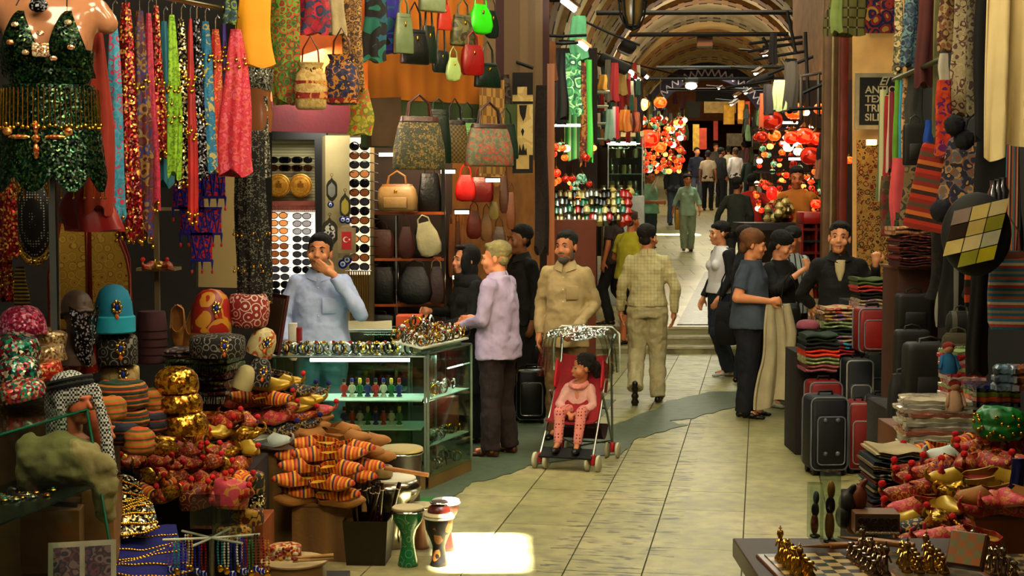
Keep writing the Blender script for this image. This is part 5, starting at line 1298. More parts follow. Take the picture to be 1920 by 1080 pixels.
r = empty('face_veil', P(146, 590, 6.75), RAD(38), 'black sequined face veil tied on the bald mannequin head', 'veil')
b = MB(); b.torus((0, .0, .0), .094, .009, (0, .2, 1)); b.build('headband', BLACKC, r)
b = MB(); b.grid(lambda u, v: V(((u - .5) * .15 * (1 - v * .5), -.105 - .02 * cos((u - .5) * 2) + .01 * sin(u * 9) + .07 * abs(u - .5), -.0 - .24 * v + .05 * abs(u - .5) * 2)), 14, 12, .003); b.build('veil_cloth', SEQBLK, r)
KEF = mat(['#b8b8ae', '#141416'], 'check', 95, rough=.9)
mhead('tan mannequin head in checked headcloth facing the lane', 138, 752, 6.15, 62, mat('#a8603c', rough=.5), .85)
mhead('lower tan mannequin head below the checked headcloth', 184, 808, 6.35, 62, mat('#a8603c', rough=.5), .8)
r = empty('headcloth', P(138, 752, 6.15), RAD(62), 'black and white checked headcloth with twisted black cord', 'headcloth')
b = MB(); b.ell((0, .022, .042), (.09, .10, .092), n=28); b.cap_((0, .08, .0), (0, .10, -.2), .07, .05); b.cap_((-.075, -.0, .02), (-.075, .0, -.24), .022, .03)
b.cap_((.055, -.07, .06), (.05, -.13, -.1), .022, .026); b.cap_((.05, -.13, -.1), (.04, -.17, -.3), .026, .03); b.ell((0, .05, -.1), (.085, .06, .12)); remesh(b.build('cloth', KEF, r), .008, 2, .012, .04)
b = MB(); b.torus((0, .02, .068), .094, .011, (0, .25, 1)); b.torus((0, .02, .09), .09, .011, (0, .25, 1)); b.build('head_cord', cloth('#0c0c0d'), r)
hat('tall red satin hat with gold brooch', 396, 625, 76, 84, 7.9, mat(['#8a1a0c', '#9a2010', '#b8862c', '#8a1a0c'], 'floral', 9, rough=.45), 'dome', brooch=True, tilt=-6)
hat('red pot hat with white swirl embroidery', 466, 613, 80, 62, 8.0, SWR, 'pot')
hat('black swirl hat with gold brooch beneath the tall red hat', 408, 668, 104, 44, 7.8, SWB, 'kufi', brooch=True)
hat('cream hat with red jewels beside the mirror', 484, 665, 52, 54, 8.0, mat(['#b0a478', '#c0b48a', '#a84a20', '#b0a478'], 'floral', 20, rough=.7), 'dome', brooch=True, roll=20)
hat('black swirl hat below the cream jewelled one', 483, 722, 44, 54, 7.95, SWB, 'dome', brooch=True, roll=10)
hat('plain cream skullcap beside the embroidered bag stack', 452, 728, 40, 46, 7.9, mat('#b0a478', rough=.8), 'dome', roll=20)
for i, (yb, h, c, lab) in enumerate(((668, 18, ['#2a2224', '#8a8a80', '#5a1418', '#3a2a2a'], 'black and silver folded woven bag topping the stack'), (690, 22, ['#3a4a2a', '#5a6a3a', '#2a3420', '#8a8a6a'], 'moss green shaggy folded bag'), (708, 18, ['#4a1418', '#6a1c20', '#8a8a7a', '#3a1014'], 'burgundy folded woven bag'), (726, 18, ['#2a3420', '#6a2018', '#3a3020', '#8a7a5a'], 'olive and rust folded woven bag'), (746, 20, ['#4a1418', '#9a9a8a', '#2a1014', '#6a2020'], 'wine and white striped folded bag at the foot of the stack'))):
 folded(lab, 386, yb, 122 - i * 3, h, 8.25, mat(c, 'floral', 26, rough=.9, bump=.5), d=.32, layers=2, yaw=-8, name='folded_bag', fringe=cloth(c[1]) if i in (1, 4) else None)
W1 = 'on the tall crate'
for k, px, py, Y, yaw, t in [
 ('white', 468, 826, 8.15, -72, 0), ('white', 512, 832, 8.05, 62, 0), ('tan', 556, 822, 8.25, 80, 0), ('tan', 574, 806, 8.3, 100, 0),
 ('navy', 470, 806, 8.15, -70, 0), ('navy', 520, 810, 8.1, 66, 0), ('navy', 556, 800, 8.3, 80, 0), ('tan', 580, 790, 8.35, 95, 0),
 ('pink', 462, 786, 8.15, -75, 0), ('pink', 505, 790, 8.1, 64, 0), ('multi', 548, 784, 8.3, 84, 0), ('pinkpom', 582, 776, 8.35, 92, 0),
 ('navy', 470, 770, 8.25, -80, 0), ('pinkpom', 455, 760, 8.2, -78, 0), ('yellow', 545, 768, 8.3, 80, 0), ('multi', 524, 772, 8.15, 60, 0),
 ('stripedcurl', 470, 750, 8.2, -70, 0), ('stripedcurl', 512, 754, 8.1, 66, 0), ('yellow', 565, 756, 8.3, 85, 0),
 ('multi', 468, 728, 8.25, -75, 0), ('yellow', 505, 728, 8.2, 76, 0), ('navy', 548, 738, 8.3, 80, 0), ('navy', 568, 742, 8.4, 92, 0), ('gold', 490, 744, 8.35, 20, 0),
 ('navy', 508, 712, 8.4, -60, 0), ('goldpom', 530, 722, 8.35, 70, 0)]:
 slip(k, px, py, Y, yaw, W1, 1.0, t)
W2 = 'on the low crate'
for k, px, py, Y, yaw in [('tan', 562, 940, 7.9, -70), ('tan', 640, 944, 7.8, 72), ('striped', 580, 926, 7.9, -74), ('striped', 632, 932, 7.8, 68), ('tan', 668, 926, 8.0, 80), ('tan', 570, 915, 7.95, -80),
     ('striped', 560, 905, 7.85, -72), ('striped', 622, 912, 7.75, 66), ('striped', 660, 900, 7.95, 78), ('striped', 572, 880, 7.9, -76), ('striped', 640, 884, 7.8, 64), ('striped', 676, 880, 8.0, 76),
     ('striped', 596, 858, 7.95, -70), ('striped', 566, 862, 8.05, -85), ('striped', 640, 856, 7.95, 80), ('striped', 592, 838, 8.1, -78), ('striped', 660, 846, 8.0, 70),
     ('tan', 680, 852, 8.1, 64), ('tan', 700, 862, 8.2, 70), ('tan', 610, 822, 8.2, -80), ('tan', 655, 826, 8.2, 66), ('tan', 640, 812, 8.3, 60), ('tan', 690, 832, 8.3, 70)]:
 slip(k, px, py, Y, yaw, W2, 1.06)
W3 = 'below the gold caps'
for i in range(54):
 row = i // 9; c = i % 9
 px = 232 + c * 27 + (row % 2) * 12 + rnd.uniform(-6, 6); py = 930 - row * 27 + rnd.uniform(-5, 5) + (0 if c > 1 else -6)
 k = rnd.choice(['red', 'red', 'red', 'gold', 'gold', 'stripedcurl', 'goldpom', 'multi', 'pinkpom' if c > 5 else 'red'])
 if px < 260 and py > 900: continue
 slip(k, px, py, 7.15 + row * .09, rnd.uniform(30, 85) if rnd.random() < .72 else rnd.uniform(-70, 20), W3, .98, rnd.uniform(-8, 14))
hat('pink felt cap with gold embroidery', 430, 948, 70, 54, 7.15, mat(['#b04050', '#b84858', '#b8863a', '#b04050'], 'floral', 20, rough=.8), 'kufi', roll=8)
hat('black cap with gold embroidery behind the pink cap', 465, 922, 64, 40, 7.3, mat(['#12100e', '#0e0d0c', '#b08a30'], 'floral', 22, rough=.7), 'kufi')
hat('gold sequined black cap in the stack under the black one', 468, 954, 62, 32, 7.3, SEQB, 'kufi')
hat('wine and gold cap low in the black cap stack', 462, 982, 66, 34, 7.25, mat(['#5a1014', '#b08a30', '#3a0a10'], 'floral', 26, rough=.7), 'kufi')
hat('brown cap with gold thread at the bottom of the stack', 440, 1008, 76, 30, 7.2, mat(['#2a1a10', '#a88030', '#1c120c'], 'floral', 26, rough=.7), 'kufi')
hat('burgundy cap with yellow embroidered top', 368, 952, 60, 44, 7.1, mat(['#5a1210', '#6a1814', '#b8932c'], 'swirl', 20, rough=.7), 'kufi', roll=-8)
def drape(name, label, pts, Y, m, edge, bulge=.1, cat='scarf', rows=6):
 """cloth laid over a slope, four photo corners tl,tr,br,bl"""
 q = [P(x, y, yy) for x, y, yy in pts]
 r = empty(name, q[0], 0, label, cat); o = q[0]
 def fn(u, v):
  a = q[0].lerp(q[1], u); c = q[3].lerp(q[2], u); p = a.lerp(c, v) - o
  return p + V((0, -bulge * sin(pi * u) * sin(pi * min(1, v * .8 + .1)) - .01 * sin(14 * u + 4 * v), .02 * sin(9 * v + 3 * u)))
 b = MB(); b.grid(fn, 24, 24, .006); b.build('cloth', m, r)
 b = MB()
 for k in range(rows):
  v = (k + .8) / rows
  for i in range(22):
   p = fn((i + .5) / 22, v) + V((0, -.012, .006)); b.ell(p, (.010, .005, .007), n=6)
 b.build('coin_rows', edge, r)
 return r
drape('hip_scarf', 'black hip scarf covered with rows of gold coins', [(198, 885, 6.9), (262, 905, 6.9), (300, 985, 6.6), (208, 1012, 6.5)], 7, SEQB, GOLD, .05, rows=8)
drape('hip_scarf', 'royal blue hip scarf with gold coin rows', [(215, 1012, 6.6), (330, 985, 6.9), (360, 1070, 6.4), (205, 1085, 6.2)], 7, cloth('#12186a'), GOLD, .05, rows=6)
gc = empty('glass_display_case', P(60, 1080, 5.7), 0, 'slanted glass display case in the lower corner with beads on its shelf', 'display case'); o_ = P(60, 1080, 5.7)
TL, TR, BR_, BL_ = P(-120, 850, 5.3), P(163, 768, 6.1), P(222, 1110, 5.75), P(-120, 1150, 5.0)
BK = V((-.25, .55, .02))
def quad(b, ps, th):
 ps = [p - o_ for p in ps]; n = (ps[1] - ps[0]).cross(ps[2] - ps[0]).normalized() * th; b.add(ps + [p + n for p in ps], [(0, 1, 2, 3), (7, 6, 5, 4), (0, 4, 5, 1), (1, 5, 6, 2), (2, 6, 7, 3), (3, 7, 4, 0)])
GL = thin_glass('#f2f8f4', .10)
for nm, ps in (('front_pane', [TL, TR, BR_, BL_]), ('top_pane', [TL, TR, TR + BK, TL + BK])):
 b = MB(); quad(b, ps, .006); b.build(nm, GL, gc, smooth=False)
b = MB()
for a, c in ((TL, TR), (TR, BR_), (TR, TR + BK)): b.tube([a - o_, c - o_], .007, 6)
b.build('glass_edge', mat('#1f5a44', rough=.1, var=0), gc)
SL, SR = P(-120, 1035, 5.25), P(186, 910, 5.95)
b = MB(); quad(b, [SL, SR, SR + BK, SL + BK], .008); b.build('shelf', mat('#26302a', rough=.15), gc, smooth=False)
BEADP = [mat('#b8b4a0', rough=.2, metal=.7), mat('#2f8a70', rough=.2), mat('#c8a040', rough=.25, metal=1.0), mat('#8a2a20', rough=.2)]
def brooch_p(key):
 b = MB(); b.torus((0, 0, .006), .016 + .006 * (key % 3), .004, n=14); b.ell((0, 0, .008), (.012, .009, .008), n=8, m=1); b.ell((.02, 0, .006), (.005, .005, .005), n=6, m=0)
 o = b.build('brooch', [BEADP[(0, 2, 0, 2)[key % 4]], BEADP[key % 4]]); o['category'] = 'brooch'; return o
BRO = Kind(brooch_p); BN = ['silver brooch', 'green stone brooch in gold', 'golden brooch', 'red stone brooch in gold']
for i in range(26):
 u, v = rnd.uniform(.42, .97), rnd.uniform(.12, .8); p = SL.lerp(SR, u) + BK * v + V((0, 0, .008)); BRO(i % 4, p, rnd.random() * 6, BN[i % 4] + ' in the slanted glass case', 'brooches in the slanted case')
for px, py, w_, h_, Y, lab in ((95, 1075, 110, 120, 6.15, 'brown cardboard box behind the slanted glass case'), (185, 1075, 60, 160, 6.3, 'tall cardboard box beside the black hip scarf')):
 crate(lab, px, py, w_, h_, Y, .3, m=mat('#8a6434', rough=.9, bump=.1), yaw=8, frame=False, name='cardboard_box')
r = empty('cloth_bundle', P(120, 960, 6.0), 0, 'khaki cloth bundle tied up behind the slanted glass case', 'bundle')
b = MB(); b.ell((-.02, 0, .22), (.19, .12, .12)); b.cap_((.1, 0, .2), (.2, -.02, .12), .08, .05); b.cap_((.18, -.02, .2), (.18, 0, -.02), .06, .04); b.ell((-.14, 0, .2), (.06, .08, .14)); remesh(b.build('bundle_body', cloth('#857c50'), r), .01, 2, .05, .09)
b = MB(); b.tube([(-.2, -.1, .1), (-.05, -.14, .07), (.1, -.14, .06)], .012, 6); b.ell((-.18, -.1, .11), .025); b.build('clasp', leather('#2a1c18'), r)
r = empty('picture_card', P(155, 1085, 5.6), RAD(14), 'framed card of small pictures propped below the glass case', 'picture card')
b = MB(); b.box((0, 0, .07), (.26, .01, .16), (RAD(-20), 0, 0)); b.build('frame', mat('#8f8a74', rough=.4), r, smooth=False)
b = MB(); b.box((-.06, -.008, .07), (.1, .006, .12), (RAD(-20), 0, 0)); b.box((.06, -.008, .07), (.1, .006, .12), (RAD(-20), 0, 0)); b.build('print', mat(['#3a2a2a', '#5a3a44', '#2a2a34', '#6a5a54'], 'floral', 30, rough=.4), r, smooth=False)
r = empty('necklace_stand', P(398, 1110, 6.3), 0, 'clear acrylic necklace stand with cross arms', 'stand')
k = 6.3 / 2667
b = MB(); b.cyl((0, 0, 0), (0, 0, 110 * k), .012, n=10); b.build('post', thin_glass('#e8ece4', .5, .1), r)
b = MB()
for a in range(6):
 d = V((cos(a * pi / 3 + .3), sin(a * pi / 3 + .3) * .8, 0)) * 92 * k; b.tube([(0, 0, 104 * k), tuple(d + V((0, 0, 106 * k)))], .006, 6)
b.build('arm', mat('#b8bca8', rough=.15, metal=.3), r)
for dx, dz, w_, h_ in ((-16, 150, 52, 60), (24, 132, 48, 52)):
 b = MB(); b.box((dx * k, .05, dz * k), (w_ * k, .07, h_ * k)); b.build('acrylic_block', thin_glass('#e4ece6', .35, .05), r, smooth=False)
STR = [('blue glass eye bead', '#14248a'), ('pearl', '#c9c6b4'), ('red', '#8a1418'), ('turquoise', '#2f8a90'), ('black', '#101014'), ('green', '#2f7a3a'), ('violet flower', '#6a4a9a'), ('amber', '#b8762a')]
def beadstring(key):
 c = mat(STR[key][1], rough=.2, var=.15); b = MB(); n = 11
 for i in range(n):
  for sx in (-1, 1): b.ell((sx * (.006 + .004 * sin(pi * i / n)), 0, -i * .013), .0058, n=8)
 b.ell((0, 0, -n * .013 - .01), (.016, .008, .018), n=10, m=1)
 o = b.build('bead_necklace', [c, mat(['#14248a', '#c8c8c0', '#14248a'], 'swirl', 30, rough=.2) if key % 2 == 0 else GOLD]); o['category'] = 'necklace'; return o
BST = Kind(beadstring)
for i, (px, key) in enumerate(((318, 6), (330, 3), (343, 0), (356, 7), (369, 0), (381, 2), (412, 3), (424, 1), (436, 0), (448, 1), (459, 2), (470, 5), (480, 4), (490, 2), (500, 7), (350, 1), (455, 0))):
 BST(key, P(px, 1004 + 5 * (i % 3), 6.3 + .05 * (i % 4)), 0, STR[key][0] + ' bead necklace hanging from the clear stand', 'necklaces on the clear stand')
# ================================================================ sunglasses kiosk, leather shop, counters
BOARD = glow('#fff3d8', 1.5)
panel('light_box', [(500, 394, 11.5), (500, 622, 11.5), (592, 622, 11.5), (592, 394, 11.5)], BOARD, .05, 'white lit display board behind the shopkeeper', 'light box')
panel('light_box', [(655, 258, 11.2), (655, 515, 11.2), (694, 515, 11.3), (694, 258, 11.3)], glow('#fff0d0', .9), .04, 'narrow lit strip board holding a column of sunglasses', 'light box')
panel('slatted_board', [(500, 262, 11.48), (500, 392, 11.48), (592, 392, 11.48), (592, 262, 11.48)], mat(['#b8b088', '#a8a078', '#8a825c'], 'stripe', 42, rough=.5, ax='Z'), .05, 'cream slatted board above the lit sunglasses display', 'board')
b = MB()
for x0, y0, x1, y1 in ((490, 245, 612, 262), (492, 262, 502, 640), (590, 262, 612, 640)):
 a, c = P(x0, y0, 11.3), P(x1, y1, 11.3); b.box(((a.x + c.x) / 2, 11.35, (a.z + c.z) / 2), (c.x - a.x, .12, a.z - c.z))
o = b.build('kiosk_frame', mat('#14120e', rough=.4), smooth=False); tag(o, 'dark metal frame around the lit sunglasses display', 'frame')
panel('trim_40', [(610, 254, 11.1), (610, 640, 11.1), (656, 640, 11.15), (656, 254, 11.15)], mat('#a89a70', rough=.7, var=.1), .2)
b = MB(); p0 = P(498, 378, 11.42)
b.box((S(47, 11.4), 0, -.02), (S(96, 11.4), .02, .05))
for i in range(44): b.tube([(S(96, 11.4) * i / 43, -.012, -.03), (S(96, 11.4) * i / 43, -.014, -.085)], .004, 4)
o = b.build('fringe_band', cloth('#8a4a3a'), None, p0); tag(o, 'dusty pink fringe band under the slatted board', 'fringe')
for px, lab in ((523, 'round golden plate with script hanging on the slatted board'), (564, 'round golden plate with tomb picture hanging on the slatted board')):
 r = empty('hanging_plate', P(px, 348, 11.4), 0, lab, 'plate')
 b = MB(); b.lathe([(.01, 0), (.085, 0), (.094, .012), (.086, .016), (.01, .01)], n=32); b.v = [(x, -z, y) for x, y, z in b.v]; b.build('plate_disc', mat(['#c89a3a', '#b8822a'], 'floral', 30, rough=.35, metal=.5), r)
 b = MB(); b.torus((0, -.012, 0), .085, .005, (0, 1, 0)); b.torus((0, -.012, 0), .062, .003, (0, 1, 0)); b.box((0, -.014, 0), (.05, .004, .035)); b.box((0, -.014, .028), (.014, .004, .02)); b.build('relief', mat('#8a5a1a', rough=.4, metal=.6), r)
def glasses_p(key):
 r = empty('sunglasses', (0, 0, 0)); r['category'] = 'sunglasses'
 fr, le, sq = key; fm = mat(fr, rough=.25, var=.0); lm = thin_glass(le, .15)
 for sx in (-1, 1):
  b = MB(); b.ell((sx * .034, 0, 0), (.029, .004, .021 if sq else .024), n=18, e=.55 if sq else 1); b.build('lens', lm, r)
  b = MB(); b.tube([(sx * .064, .002, .012), (sx * .069, .03, .012), (sx * .066, .12, .006)], .003, 5); b.build('temple', fm, r)
 b = MB()
 for sx in (-1, 1): b.tube([V((sx * .034 + .031 * cos(2*pi*i/16), -.001, (.022 if sq else .025) * sin(2*pi*i/16))) for i in range(16)], .0032, 5, closed=True)
 b.tube([(-.008, -.001, .008), (0, -.002, .011), (.008, -.001, .008)], .003, 5); b.build('frame', fm, r)
 return r
SUNG = Kind(glasses_p); BR = ('#20120a', '#e4c09c', 1); BR2 = ('#1a0f08', '#b89478', 1); BLK = ('#0c0c0e', '#7c7c84', 1); GRY = ('#1c1c20', '#c4c4cc', 1); BLK2 = ('#0a0a0c', '#505058', 0)
NMS = {BR: 'amber lensed sunglasses', BR2: 'brown lensed sunglasses', BLK: 'dark grey lensed sunglasses', GRY: 'pale grey lensed sunglasses', BLK2: 'round black sunglasses'}
for i in range(13):
 key = [BR, BR, BR, BR, BR2, BR2, BR2, BLK, BLK, BLK2, BLK2, BLK, BLK][i]
 SUNG(key, P(522 + i * .4, 404 + i * 14.4, 11.40), 0, NMS[key] + ' on the lit display board', 'sunglasses on the lit board', 1.12)
 key = [GRY, GRY, GRY, BLK, BLK, BLK, BLK, BLK2, BLK, BLK, BLK, BLK2, BLK][i]
 SUNG(key, P(566, 405 + i * 14.4, 11.40), 0, NMS[key] + ' on the lit display board', 'sunglasses on the lit board', 1.12)
for px in (522, 546, 568):
 SUNG(BLK, P(px, 300, 11.38), 0, NMS[BLK] + ' in the top row above the golden plates', 'sunglasses in the top row')
 SUNG(BR2, P(px, 315, 11.38), 0, NMS[BR2] + ' in the top row above the golden plates', 'sunglasses in the top row')
for i in range(14):
 key = [BLK2, BR2, BLK, BR, BLK2, BR2, BLK][i % 7]
 SUNG(key, P(674, 274 + i * 17.4, 11.12), RAD(-20), NMS[key] + ' on the narrow strip board', 'sunglasses on the strip board', 1.3)
def plaque(label, px, yt, yb, w, m1, m2, shape='arch'):
 Y = 11.0; r = empty('hanging_plaque', P(px, yt, Y), 0, label, 'plaque'); k = Y / 2667; W = w * k / 2; H = (yb - yt) * k
 out = [(-W, -H * .78), (-W, -H * .38), (-W * .7, -H * .25), (-W * .25, -H * .17), (0, -H * .08), (W * .25, -H * .17), (W * .7, -H * .25), (W, -H * .38), (W, -H * .78), (W * .55, -H * .92), (0, -H), (-W * .55, -H * .92)]
 b = MB(); b.prism(out, -.008, .008); b.build('plate', m1, r, smooth=False)
 b = MB(); b.prism([(x * .68, z * .62 - H * .22) for x, z in out], -.014, -.006); b.build('inlay', m2, r, smooth=False)
 b = MB(); b.torus((0, 0, 0), .01, .002, (0, 1, 0)); b.tube([(0, 0, -.01), (0, 0, -H * .1)], .0025, 5); b.build('ring', GOLD, r)
 return r
PEW = metal('#5a5648', .4)
plaque('slim pewter plaque hanging on the cream pillar', 622, 328, 378, 20, PEW, mat('#8a8a80', rough=.4))
plaque('slim pewter plaque with yellow inlay above the flag pennant', 647, 356, 412, 20, PEW, mat('#a8983a', rough=.5))
plaque('dark plaque with white lettering beside the shopkeeper\'s head', 618, 402, 462, 30, PEW, mat(['#0e0e0c', '#c8c8b8', '#0e0e0c'], 'floral', 30, rough=.6))
def nazar(label, px, py, rpx):
 r = empty('hanging_eye_bead', P(px, py, 10.95), 0, label, 'bead'); R = S(rpx, 11)
 for nm, c, q, yy in (('bead', '#0f1c7a', 1, 0), ('white_ring', '#c8ccd0', .62, -.004), ('pale_iris', '#5a8ab8', .42, -.007), ('pupil', '#0c0c14', .22, -.010)):
  b = MB(); b.ell((0, yy, 0), (R * q, .012, R * q), n=20); b.build(nm, mat(c, rough=.1, var=0), r)
for n, (px, py, q) in enumerate(((620, 384, 6), (643, 412, 7), (652, 413, 7), (643, 495, 9), (651, 487, 9))):
 nazar(['blue eye bead below the slim plaque', 'left blue eye bead of the pair above the pennant', 'dark blue bead touching the eye bead above the pennant', 'lower blue eye bead under the flag pennant', 'upper blue eye bead under the flag pennant'][n], px, py, q)
r = empty('hanging_pennant', P(650, 424, 10.92), 0, 'framed Turkish flag pennant with grey fringe on the pillar', 'pennant')
k = 10.92 / 2667
b = MB(); b.box((0, 0, -27 * k), (34 * k, .012, 48 * k)); b.ell((0, 0, -2 * k), (10 * k, .006, 4 * k)); b.build('border', mat('#8a7a5c', rough=.8), r, smooth=False)
b = MB(); b.box((0, -.009, -27 * k), (18 * k, .006, 33 * k)); b.build('flag', mat('#b0161a', rough=.7, var=.05), r, smooth=False)
b = MB(); cp = V((-1.5 * k, -.014, -25 * k))
arc = [(5.2 * k, a) for a in [RAD(q) for q in range(50, 311, 20)]]
out = [V((cp.x + 5.2 * k * cos(a), 0, cp.z + 5.2 * k * sin(a))) for _, a in arc] + [V((cp.x + 1.4 * k + 4.1 * k * cos(a), 0, cp.z + 4.1 * k * sin(a))) for _, a in reversed(arc)]
b.prism([(p.x, p.z) for p in out], -.016, -.012)
sc_ = (5.2 * k, -25 * k); st = []
for i in range(10):
 a = pi * i / 5 + pi; rr_ = (2.4 if i % 2 == 0 else 1.0) * k; st.append((sc_[0] + rr_ * cos(a), sc_[1] + rr_ * sin(a)))
b.prism(st, -.016, -.012); b.build('crescent_and_star', mat('#d8d4cc', rough=.6, var=0), r, smooth=False)
b = MB()
for i in range(14): b.tube([((-16 + 32 * i / 13) * k, 0, -50 * k), ((-16 + 32 * i / 13) * k, 0, -60 * k)], .003, 4)
b.build('fringe', mat('#6a6450', rough=.9), r)
r = empty('hanging_bracelets', P(672, 520, 10.95), 0, 'bunch of golden chains hanging at the shopkeeper\'s elbow', 'chains')
for i in range(9):
 b = MB(); x = (i - 4) * .018; b.tube([(x, 0, .05), (x + .005, -.01, -.1), (x, 0, -.26 - .03 * (i % 3))], .005, 5); b.build('chain', GOLD, r)
b = MB(); b.cyl((-.1, 0, .05), (.1, 0, .05), .006); b.build('bar', CHROME, r)
shelf = empty('shelf_unit', P(762, 640, 11.9), 0, 'orange wood shelf unit with chrome post holding leather bags', 'shelf')
so_ = P(762, 640, 11.9)
for yy in (400, 487, 573):
 a = P(690, yy, 11.85); c = P(833, yy, 11.95); b = MB(); b.box(((a.x + c.x) / 2 - so_.x, .15, a.z - so_.z), (c.x - a.x, .36, .022)); b.build('shelf_board', mat(['#a8521a', '#b85e20'], 'wood', 8, rough=.4), shelf, smooth=False)
b = MB(); a = P(743, 404, 11.9) - so_; b.cyl((a.x, .0, a.z), (a.x, .0, -so_.z), .018); b.build('post', CHROME, shelf)
b = MB(); a = P(826, 270, 11.9) - so_; b.box((a.x + .02, .05, (a.z - so_.z) / 2), (.03, .1, a.z + so_.z)); b.build('side_post', mat('#14120e', rough=.4), shelf, smooth=False)
BRL = leather('#5a2a14'); BKL = leather('#0e0d0c'); CRL = leather('#a89468')
bag('cream and tan leather satchel on the top shelf', 745, 345, 397, 76, 11.8, leather('#a08458'), trim=leather('#8a6030'), handle=24, yaw=-12, style='duffel', pocket=True, buckle=True)
bag('black leather tote beside the cream satchel', 806, 325, 397, 44, 12.0, BKL, handle=10, yaw=0)
bag('brown leather duffel on the middle shelf', 714, 430, 484, 52, 11.9, BRL, handle=16, style='duffel', yaw=0)
bag('dark green bag on the middle shelf', 790, 440, 484, 52, 11.95, leather('#15201a'), handle=16, style='duffel', yaw=0)
bag('wine brown hobo bag hanging at the chrome post', 762, 425, 485, 32, 11.7, leather('#4a1a12'), handle=26, style='hobo', yaw=10)
bag('ivory pleated leather bag bulging off the middle shelf', 810, 415, 480, 46, 11.75, leather('#b8b490'), handle=14, style='hobo', yaw=-10, tilt=-14)
bag('black soft leather bag on the lower shelf', 716, 500, 570, 54, 11.9, BKL, handle=10, style='duffel', yaw=0)
bag('large black leather bag sagging on the lower shelf', 778, 500, 570, 70, 11.8, BKL, handle=12, style='hobo', yaw=0)
bag('dark brown bag with pale straps at the end of the lower shelf', 818, 500, 570, 36, 11.8, leather('#3a1c12'), trim=CRL, handle=16, style='hobo', yaw=0)
for px, lab in ((712, 'dark trolley bag standing under the lowest shelf'), (775, 'second dark trolley bag standing under the lowest shelf')): bag(lab, px, 590, 690, 58, 11.9, BKL, handle=8, style='box', yaw=0)
bag('bright red soft handbag hanging in the lit niche', 873, 328, 378, 40, 12.2, mat('#b81410', rough=.4, bump=.3), handle=22, style='hobo', yaw=-10, name='hanging_handbag')
bag('dark red embossed handbag hanging beside the bright red one', 903, 332, 379, 46, 12.4, leather('#6a0e0e'), handle=22, style='duffel', yaw=0, name='hanging_handbag')
for i, (px, yt, yb, w, c, lab) in enumerate([(889, 395, 448, 30, '#6a2414', 'wine brown sling purse hanging in the niche'), (912, 400, 452, 24, '#7a5a34', 'olive tan purse hanging below the red bags'), (926, 378, 412, 20, '#8a7a3a', 'small yellow green purse in the niche'), (936, 425, 470, 28, '#4a3a2a', 'brown slouch purse near the fair-haired man'),
 (846, 420, 520, 12, '#7a4a26', 'long tan belt bundle in the niche'), (858, 415, 525, 12, '#5a3418', 'long brown belt bundle in the niche'), (868, 420, 515, 10, '#8a5a30', 'light tan belt bundle in the niche'), (945, 320, 400, 18, '#4a2a16', 'narrow dark leather pouch by the checked hide'), (958, 360, 430, 18, '#6a4020', 'narrow tan leather pouch by the checked hide'), (930, 300, 350, 20, '#8a6a3a', 'pale leather pouch high in the niche')]):
 bag(lab, px, yt, yb, w, 12.5, leather(c), handle=18, style='hobo', yaw=0, name='hanging_purse')
for px, py in ((724, 290), (840, 322), (924, 338), (866, 398), (862, 520)):
 r = empty('hanging_lamp', P(px, py, 12.1), 0, 'small bare shelf lamp glowing among the leather bags', 'lamp')
 b = MB(); b.tube([(-.06, 0, 0), (.06, 0, 0)], .014, 8); b.build('tube', glow('#ffe2a8', 14), r)
 b = MB(); b.box((0, .02, .02), (.14, .03, .015)); b.build('fitting', BLKM, r, smooth=False)
def flatpiece(name, label, cat, px0, py0, px1, py1, Y, m, th=.02, Y1=None):
 return panel(name, [(px0, py0, Y), (px0, py1, Y), (px1, py1, Y1 or Y), (px1, py0, Y1 or Y)], m, th, label, cat)
flatpiece('patchwork_hide', 'tan and brown checked cowhide patchwork on the wall', 'hide', 903, 150, 946, 330, 11.3, mat(['#8a6430', '#b8904c'], 'check', 13, rough=.8), Y1=11.7)
HID = mat(['#b5a068', '#c0ac78', '#b09860'], 'floral', 6, rough=.85, bump=.4)
r = empty('hide_runner', P(980, 325, 12.25), 0, 'cream and black cowhide runner hanging beside the checked hide', 'hide runner')
k = 12.3 / 2667
b = MB(); b.box((0, 0, 92 * k), (38 * k, .02, 186 * k)); b.build('hide', HID, r, smooth=False)
b = MB()
for x0, z0, x1, z1 in ((-19, 160, 19, 186), (8, 145, 19, 160), (-19, 145, -10, 160), (-19, 128, 19, 133), (-19, 0, 19, 8), (-19, 8, -12, 34), (12, 8, 19, 34), (-12, 30, -19, 32)):
 b.box(((x0+x1)/2*k, -.012, (z0+z1)/2*k), (abs(x1-x0)*k, .008, (z1-z0)*k))
b.prism([(-7*k, 126*k), (8*k, 126*k), (5*k, 104*k), (1*k, 96*k), (-5*k, 110*k)], -.016, -.008); b.prism([(-3*k, 78*k), (0, 84*k), (3*k, 78*k), (0, 68*k)], -.016, -.008)
b.prism([(-8*k, 34*k), (8*k, 34*k), (7*k, 48*k), (4*k, 42*k), (1*k, 56*k), (-2*k, 42*k), (-6*k, 54*k)], -.016, -.008)
b.build('dark_patches', cloth('#15100c'), r, smooth=False)
hang('hanging_fur', 'dark brown fur pelt hanging along the pillar', 1016, 160, 470, 24, 12.4, mat(['#1c120c', '#2a1a10', '#120c08'], 'floral', 40, rough=.95, bump=.6), cat='fur', top=.8, pleats=3, flat=.5)
hang('hanging_fur', 'grey and brown jacket hanging behind the hide runner', 948, 140, 270, 22, 12.15, mat(['#3a3026', '#1c1712', '#5a4c3c'], 'floral', 20, rough=.9), cat='jacket', top=.6)
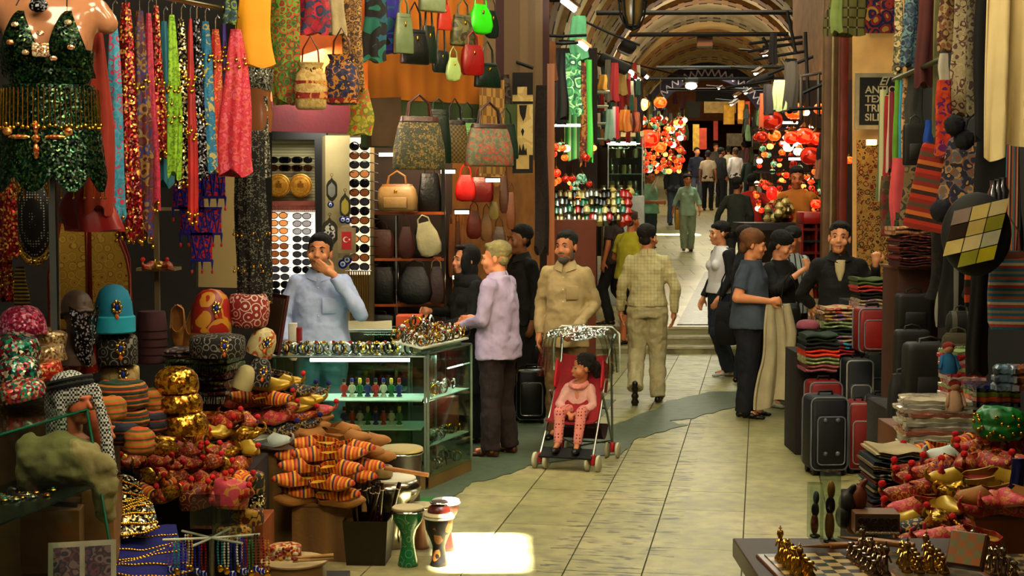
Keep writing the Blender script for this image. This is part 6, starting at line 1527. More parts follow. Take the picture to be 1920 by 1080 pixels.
b = MB(); a = P(1033, 120, 12.6); c = P(1033, 640, 12.6); b.box((a.x, 12.6, a.z / 2), (S(14, 12.4), .07, a.z)); o = b.build('wooden_post', mat(['#8a5228', '#9c6230'], 'wood', 14, rough=.5), smooth=False); tag(o, 'tall light wooden post at the end of the leather shop', 'post')
ALU = metal('#8f9a94', .35)
def glass_box(name, label, corners, h, plinth, shelves, plm, cat='display counter', top=True, glass=None):
 """corners: four floor points counterclockwise"""
 o = corners[0].copy(); r = empty(name, o, 0, label, cat); q = [c - o for c in corners]; GLS = glass or thin_glass('#e6f2ea', .14); up = V((0, 0, 1))
 for i in range(4):
  a, c = q[i], q[(i + 1) % 4]; d = (c - a).normalized(); n = V((d.y, -d.x, 0)) * .004
  b = MB(); ps = [a + up * plinth, c + up * plinth, c + up * h, a + up * h]
  b.add([p - n for p in ps] + [p + n for p in ps], [(0, 1, 2, 3), (7, 6, 5, 4), (0, 4, 5, 1), (1, 5, 6, 2), (2, 6, 7, 3), (3, 7, 4, 0)]); b.build('side_pane', GLS, r, smooth=False)
  b = MB(); b.box(a + up * (plinth + h) / 2, (.016, .016, h - plinth)); b.build('corner_post', ALU, r, smooth=False)
 def slab(nm, z0, z1, m, inset=0.0):
  ce = (q[0] + q[1] + q[2] + q[3]) / 4; ps = [p + (ce - p).normalized() * inset for p in q]
  b = MB(); b.add([p + up * z0 for p in ps] + [p + up * z1 for p in ps], [(3, 2, 1, 0), (4, 5, 6, 7), (0, 1, 5, 4), (1, 2, 6, 5), (2, 3, 7, 6), (3, 0, 4, 7)]); b.build(nm, m, r, smooth=False)
 if plinth > .02: slab('plinth', 0, plinth, plm)
 for z in shelves: slab('shelf', z, z + .008, mat('#b8ccc0', rough=.2, var=0), .03)
 if top: slab('top_pane', h, h + .010, GLS)
 b = MB()
 for i in range(4): b.tube([q[i] + up * (h + .005), q[(i + 1) % 4] + up * (h + .005)], .007, 5)
 b.build('top_rim', ALU, r, smooth=False)
 return r
A0, A1 = gpx(497, 930), gpx(797, 925); A0.z = A1.z = 0
A0 = V((P(497, 700, 9.8).x, 9.8, 0)); A1 = V((P(797, 700, 9.8).x, 9.8, 0)); A2, A3 = A1 + V((.02, .40, 0)), A0 + V((0, .40, 0))
WPL = mat(['#7c6438', '#8a7040'], 'wood', 6, rough=.6)
glass_box('glass_counter', 'lit glass counter in front of the shopkeeper with figurines inside', [A0, A1, A2, A3], .93, .10, [.42, .62], WPL)
B0 = A1 + V((.02, -.0, 0)); B1 = gpx(884, 884); B1.z = 0; B2 = B1 + V((-.30, .12, 0)); B3 = A2 + V((.03, .02, 0))
glass_box('glass_counter', 'glass counter with wooden plinth running beside the fair-haired man', [B0, B1, B2, B3], .95, .09, [.30, .62], WPL)
pan = glow('#f2ffe8', 14)
def strip(label, a, c, r_=.012, m=None):
 b = MB(); b.cyl(a, c, r_); o = b.build('tube_light', m or pan); tag(o, label, 'tube light'); return o
strip('white tube light under the counter top in front of the shopkeeper', V((P(575, 0, 9.85).x, 9.87, .905)), V((P(765, 0, 9.85).x, 9.87, .905)), .012)
strip('white tube light inside the second counter shelf', B0.lerp(B1, .1) + V((-.06, .05, .60)), B0.lerp(B1, .9) + V((-.10, .05, .60)), .006)
strip('short white tube light at the upper level of the second counter', B0.lerp(B1, .6) + V((-.05, .05, .80)), B0.lerp(B1, .95) + V((-.05, .05, .80)), .005)
def fig_p(key):
 r = empty('figurine', (0, 0, 0)); r['category'] = 'figurine'; c = ['#a8201c', '#1c2f6a', '#1f6a3a', '#b8b09a'][key % 4]
 b = MB(); b.lathe([(.022, 0), (.022, .012), (.016, .014), (.012, .03), (.019, .034), (.02, .05), (.016, .085), (.006, .088)], n=12); b.cap_((-.018, 0, .08), (-.026, -.008, .05), .005, .005, 6); b.cap_((.018, 0, .08), (.026, -.008, .05), .005, .005, 6); b.build('coat', mat(c, rough=.5), r)
 b = MB(); b.ell((0, 0, .10), .013, n=10); b.build('head', mat('#b8906a', rough=.5), r)
 b = MB(); b.lathe([(.013, .106), (.014, .112), (.011, .135), (.002, .137)], n=12); b.build('hat', mat(['#0e0e10', '#8a1a18', '#c8b04a', '#14206a'][key % 4], rough=.5), r)
 b = MB(); b.box((0, 0, -.004), (.05, .04, .008)); b.build('base', mat('#c8c4a8', rough=.6), r, smooth=False)
 return r
FIG = Kind(fig_p); FN = ['red coated figurine', 'blue coated figurine', 'green coated figurine', 'cream coated figurine']
for row, zz in ((0, .635), (1, .435)):
 for i in range(8):
  k = (i * 3 + row) % 4; px = 640 + i * 15
  FIG(k, V((P(px, 0, 9.98).x, 9.98, zz)), 0, FN[k] + ' on the %s shelf of the lit counter' % ('upper', 'lower')[row], 'figurines in the lit counter', .95)
def ring_p(key):
 b = MB(); b.torus((0, 0, .034), .034, .006, (0, 1, .1), 18, 5, sq=1); b.ell((0, -.006, .066), (.014, .010, .012), n=8, m=1)
 o = b.build('bracelet', [[SILVER, GOLD, mat('#1a1816', rough=.3), metal('#d8d4c8', .15)][key % 4], [mat('#e0dcd0', rough=.15), mat('#c8a040', rough=.2, metal=.8), SILVER, mat('#8a2a20', rough=.2)][key % 4]]); o['category'] = 'bracelet'; return o
RING = Kind(ring_p); RN = ['silver bracelet', 'golden bracelet', 'black banded watch', 'silver bracelet with red stone']
for i in range(34):
 key = (i * 7) % 4; px = 512 + i * 8.3 + rnd.uniform(-2, 2); Yy = 9.88 + (i % 2) * .1
 RING(key, V((P(px, 0, Yy).x, Yy, .945)), RAD(rnd.uniform(-50, 50)), RN[key] + ' standing on the lit counter', 'bracelets on the lit counter', 1.12)
tr = empty('bracelet_tray', B0.lerp(B1, .5) + V((-.12, .06, .962)), math.atan2((B1 - B0).y, (B1 - B0).x), 'white sloping tray crowded with bracelets on the second counter', 'tray')
b = MB(); b.box((0, .02, .05), (.80, .24, .012), (RAD(10), 0, 0)); b.build('tray_board', mat('#d0d4c4', rough=.4), tr, smooth=False)
b = MB(); b.box((0, .02, .02), (.7, .16, .045)); b.build('tray_base', mat('#b8bcae', rough=.3), tr, smooth=False)
tdir = (B1 - B0).normalized(); tn = V((-tdir.y, tdir.x, 0))
for i in range(60):
 u = (i % 15) / 14 - .5; v = (i // 15) / 3 - .5; key = (i * 5) % 4
 p = B0.lerp(B1, .5) + V((-.12, .06, .962 + .062 + v * .036)) + tdir * u * .76 + tn * (.02 + v * .2)
 RING(key, p, RAD(rnd.uniform(0, 90)), RN[key] + ' crowded on the white tray', 'bracelets on the white tray', 1.0)
for i in range(10):
 key = i % 4; p = B0.lerp(B1, .1 + .05 * (i % 5)) + V((-.22 + .02 * i, .14, 1.06 + .03 * (i % 3)))
 RING(key, p, RAD(i * 31), RN[key] + ' heaped over the orange box', 'bracelets over the orange box', 1.1)
r = crate('orange red cardboard box behind the bracelets', 766, 634, 48, 42, 10.3, .2, m=mat('#b04a1c', rough=.6), frame=False, name='cardboard_box')
for i in range(46):
 u, v = rnd.uniform(.25, .95), rnd.uniform(.1, .9); p = A0.lerp(A1, u) + V((0, .36 * v, .104)); key = i % 4
 if i % 3 == 0: BRO(key, p, i, BN[key] + ' on the floor of the lit counter', 'trinkets in the lit counter')
 else: RING(key, p, i, RN[key] + ' on the floor of the lit counter', 'bracelets in the lit counter', .9)
for i in range(40):
 z = (.092, .31, .63)[i % 3]; u, v = rnd.uniform(.1, .9), rnd.uniform(.25, .75); p = B0.lerp(B1, u).lerp(B3.lerp(B2, u), v); p.z = z; key = i % 4
 RING(key, p, i, RN[key] + ' inside the second counter', 'bracelets in the second counter', 1.0)
crate('brown leather jewel case on the middle shelf of the second counter', 835, 800, 50, 56, 10.35, .12, m=mat('#7a3418', rough=.5), frame=False, name='jewel_case')
for i, (px, py, w, h) in enumerate(((655, 803, 60, 8), (715, 803, 44, 8))):
 b = MB(); b.box((0, 0, 0), (S(w, 10), .2, .015)); o = b.build('jewellery_tray', mat('#c8ccba', rough=.4), None, V((P(px, 0, 10).x, 10.0, .11)), smooth=False); tag(o, 'pale jewellery tray on the floor of the lit counter', 'tray')
r = empty('standing_mirror', V((P(510, 0, 9.95).x, 9.95, .942)), RAD(-62), 'standing mirror with dark red frame on the counter', 'mirror')
b = MB(); b.box((0, 0, .21), (.36, .02, .42), (RAD(-10), 0, 0)); b.build('frame', mat('#4a1014', rough=.5), r, smooth=False)
b = MB(); b.box((0, -.012, .21), (.31, .008, .37), (RAD(-10), 0, 0)); b.build('mirror_glass', mat('#6a4a34', rough=.25), r, smooth=False)
for px, w, h, c, lab in ((548, 16, 34, '#c8c4b4', 'small white box with dark stripe beside the mirror'), (560, 10, 26, '#8a1418', 'small red box beside the mirror')): crate(lab, px, 640, w, h, 10.0, .06, m=mat(c, rough=.5), frame=False, name='small_box')
bc = V((P(690, 0, 11.1).x, 11.0, 0))
glass_box('back_counter', 'low glass counter behind the shopkeeper carrying a newspaper', [bc + V((-.32, -.12, 0)), bc + V((.32, -.12, 0)), bc + V((.32, .14, 0)), bc + V((-.32, .14, 0))], 1.02, .08, [.55], WPL)
b = MB(); b.grid(lambda u, v: V(((u - .5) * .36, (v - .5) * .24, .004 * sin(8 * u))), 8, 4, .012); o = b.build('newspaper', mat(['#b8b494', '#8a8868', '#c0bc9c'], 'stripe', 60, rough=.8, ax='Y'), None, bc + V((0, 0, 1.045)), (RAD(14), 0, .1)); tag(o, 'folded newspaper lying on the back counter', 'newspaper')
b = MB(); q = [gpx(770, 962), gpx(835, 962), gpx(850, 936), gpx(790, 936)]; b.add([p + V((0, 0, .012)) for p in q] + [p + V((0, 0, .001)) for p in q], [(0, 1, 2, 3), (7, 6, 5, 4), (0, 4, 5, 1), (1, 5, 6, 2), (2, 6, 7, 3), (3, 7, 4, 0)])
o = b.build('mat', cloth('#1f7a2a'), smooth=False); tag(o, 'small bright green mat at the foot of the counter', 'mat')
def suitcase(label, px, yb, wpx, hpx, Y, main, panel_, trim, d=.26, yaw=0, name='suitcase', pocket=True, studs=False, ground=True):
 p = P(px, yb, Y);
 if ground: p.z = gz(Y)
 r = empty(name, p, RAD(yaw), label, 'suitcase'); w = S(wpx, Y); h = S(hpx, Y); z0 = .035
 b = MB(); b.rbox((0, 0, z0 + h / 2), (w, d, h), min(w, h) * .16, n=24); b.build('shell', main, r, smooth=50)
 def rr(W, H, R, y, zc):
  out = []
  for cx, cz, a0 in ((W/2-R, H/2-R, 0), (-W/2+R, H/2-R, 90), (-W/2+R, -H/2+R, 180), (W/2-R, -H/2+R, 270)):
   for t in range(5): a = RAD(a0 + t * 22.5); out.append(V((cx + R*cos(a), y, zc + cz + R*sin(a))))
  return out
 b = MB(); b.tube(rr(w * .97, h * .97, w * .16, -d / 2 + .012, z0 + h / 2), .007, 6, closed=True); b.tube(rr(w * .97, h * .97, w * .16, d / 2 - .012, z0 + h / 2), .007, 6, closed=True); b.build('piping', trim, r)
 if pocket:
  b = MB(); b.rbox((0, -d / 2 - .015, z0 + h * .42), (w * .74, .05, h * .66), .022, n=20); b.build('front_pocket', panel_, r, smooth=50)
  b = MB(); b.tube(rr(w * .72, h * .64, .03, -d / 2 - .036, z0 + h * .42), .005, 6, closed=True); b.build('pocket_trim', trim, r)
 if studs:
  for sx in (-1, 1):
   for zz in (.25, .7): b = MB(); b.ell((sx * w * .16, -d / 2 - .045, z0 + h * zz), (.018, .012, .018), n=12); b.build('stud', mat('#5a6068', rough=.4), r)
 b = MB(); b.tube([(-w * .18, 0, z0 + h), (-w * .17, 0, z0 + h + .025), (w * .17, 0, z0 + h + .025), (w * .18, 0, z0 + h)], .010, 8); b.build('handle', BLKM, r)
 for sx in (-1, 1):
  for sy in (-1, 1): b = MB(); b.cyl((sx * w * .36 - .014, sy * d * .35, .03), (sx * w * .36 + .014, sy * d * .35, .03), .03, n=14); b.build('wheel', BLKM, r)
 return r
suitcase('black hard suitcase with chrome trim behind the fair-haired man', 996, 800, 56, 96, 12.9, mat('#0a0c0e', rough=.3), mat('#0e1012', rough=.35), CHROME, d=.24, yaw=0)
suitcase('upper black suitcase with silver badge between the two men', 996, 705, 54, 72, 13.2, mat('#0c0e12', rough=.3), mat('#101216', rough=.35), metal('#8a8e8a'), d=.24, ground=False)
def drum(label, px, yb, wpx, hpx, Y, prof, m, skin='#b8ac88', cat='drum', name='goblet_drum', rope=None, z=None):
 p = P(px, yb, Y);
 if z is None: p.z = 0.0
 r = empty(name, p, 0, label, cat); w = S(wpx, Y) / 2; h = S(hpx, Y)
 b = MB(); b.lathe([(w * a, h * c) for a, c in prof], n=32); b.build('shell', m, r, smooth=60)
 b = MB(); tw = prof[-1][0]; b.lathe([(w * tw * 1.0, h * .965), (w * tw * 1.03, h * .975), (w * tw * 1.03, h * 1.0), (w * tw * .98, h * 1.012), (w * .01, h * 1.015)], n=32); b.build('skin', mat(skin, rough=.6, var=.1), r)
 b = MB(); b.torus((0, 0, h * .95), w * tw * 1.03, .006); b.build('rim', rope or SILVER, r)
 return r
GOB = [(.62, 0), (.66, .02), (.6, .08), (.42, .35), (.40, .5), (.55, .62), (.92, .78), (.97, .96)]
drum('green goblet drum with silver scroll lettering', 765, 1072, 60, 112, 7.75, GOB, mat(['#0f6a3a', '#0f6a3a', '#0c5a30', '#9aa088'], 'swirl', 14, rough=.3), rope=SILVER)
drum('dark carved djembe drum in the sunlight', 823, 1072, 56, 98, 7.75, [(.55, 0), (.6, .03), (.5, .1), (.42, .38), (.55, .5), (.9, .72), (.98, .96)], mat(['#1a120c', '#24180f', '#8a5c28', '#150e09'], 'floral', 12, rough=.5), rope=mat('#b8b49a', rough=.6))
drum('reddish clay pot drum balanced on the dark djembe', 823, 975, 44, 36, 7.8, [(.55, 0), (.8, .15), (1, .4), (.9, .7), (.55, .85), (.7, 1.0)], mat('#5a2014', rough=.35), skin='#3a1810', name='clay_drum', z=1)
drum('red drum with white rim behind the dark djembe', 836, 1055, 52, 96, 8.1, GOB, mat('#5a1a12', rough=.4), skin='#c8c8c0', rope=mat('#c8c8c0', rough=.5))
drum('cream topped drum behind the green one', 790, 1050, 48, 84, 8.15, GOB, mat('#6a4420', rough=.5))
drum('polished silver goblet drum on the floor beside the slippers', 735, 1030, 112, 135, 8.15, [(.30, 0), (.34, .02), (.28, .2), (.36, .42), (.62, .6), (.9, .75), (1.0, .86), (.98, .93), (.8, .985)], metal('#a8a494', .22), skin='#c8c4b0')
drum('tall dark drum carrying the basket of charms', 752, 1010, 84, 150, 8.7, [(.86, 0), (.9, .02), (.86, .5), (.98, .96)], mat('#2a1c12', rough=.5), skin='#a89868')
r = empty('castanets_box', P(713, 893, 8.1), 0, 'round wooden box lying on the silver drum', 'box')
b = MB(); b.lathe([(.07, 0), (.072, .01), (.072, .055), (.066, .06), (.0, .06)], n=28); b.build('box_body', mat('#a8946a', rough=.6), r); b = MB(); b.lathe([(.05, .061), (.05, .063), (.001, .063)], n=24); b.build('lid_picture', mat('#3a2a1c', rough=.5), r)
b = MB(); b.rbox((0, 0, 0), (.26, .028, .022), .006, (0, RAD(8), RAD(-6))); o = b.build('wooden_stick', mat('#b07a44', rough=.6), None, P(762, 884, 8.0)); tag(o, 'flat wooden stick lying across the silver drum', 'stick')
CH = Kind(lambda k: (lambda o: (o.__setitem__('category', 'charm'), o)[1])(mesh1(lambda b: (b.ell((0, 0, .01), (.016, .011, .011), n=8, m=0), b.ell((.018, 0, .014), (.008, .008, .009), n=6, m=1)), 'charm', [mat(['#b8a880', '#8a1c18', '#b8822a'][k], rough=.5), mat('#8a1c18', rough=.4)])))
for i in range(30):
 a = rnd.random() * 6.28; q = rnd.random() ** .6 * .105; CH(i % 3, P(752, 858, 8.7) + V((q * cos(a), q * sin(a), .0 + .028 * (1 - q / .11))), a, ['cream shell charm', 'dark red charm', 'orange charm'][i % 3] + ' heaped on the tall dark drum', 'charms on the drum')
r = empty('metal_bin', P(692, 1066, 7.85), RAD(-4), 'square dark metal bin filled with wooden flutes', 'bin'); r.location.z = 0
b = MB(); w, h = .125, .25
b.rings([[V((sx * w * q, sy * w * q, z)) for sx, sy in ((-1, -1), (1, -1), (1, 1), (-1, 1))] for z, q in ((0, .86), (h, 1), (h, .95), (.01, .82))]); b.build('bin_body', metal('#4a463c', .45), r, smooth=False)
FL = Kind(lambda k: (lambda o: (o.__setitem__('category', 'flute'), o)[1])(mesh1(lambda b: (b.tube([(0, 0, 0), (0, 0, .36), (0, 0, .37), (0, 0, .40)], [.011, .012, .015, .009], 10), [b.ell((0, -.011, .12 + .03 * q), (.004, .003, .004), n=6, m=1) for q in range(6)], b.torus((0, 0, .36), .013, .003, m=1)), 'flute', [mat(['#2a0c0a', '#120c0a'][k], rough=.3), mat('#b8a070', rough=.4)])))
for i in range(13):
 a = i * 2.4; p = gpx(692, 1066) + V((.06 * cos(a), .09 + .05 * sin(a) - .09, .05)); p.y = 7.85 + .05 * sin(a)
 FL(i % 2, p, (RAD(rnd.uniform(-16, 4)), RAD(rnd.uniform(-16, 16)), a), ['dark red lacquered flute', 'black wooden flute'][i % 2] + ' standing in the metal bin', 'flutes in the metal bin')
drum('round frame drum with tan skin in the near corner', 552, 1100, 122, 52, 6.7, [(.98, 0), (1, .05), (1, .9)], mat('#7a5a34', rough=.5), skin='#a89468', name='frame_drum', z=1, rope=mat('#6a4a24', rough=.6))
for i in range(2):
 b = MB(); b.tube([(-.09, 0, 0), (.1, .01, .01)], [.006, .009], 8); o = b.build('drum_stick', mat('#a8824a', rough=.5), None, P(585, 1046 + 6 * i, 6.6), (0, 0, .05 + .06 * i)); tag(o, 'wooden drum stick lying on the frame drum', 'stick')
hat('small beaded cap with orange and white trim on the frame drum', 535, 1046, 62, 28, 6.75, mat(['#a83a1c', '#b8a880', '#8a1c18', '#c8a040'], 'sequin', 60, rough=.4), 'kufi')
for i in range(14):
 CH(i % 3, P(498 + (i % 5) * 14, 1052 - (i // 5) * 9, 6.55), i, ['cream shell charm', 'dark red charm', 'orange charm'][i % 3] + ' beside the frame drum', 'charms by the frame drum')
crate('low dark stand holding the frame drum', 560, 1135, 170, 36, 6.6, .3, m=mat('#1c140f', rough=.8), name='low_stand', cat='stand', frame=False)
# ================================================================ right stalls
wall('wall_right_near', 3.15, 3, 4.05, 14.6, 0, 5, mat('#1a130e', rough=.9), side=-1)
panel('wall_right_sign', [(1598, -80, 14.6), (1598, 620, 14.6), (1700, 620, 14.3), (1700, -80, 14.3)], WY, .1)
for px, w, c, lab in ((1558, 26, '#7a5a3a', 'broad plaster pillar beside the lamp stall'), (1583, 15, '#7a2c18', 'tall polished reddish wooden post by the sign wall'), (1563, 4, '#a8946c', 'thin pale conduit running down the pillar')):
 Y = {26: 15.4, 15: 14.7, 4: 15.1}[w]; b = MB(); a = P(px, 20, Y); b.rbox((a.x, Y, 2.6), (S(w, Y), .12 if w > 5 else .03, 5.2), .01); o = b.build('pillar_post', mat(c, rough=.45), smooth=30); tag(o, lab, 'post')
r = empty('hanging_sign', P(1650, 190, 14.25), 0, 'black and white framed shop sign lettered ANTIQ TEXT TRIB SILK', 'sign'); k = 14.25 / 2667
b = MB(); b.box((0, 0, 0), (94 * k, .03, 104 * k)); b.build('frame', mat('#b0a080', rough=.6), r, smooth=False)
b = MB(); b.box((0, -.018, 0), (78 * k, .01, 88 * k)); b.build('board', mat('#16120e', rough=.5), r, smooth=False)
def letters(txt, loc, size, m, parent, shear=0):
 c = bpy.data.curves.new('lettering', 'FONT'); c.body = txt; c.size = size; c.extrude = .002; c.shear = shear; c.materials.append(m); c.offset = .0015
 tmp = bpy.data.objects.new('t_', c); COL.objects.link(tmp); bpy.context.view_layer.update(); me_ = bpy.data.meshes.new_from_object(tmp); bpy.data.objects.remove(tmp)
 o = bpy.data.objects.new('lettering', me_); COL.objects.link(o); o.parent = parent; o.location = loc; o.rotation_euler = (pi / 2, 0, 0); return o
LM = mat('#c8bc9c', rough=.5, var=0)
for i, t in enumerate(('ANTIQ', 'TEXT', 'TRIB', 'SILK')): letters(t, (-29 * k, -.027, (15 - 17 * i) * k), 18.5 * k, LM, r)
letters('El', (-4 * k, -.027, 30 * k), 22 * k, LM, r, .4)
drum_ = 0
flatpiece('kilim', 'beige flat woven kilim with red flowers hanging on the sign wall', 'kilim', 1607, 262, 1668, 540, 14.2, mat(['#a8803c', '#b8904a', '#7a2418', '#a8803c', '#4a3a1c', '#b8904a'], 'floral', 20, rough=.85))
flatpiece('hanging_textile', 'red and blue ikat textile above the shop sign', 'textile', 1618, -40, 1678, 62, 14.2, mat(['#8a2410', '#14124a', '#9a3014', '#1a1850', '#b88a40'], 'floral', 9, rough=.8))
b = MB(); b.tube([(0, 0, -.02), (0, 0, .03)], .05, 10); o = b.build('hanging_lamp', glow('#ffcf80', 10), None, P(1634, 268, 14.0)); tag(o, 'small picture lamp glowing over the flowered kilim', 'lamp')
fl_ = lambda *c, s=24: mat(list(c), 'floral', s, rough=.75)
for a in [
 ('hanging_scarf', 'olive plaid shawl gathered near the reddish post', 1590, -40, 66, 66, 12.5, mat(['#6a6430', '#2a2a14', '#8a7a3a'], 'plaid', 12, rough=.8)),
 ('hanging_scarf', 'pale green fringed scarf hanging by the plaid shawl', 1570, -30, 60, 20, 12.4, cloth('#8a9a5a')),
 ('hanging_scarf', 'cream and green floral scarf left of the blue one', 1686, -40, 135, 18, 9.2, fl_('#8a8460', '#5a5a3a', '#a89c78', '#3a2a24')),
 ('hanging_scarf', 'blue floral scarf with yellow hem', 1708, -40, 122, 26, 9.0, fl_('#1c3450', '#3a5a6a', '#122238', '#5a7a80')),
 ('hanging_scarf', 'deep red plush scarf on the rod', 1738, -40, 160, 30, 8.8, mat('#4a0c0c', rough=.8, var=.3)),
 ('hanging_scarf', 'thin olive scarf between red and cream ones', 1758, -40, 250, 14, 8.6, cloth('#6a6a44')),
 ('hanging_scarf', 'brown and cream paisley scarf with white fringe', 1776, -40, 95, 26, 8.3, fl_('#8a6040', '#b09a70', '#5a3424'), ),
 ('hanging_scarf', 'long cream paisley shawl, broadest of the pale shawls', 1808, -40, 218, 40, 8.0, fl_('#a89c7a', '#b8ac8a', '#6a4a44', '#b0a484', s=30)),
 ('hanging_scarf', 'grey brown paisley shawl with roundel', 1826, -40, 215, 26, 7.9, fl_('#7a745a', '#4a3a34', '#8a846a', s=30)),
 ('hanging_scarf', 'black coat cloth hanging beside the cream cotton', 1850, -40, 260, 44, 7.2, mat('#0b0c0d', rough=.8)),
 ('hanging_scarf', 'white knotted fringe hanging over the orange scarf', 1770, 100, 152, 20, 8.0, cloth('#b8b4a4')),
 ('hanging_scarf', 'orange scarf with violet pattern under the white fringe', 1770, 150, 292, 34, 7.9, fl_('#c8441c', '#b83818', '#6a1a6a', '#c85a20', s=20)),
 ('hanging_scarf', 'violet scarf edge behind the orange one', 1784, 175, 282, 14, 8.0, cloth('#7a1a7a')),
 ('hanging_scarf', 'green and cream striped scarf on the pole bundle', 1656, 168, 372, 18, 10.0, mat(['#8a9a6a', '#5a6a4a', '#a8a888'], 'stripe', 14, rough=.8)),
 ('hanging_scarf', 'red and rust scarf on the pole bundle', 1664, 180, 330, 14, 9.9, mat('#8a1c1c', rough=.8)),
 ('hanging_scarf', 'burgundy and white striped scarf on the pole bundle', 1672, 172, 320, 14, 9.7, mat(['#7a1828', '#b0a090', '#6a1424'], 'stripe', 20, rough=.8)),
 ('hanging_scarf', 'lime green scarf on the pole bundle', 1683, 150, 300, 12, 9.6, cloth('#5a8a2a')),
 ('hanging_scarf', 'sky blue scarf on the pole bundle', 1691, 150, 300, 9, 9.5, cloth('#3a8aa0')),
 ('hanging_scarf', 'tan and brown scarf on the pole bundle', 1700, 140, 330, 16, 9.4, fl_('#8a6a44', '#5a3a24', '#a88a60')),
 ('hanging_scarf', 'grey denim scarf by the black backpack', 1716, 140, 235, 30, 9.3, cloth('#3a3c38')),
 ('hanging_scarf', 'bright blue scarf tip above the kilim bag', 1742, 225, 268, 16, 8.6, cloth('#184a9a')),
 ('hanging_scarf', 'coral pink cloth hanging below the pole bundle', 1686, 296, 425, 30, 9.3, cloth('#b04a50')),
 ('hanging_scarf', 'brown mottled cloth hanging beside the coral pink one', 1712, 300, 440, 36, 9.2, fl_('#4a4428', '#6a5a38', '#2a2418', '#7a6a4a', s=16)),
 ('hanging_scarf', 'olive and wine long cloth behind the coral pink one', 1662, 330, 440, 24, 9.6, fl_('#5a4a2c', '#6a1818', '#3a3420', s=16)),
 ('hanging_scarf', 'striped woven strap of the striped knitted bag', 1900, 250, 480, 30, 6.9, mat(['#2a7a8a', '#8a1c18', '#b8a080', '#3a2a44', '#a8622a'], 'stripe', 26, rough=.85)),
 ('hanging_scarf', 'black leather fringe hanging over the packed socks', 1838, 470, 700, 36, 6.8, mat('#140e0c', rough=.5)),
 ('hanging_scarf', 'dark tasselled strap with orange tassel', 1815, 510, 575, 14, 6.9, mat(['#5a1c18', '#1a0e0c', '#b8521c'], 'stripe', 9, rough=.8, ax='Z')),
 ('hanging_coat', 'dark hanging clothes behind the kilim bags', 1790, 380, 560, 100, 8.6, mat(['#100e0c', '#1c1814', '#2a2420'], 'floral', 10, rough=.9)),
 ('hanging_coat', 'black and white striped tracksuit tops hanging low', 1795, 470, 610, 60, 8.4, mat(['#0e0e0e', '#0e0e0e', '#0e0e0e', '#8a8a80'], 'stripe', 9, rough=.85)),
 ('hanging_coat', 'black cloth mass behind the patchwork bag', 1868, 250, 560, 96, 7.4, mat('#0a0a0b', rough=.85))]:
 hang(a[0], a[1], *a[2:8], cat='scarf' if 'scarf' in a[0] else 'coat', top=.75, flat=.35, pleats=4, amp=.2, fringe=None)
r = empty('hanging_sheet', P(1895, -40, 5.6), 0, 'cream cotton cloth hanging in broad folds at the upper corner', 'cloth')
k = 5.6 / 2667
b = MB(); b.grid(lambda u, v: V(((u - .42) * 95 * k, .035 * sin(u * 15 + .6) + .012 * sin(u * 31 + 3 * v), -(330 - (38 * u if u > .3 else 0) + 8 * sin(11 * u)) * k * v)), 50, 14, .006); b.build('cloth', mat('#dccfa0', rough=.85, var=.08), r, smooth=70)
b = MB(); b.cyl(P(1676, 150, 9.8), P(1768, 110, 8.2), .016); o = b.build('hanging_rail', metal('#5a6a34', .4)); tag(o, 'green metal rail carrying the bundle of scarves', 'rail')
b = MB(); b.cyl(P(1600, -50, 9.6), P(1940, -50, 6.6), .014); o = b.build('hanging_rail', metal('#5a5648', .4)); tag(o, 'upper metal rail carrying the long shawls', 'rail')
KRD = mat(['#8a2410', '#a83414', '#3a1c14', '#b86a2a', '#8a2410', '#5a4a34'], 'stripe', 7, rough=.85, ax='Z', bump=.4)
bag('red kilim shoulder bag with bead edging', 1737, 270, 432, 82, 8.0, KRD, trim=leather('#1c120e'), handle=60, yaw=-22, style='box', d=.2, tilt=12, name='hanging_handbag')
bag('blue and gold patchwork kilim bag beside the red one', 1800, 262, 395, 84, 7.8, fl_('#2a2c48', '#8a5c34', '#6a6a70', '#b08a50', '#1c1c34', s=22), trim=cloth('#16162a'), handle=60, yaw=-24, style='box', d=.2, tilt=10, name='hanging_handbag')
b = MB(); b.ell((0, 0, 0), .06, n=14); remesh(b.build('pompom', cloth('#101022')), .01, 0, .02, .01); o = bpy.data.objects['pompom.%03d' % 0] if 'pompom.000' in bpy.data.objects else COL.objects[-1]; o.location = P(1765, 395, 7.5); o.name = 'hanging_pompom'; tag(o, 'big dark blue wool pompom between the kilim bags', 'pompom')
for px, py in ((1790, 235), (1808, 262)):
 b = MB(); b.ell((0, 0, 0), .055, n=14); o = remesh(b.build('hanging_pompom', cloth('#0c0c1c')), .01, 0, .02, .01); o.location = P(px, py, 7.5); tag(o, 'dark navy wool pompom above the patchwork kilim bag', 'pompom')
r = empty('patchwork_bag', P(1826, 440, 6.4), RAD(-14), 'round black bag with silk patchwork front', 'bag')
k = 6.4 / 2667
b = MB(); b.ell((6 * k, .07, 0), (64 * k, .06, 80 * k), n=28); b.build('bag_body', mat('#0b0b0c', rough=.7), r)
PC = ['#b8a868', '#a8a890', '#6a1014', '#c8b878', '#8a8a2a', '#b89a58', '#3a2c22', '#c0b488', '#a8a01e', '#9a8a80']
ct = 0
for i in range(3):
 for j in range(4):
  x0 = (-48 + 33 * i) * k; z0 = (-58 + 29 * j) * k; x1, z1 = x0 + 31 * k, z0 + 27 * k; m_ = mat(PC[(i * 4 + j * 3) % 10], rough=.35, var=.25); b = MB()
  sk = lambda x, z: (x + .22 * z, z + .25 * x)
  pts = [sk(x0, z0), sk(x1, z0), sk(x1, z1), sk(x0, z1)]
  if sum((x * x + z * z) for x, z in pts) / 4 > (70 * k) ** 2: continue
  b.prism(pts, -.004, .02); b.build('silk_patch', m_, r, smooth=False)
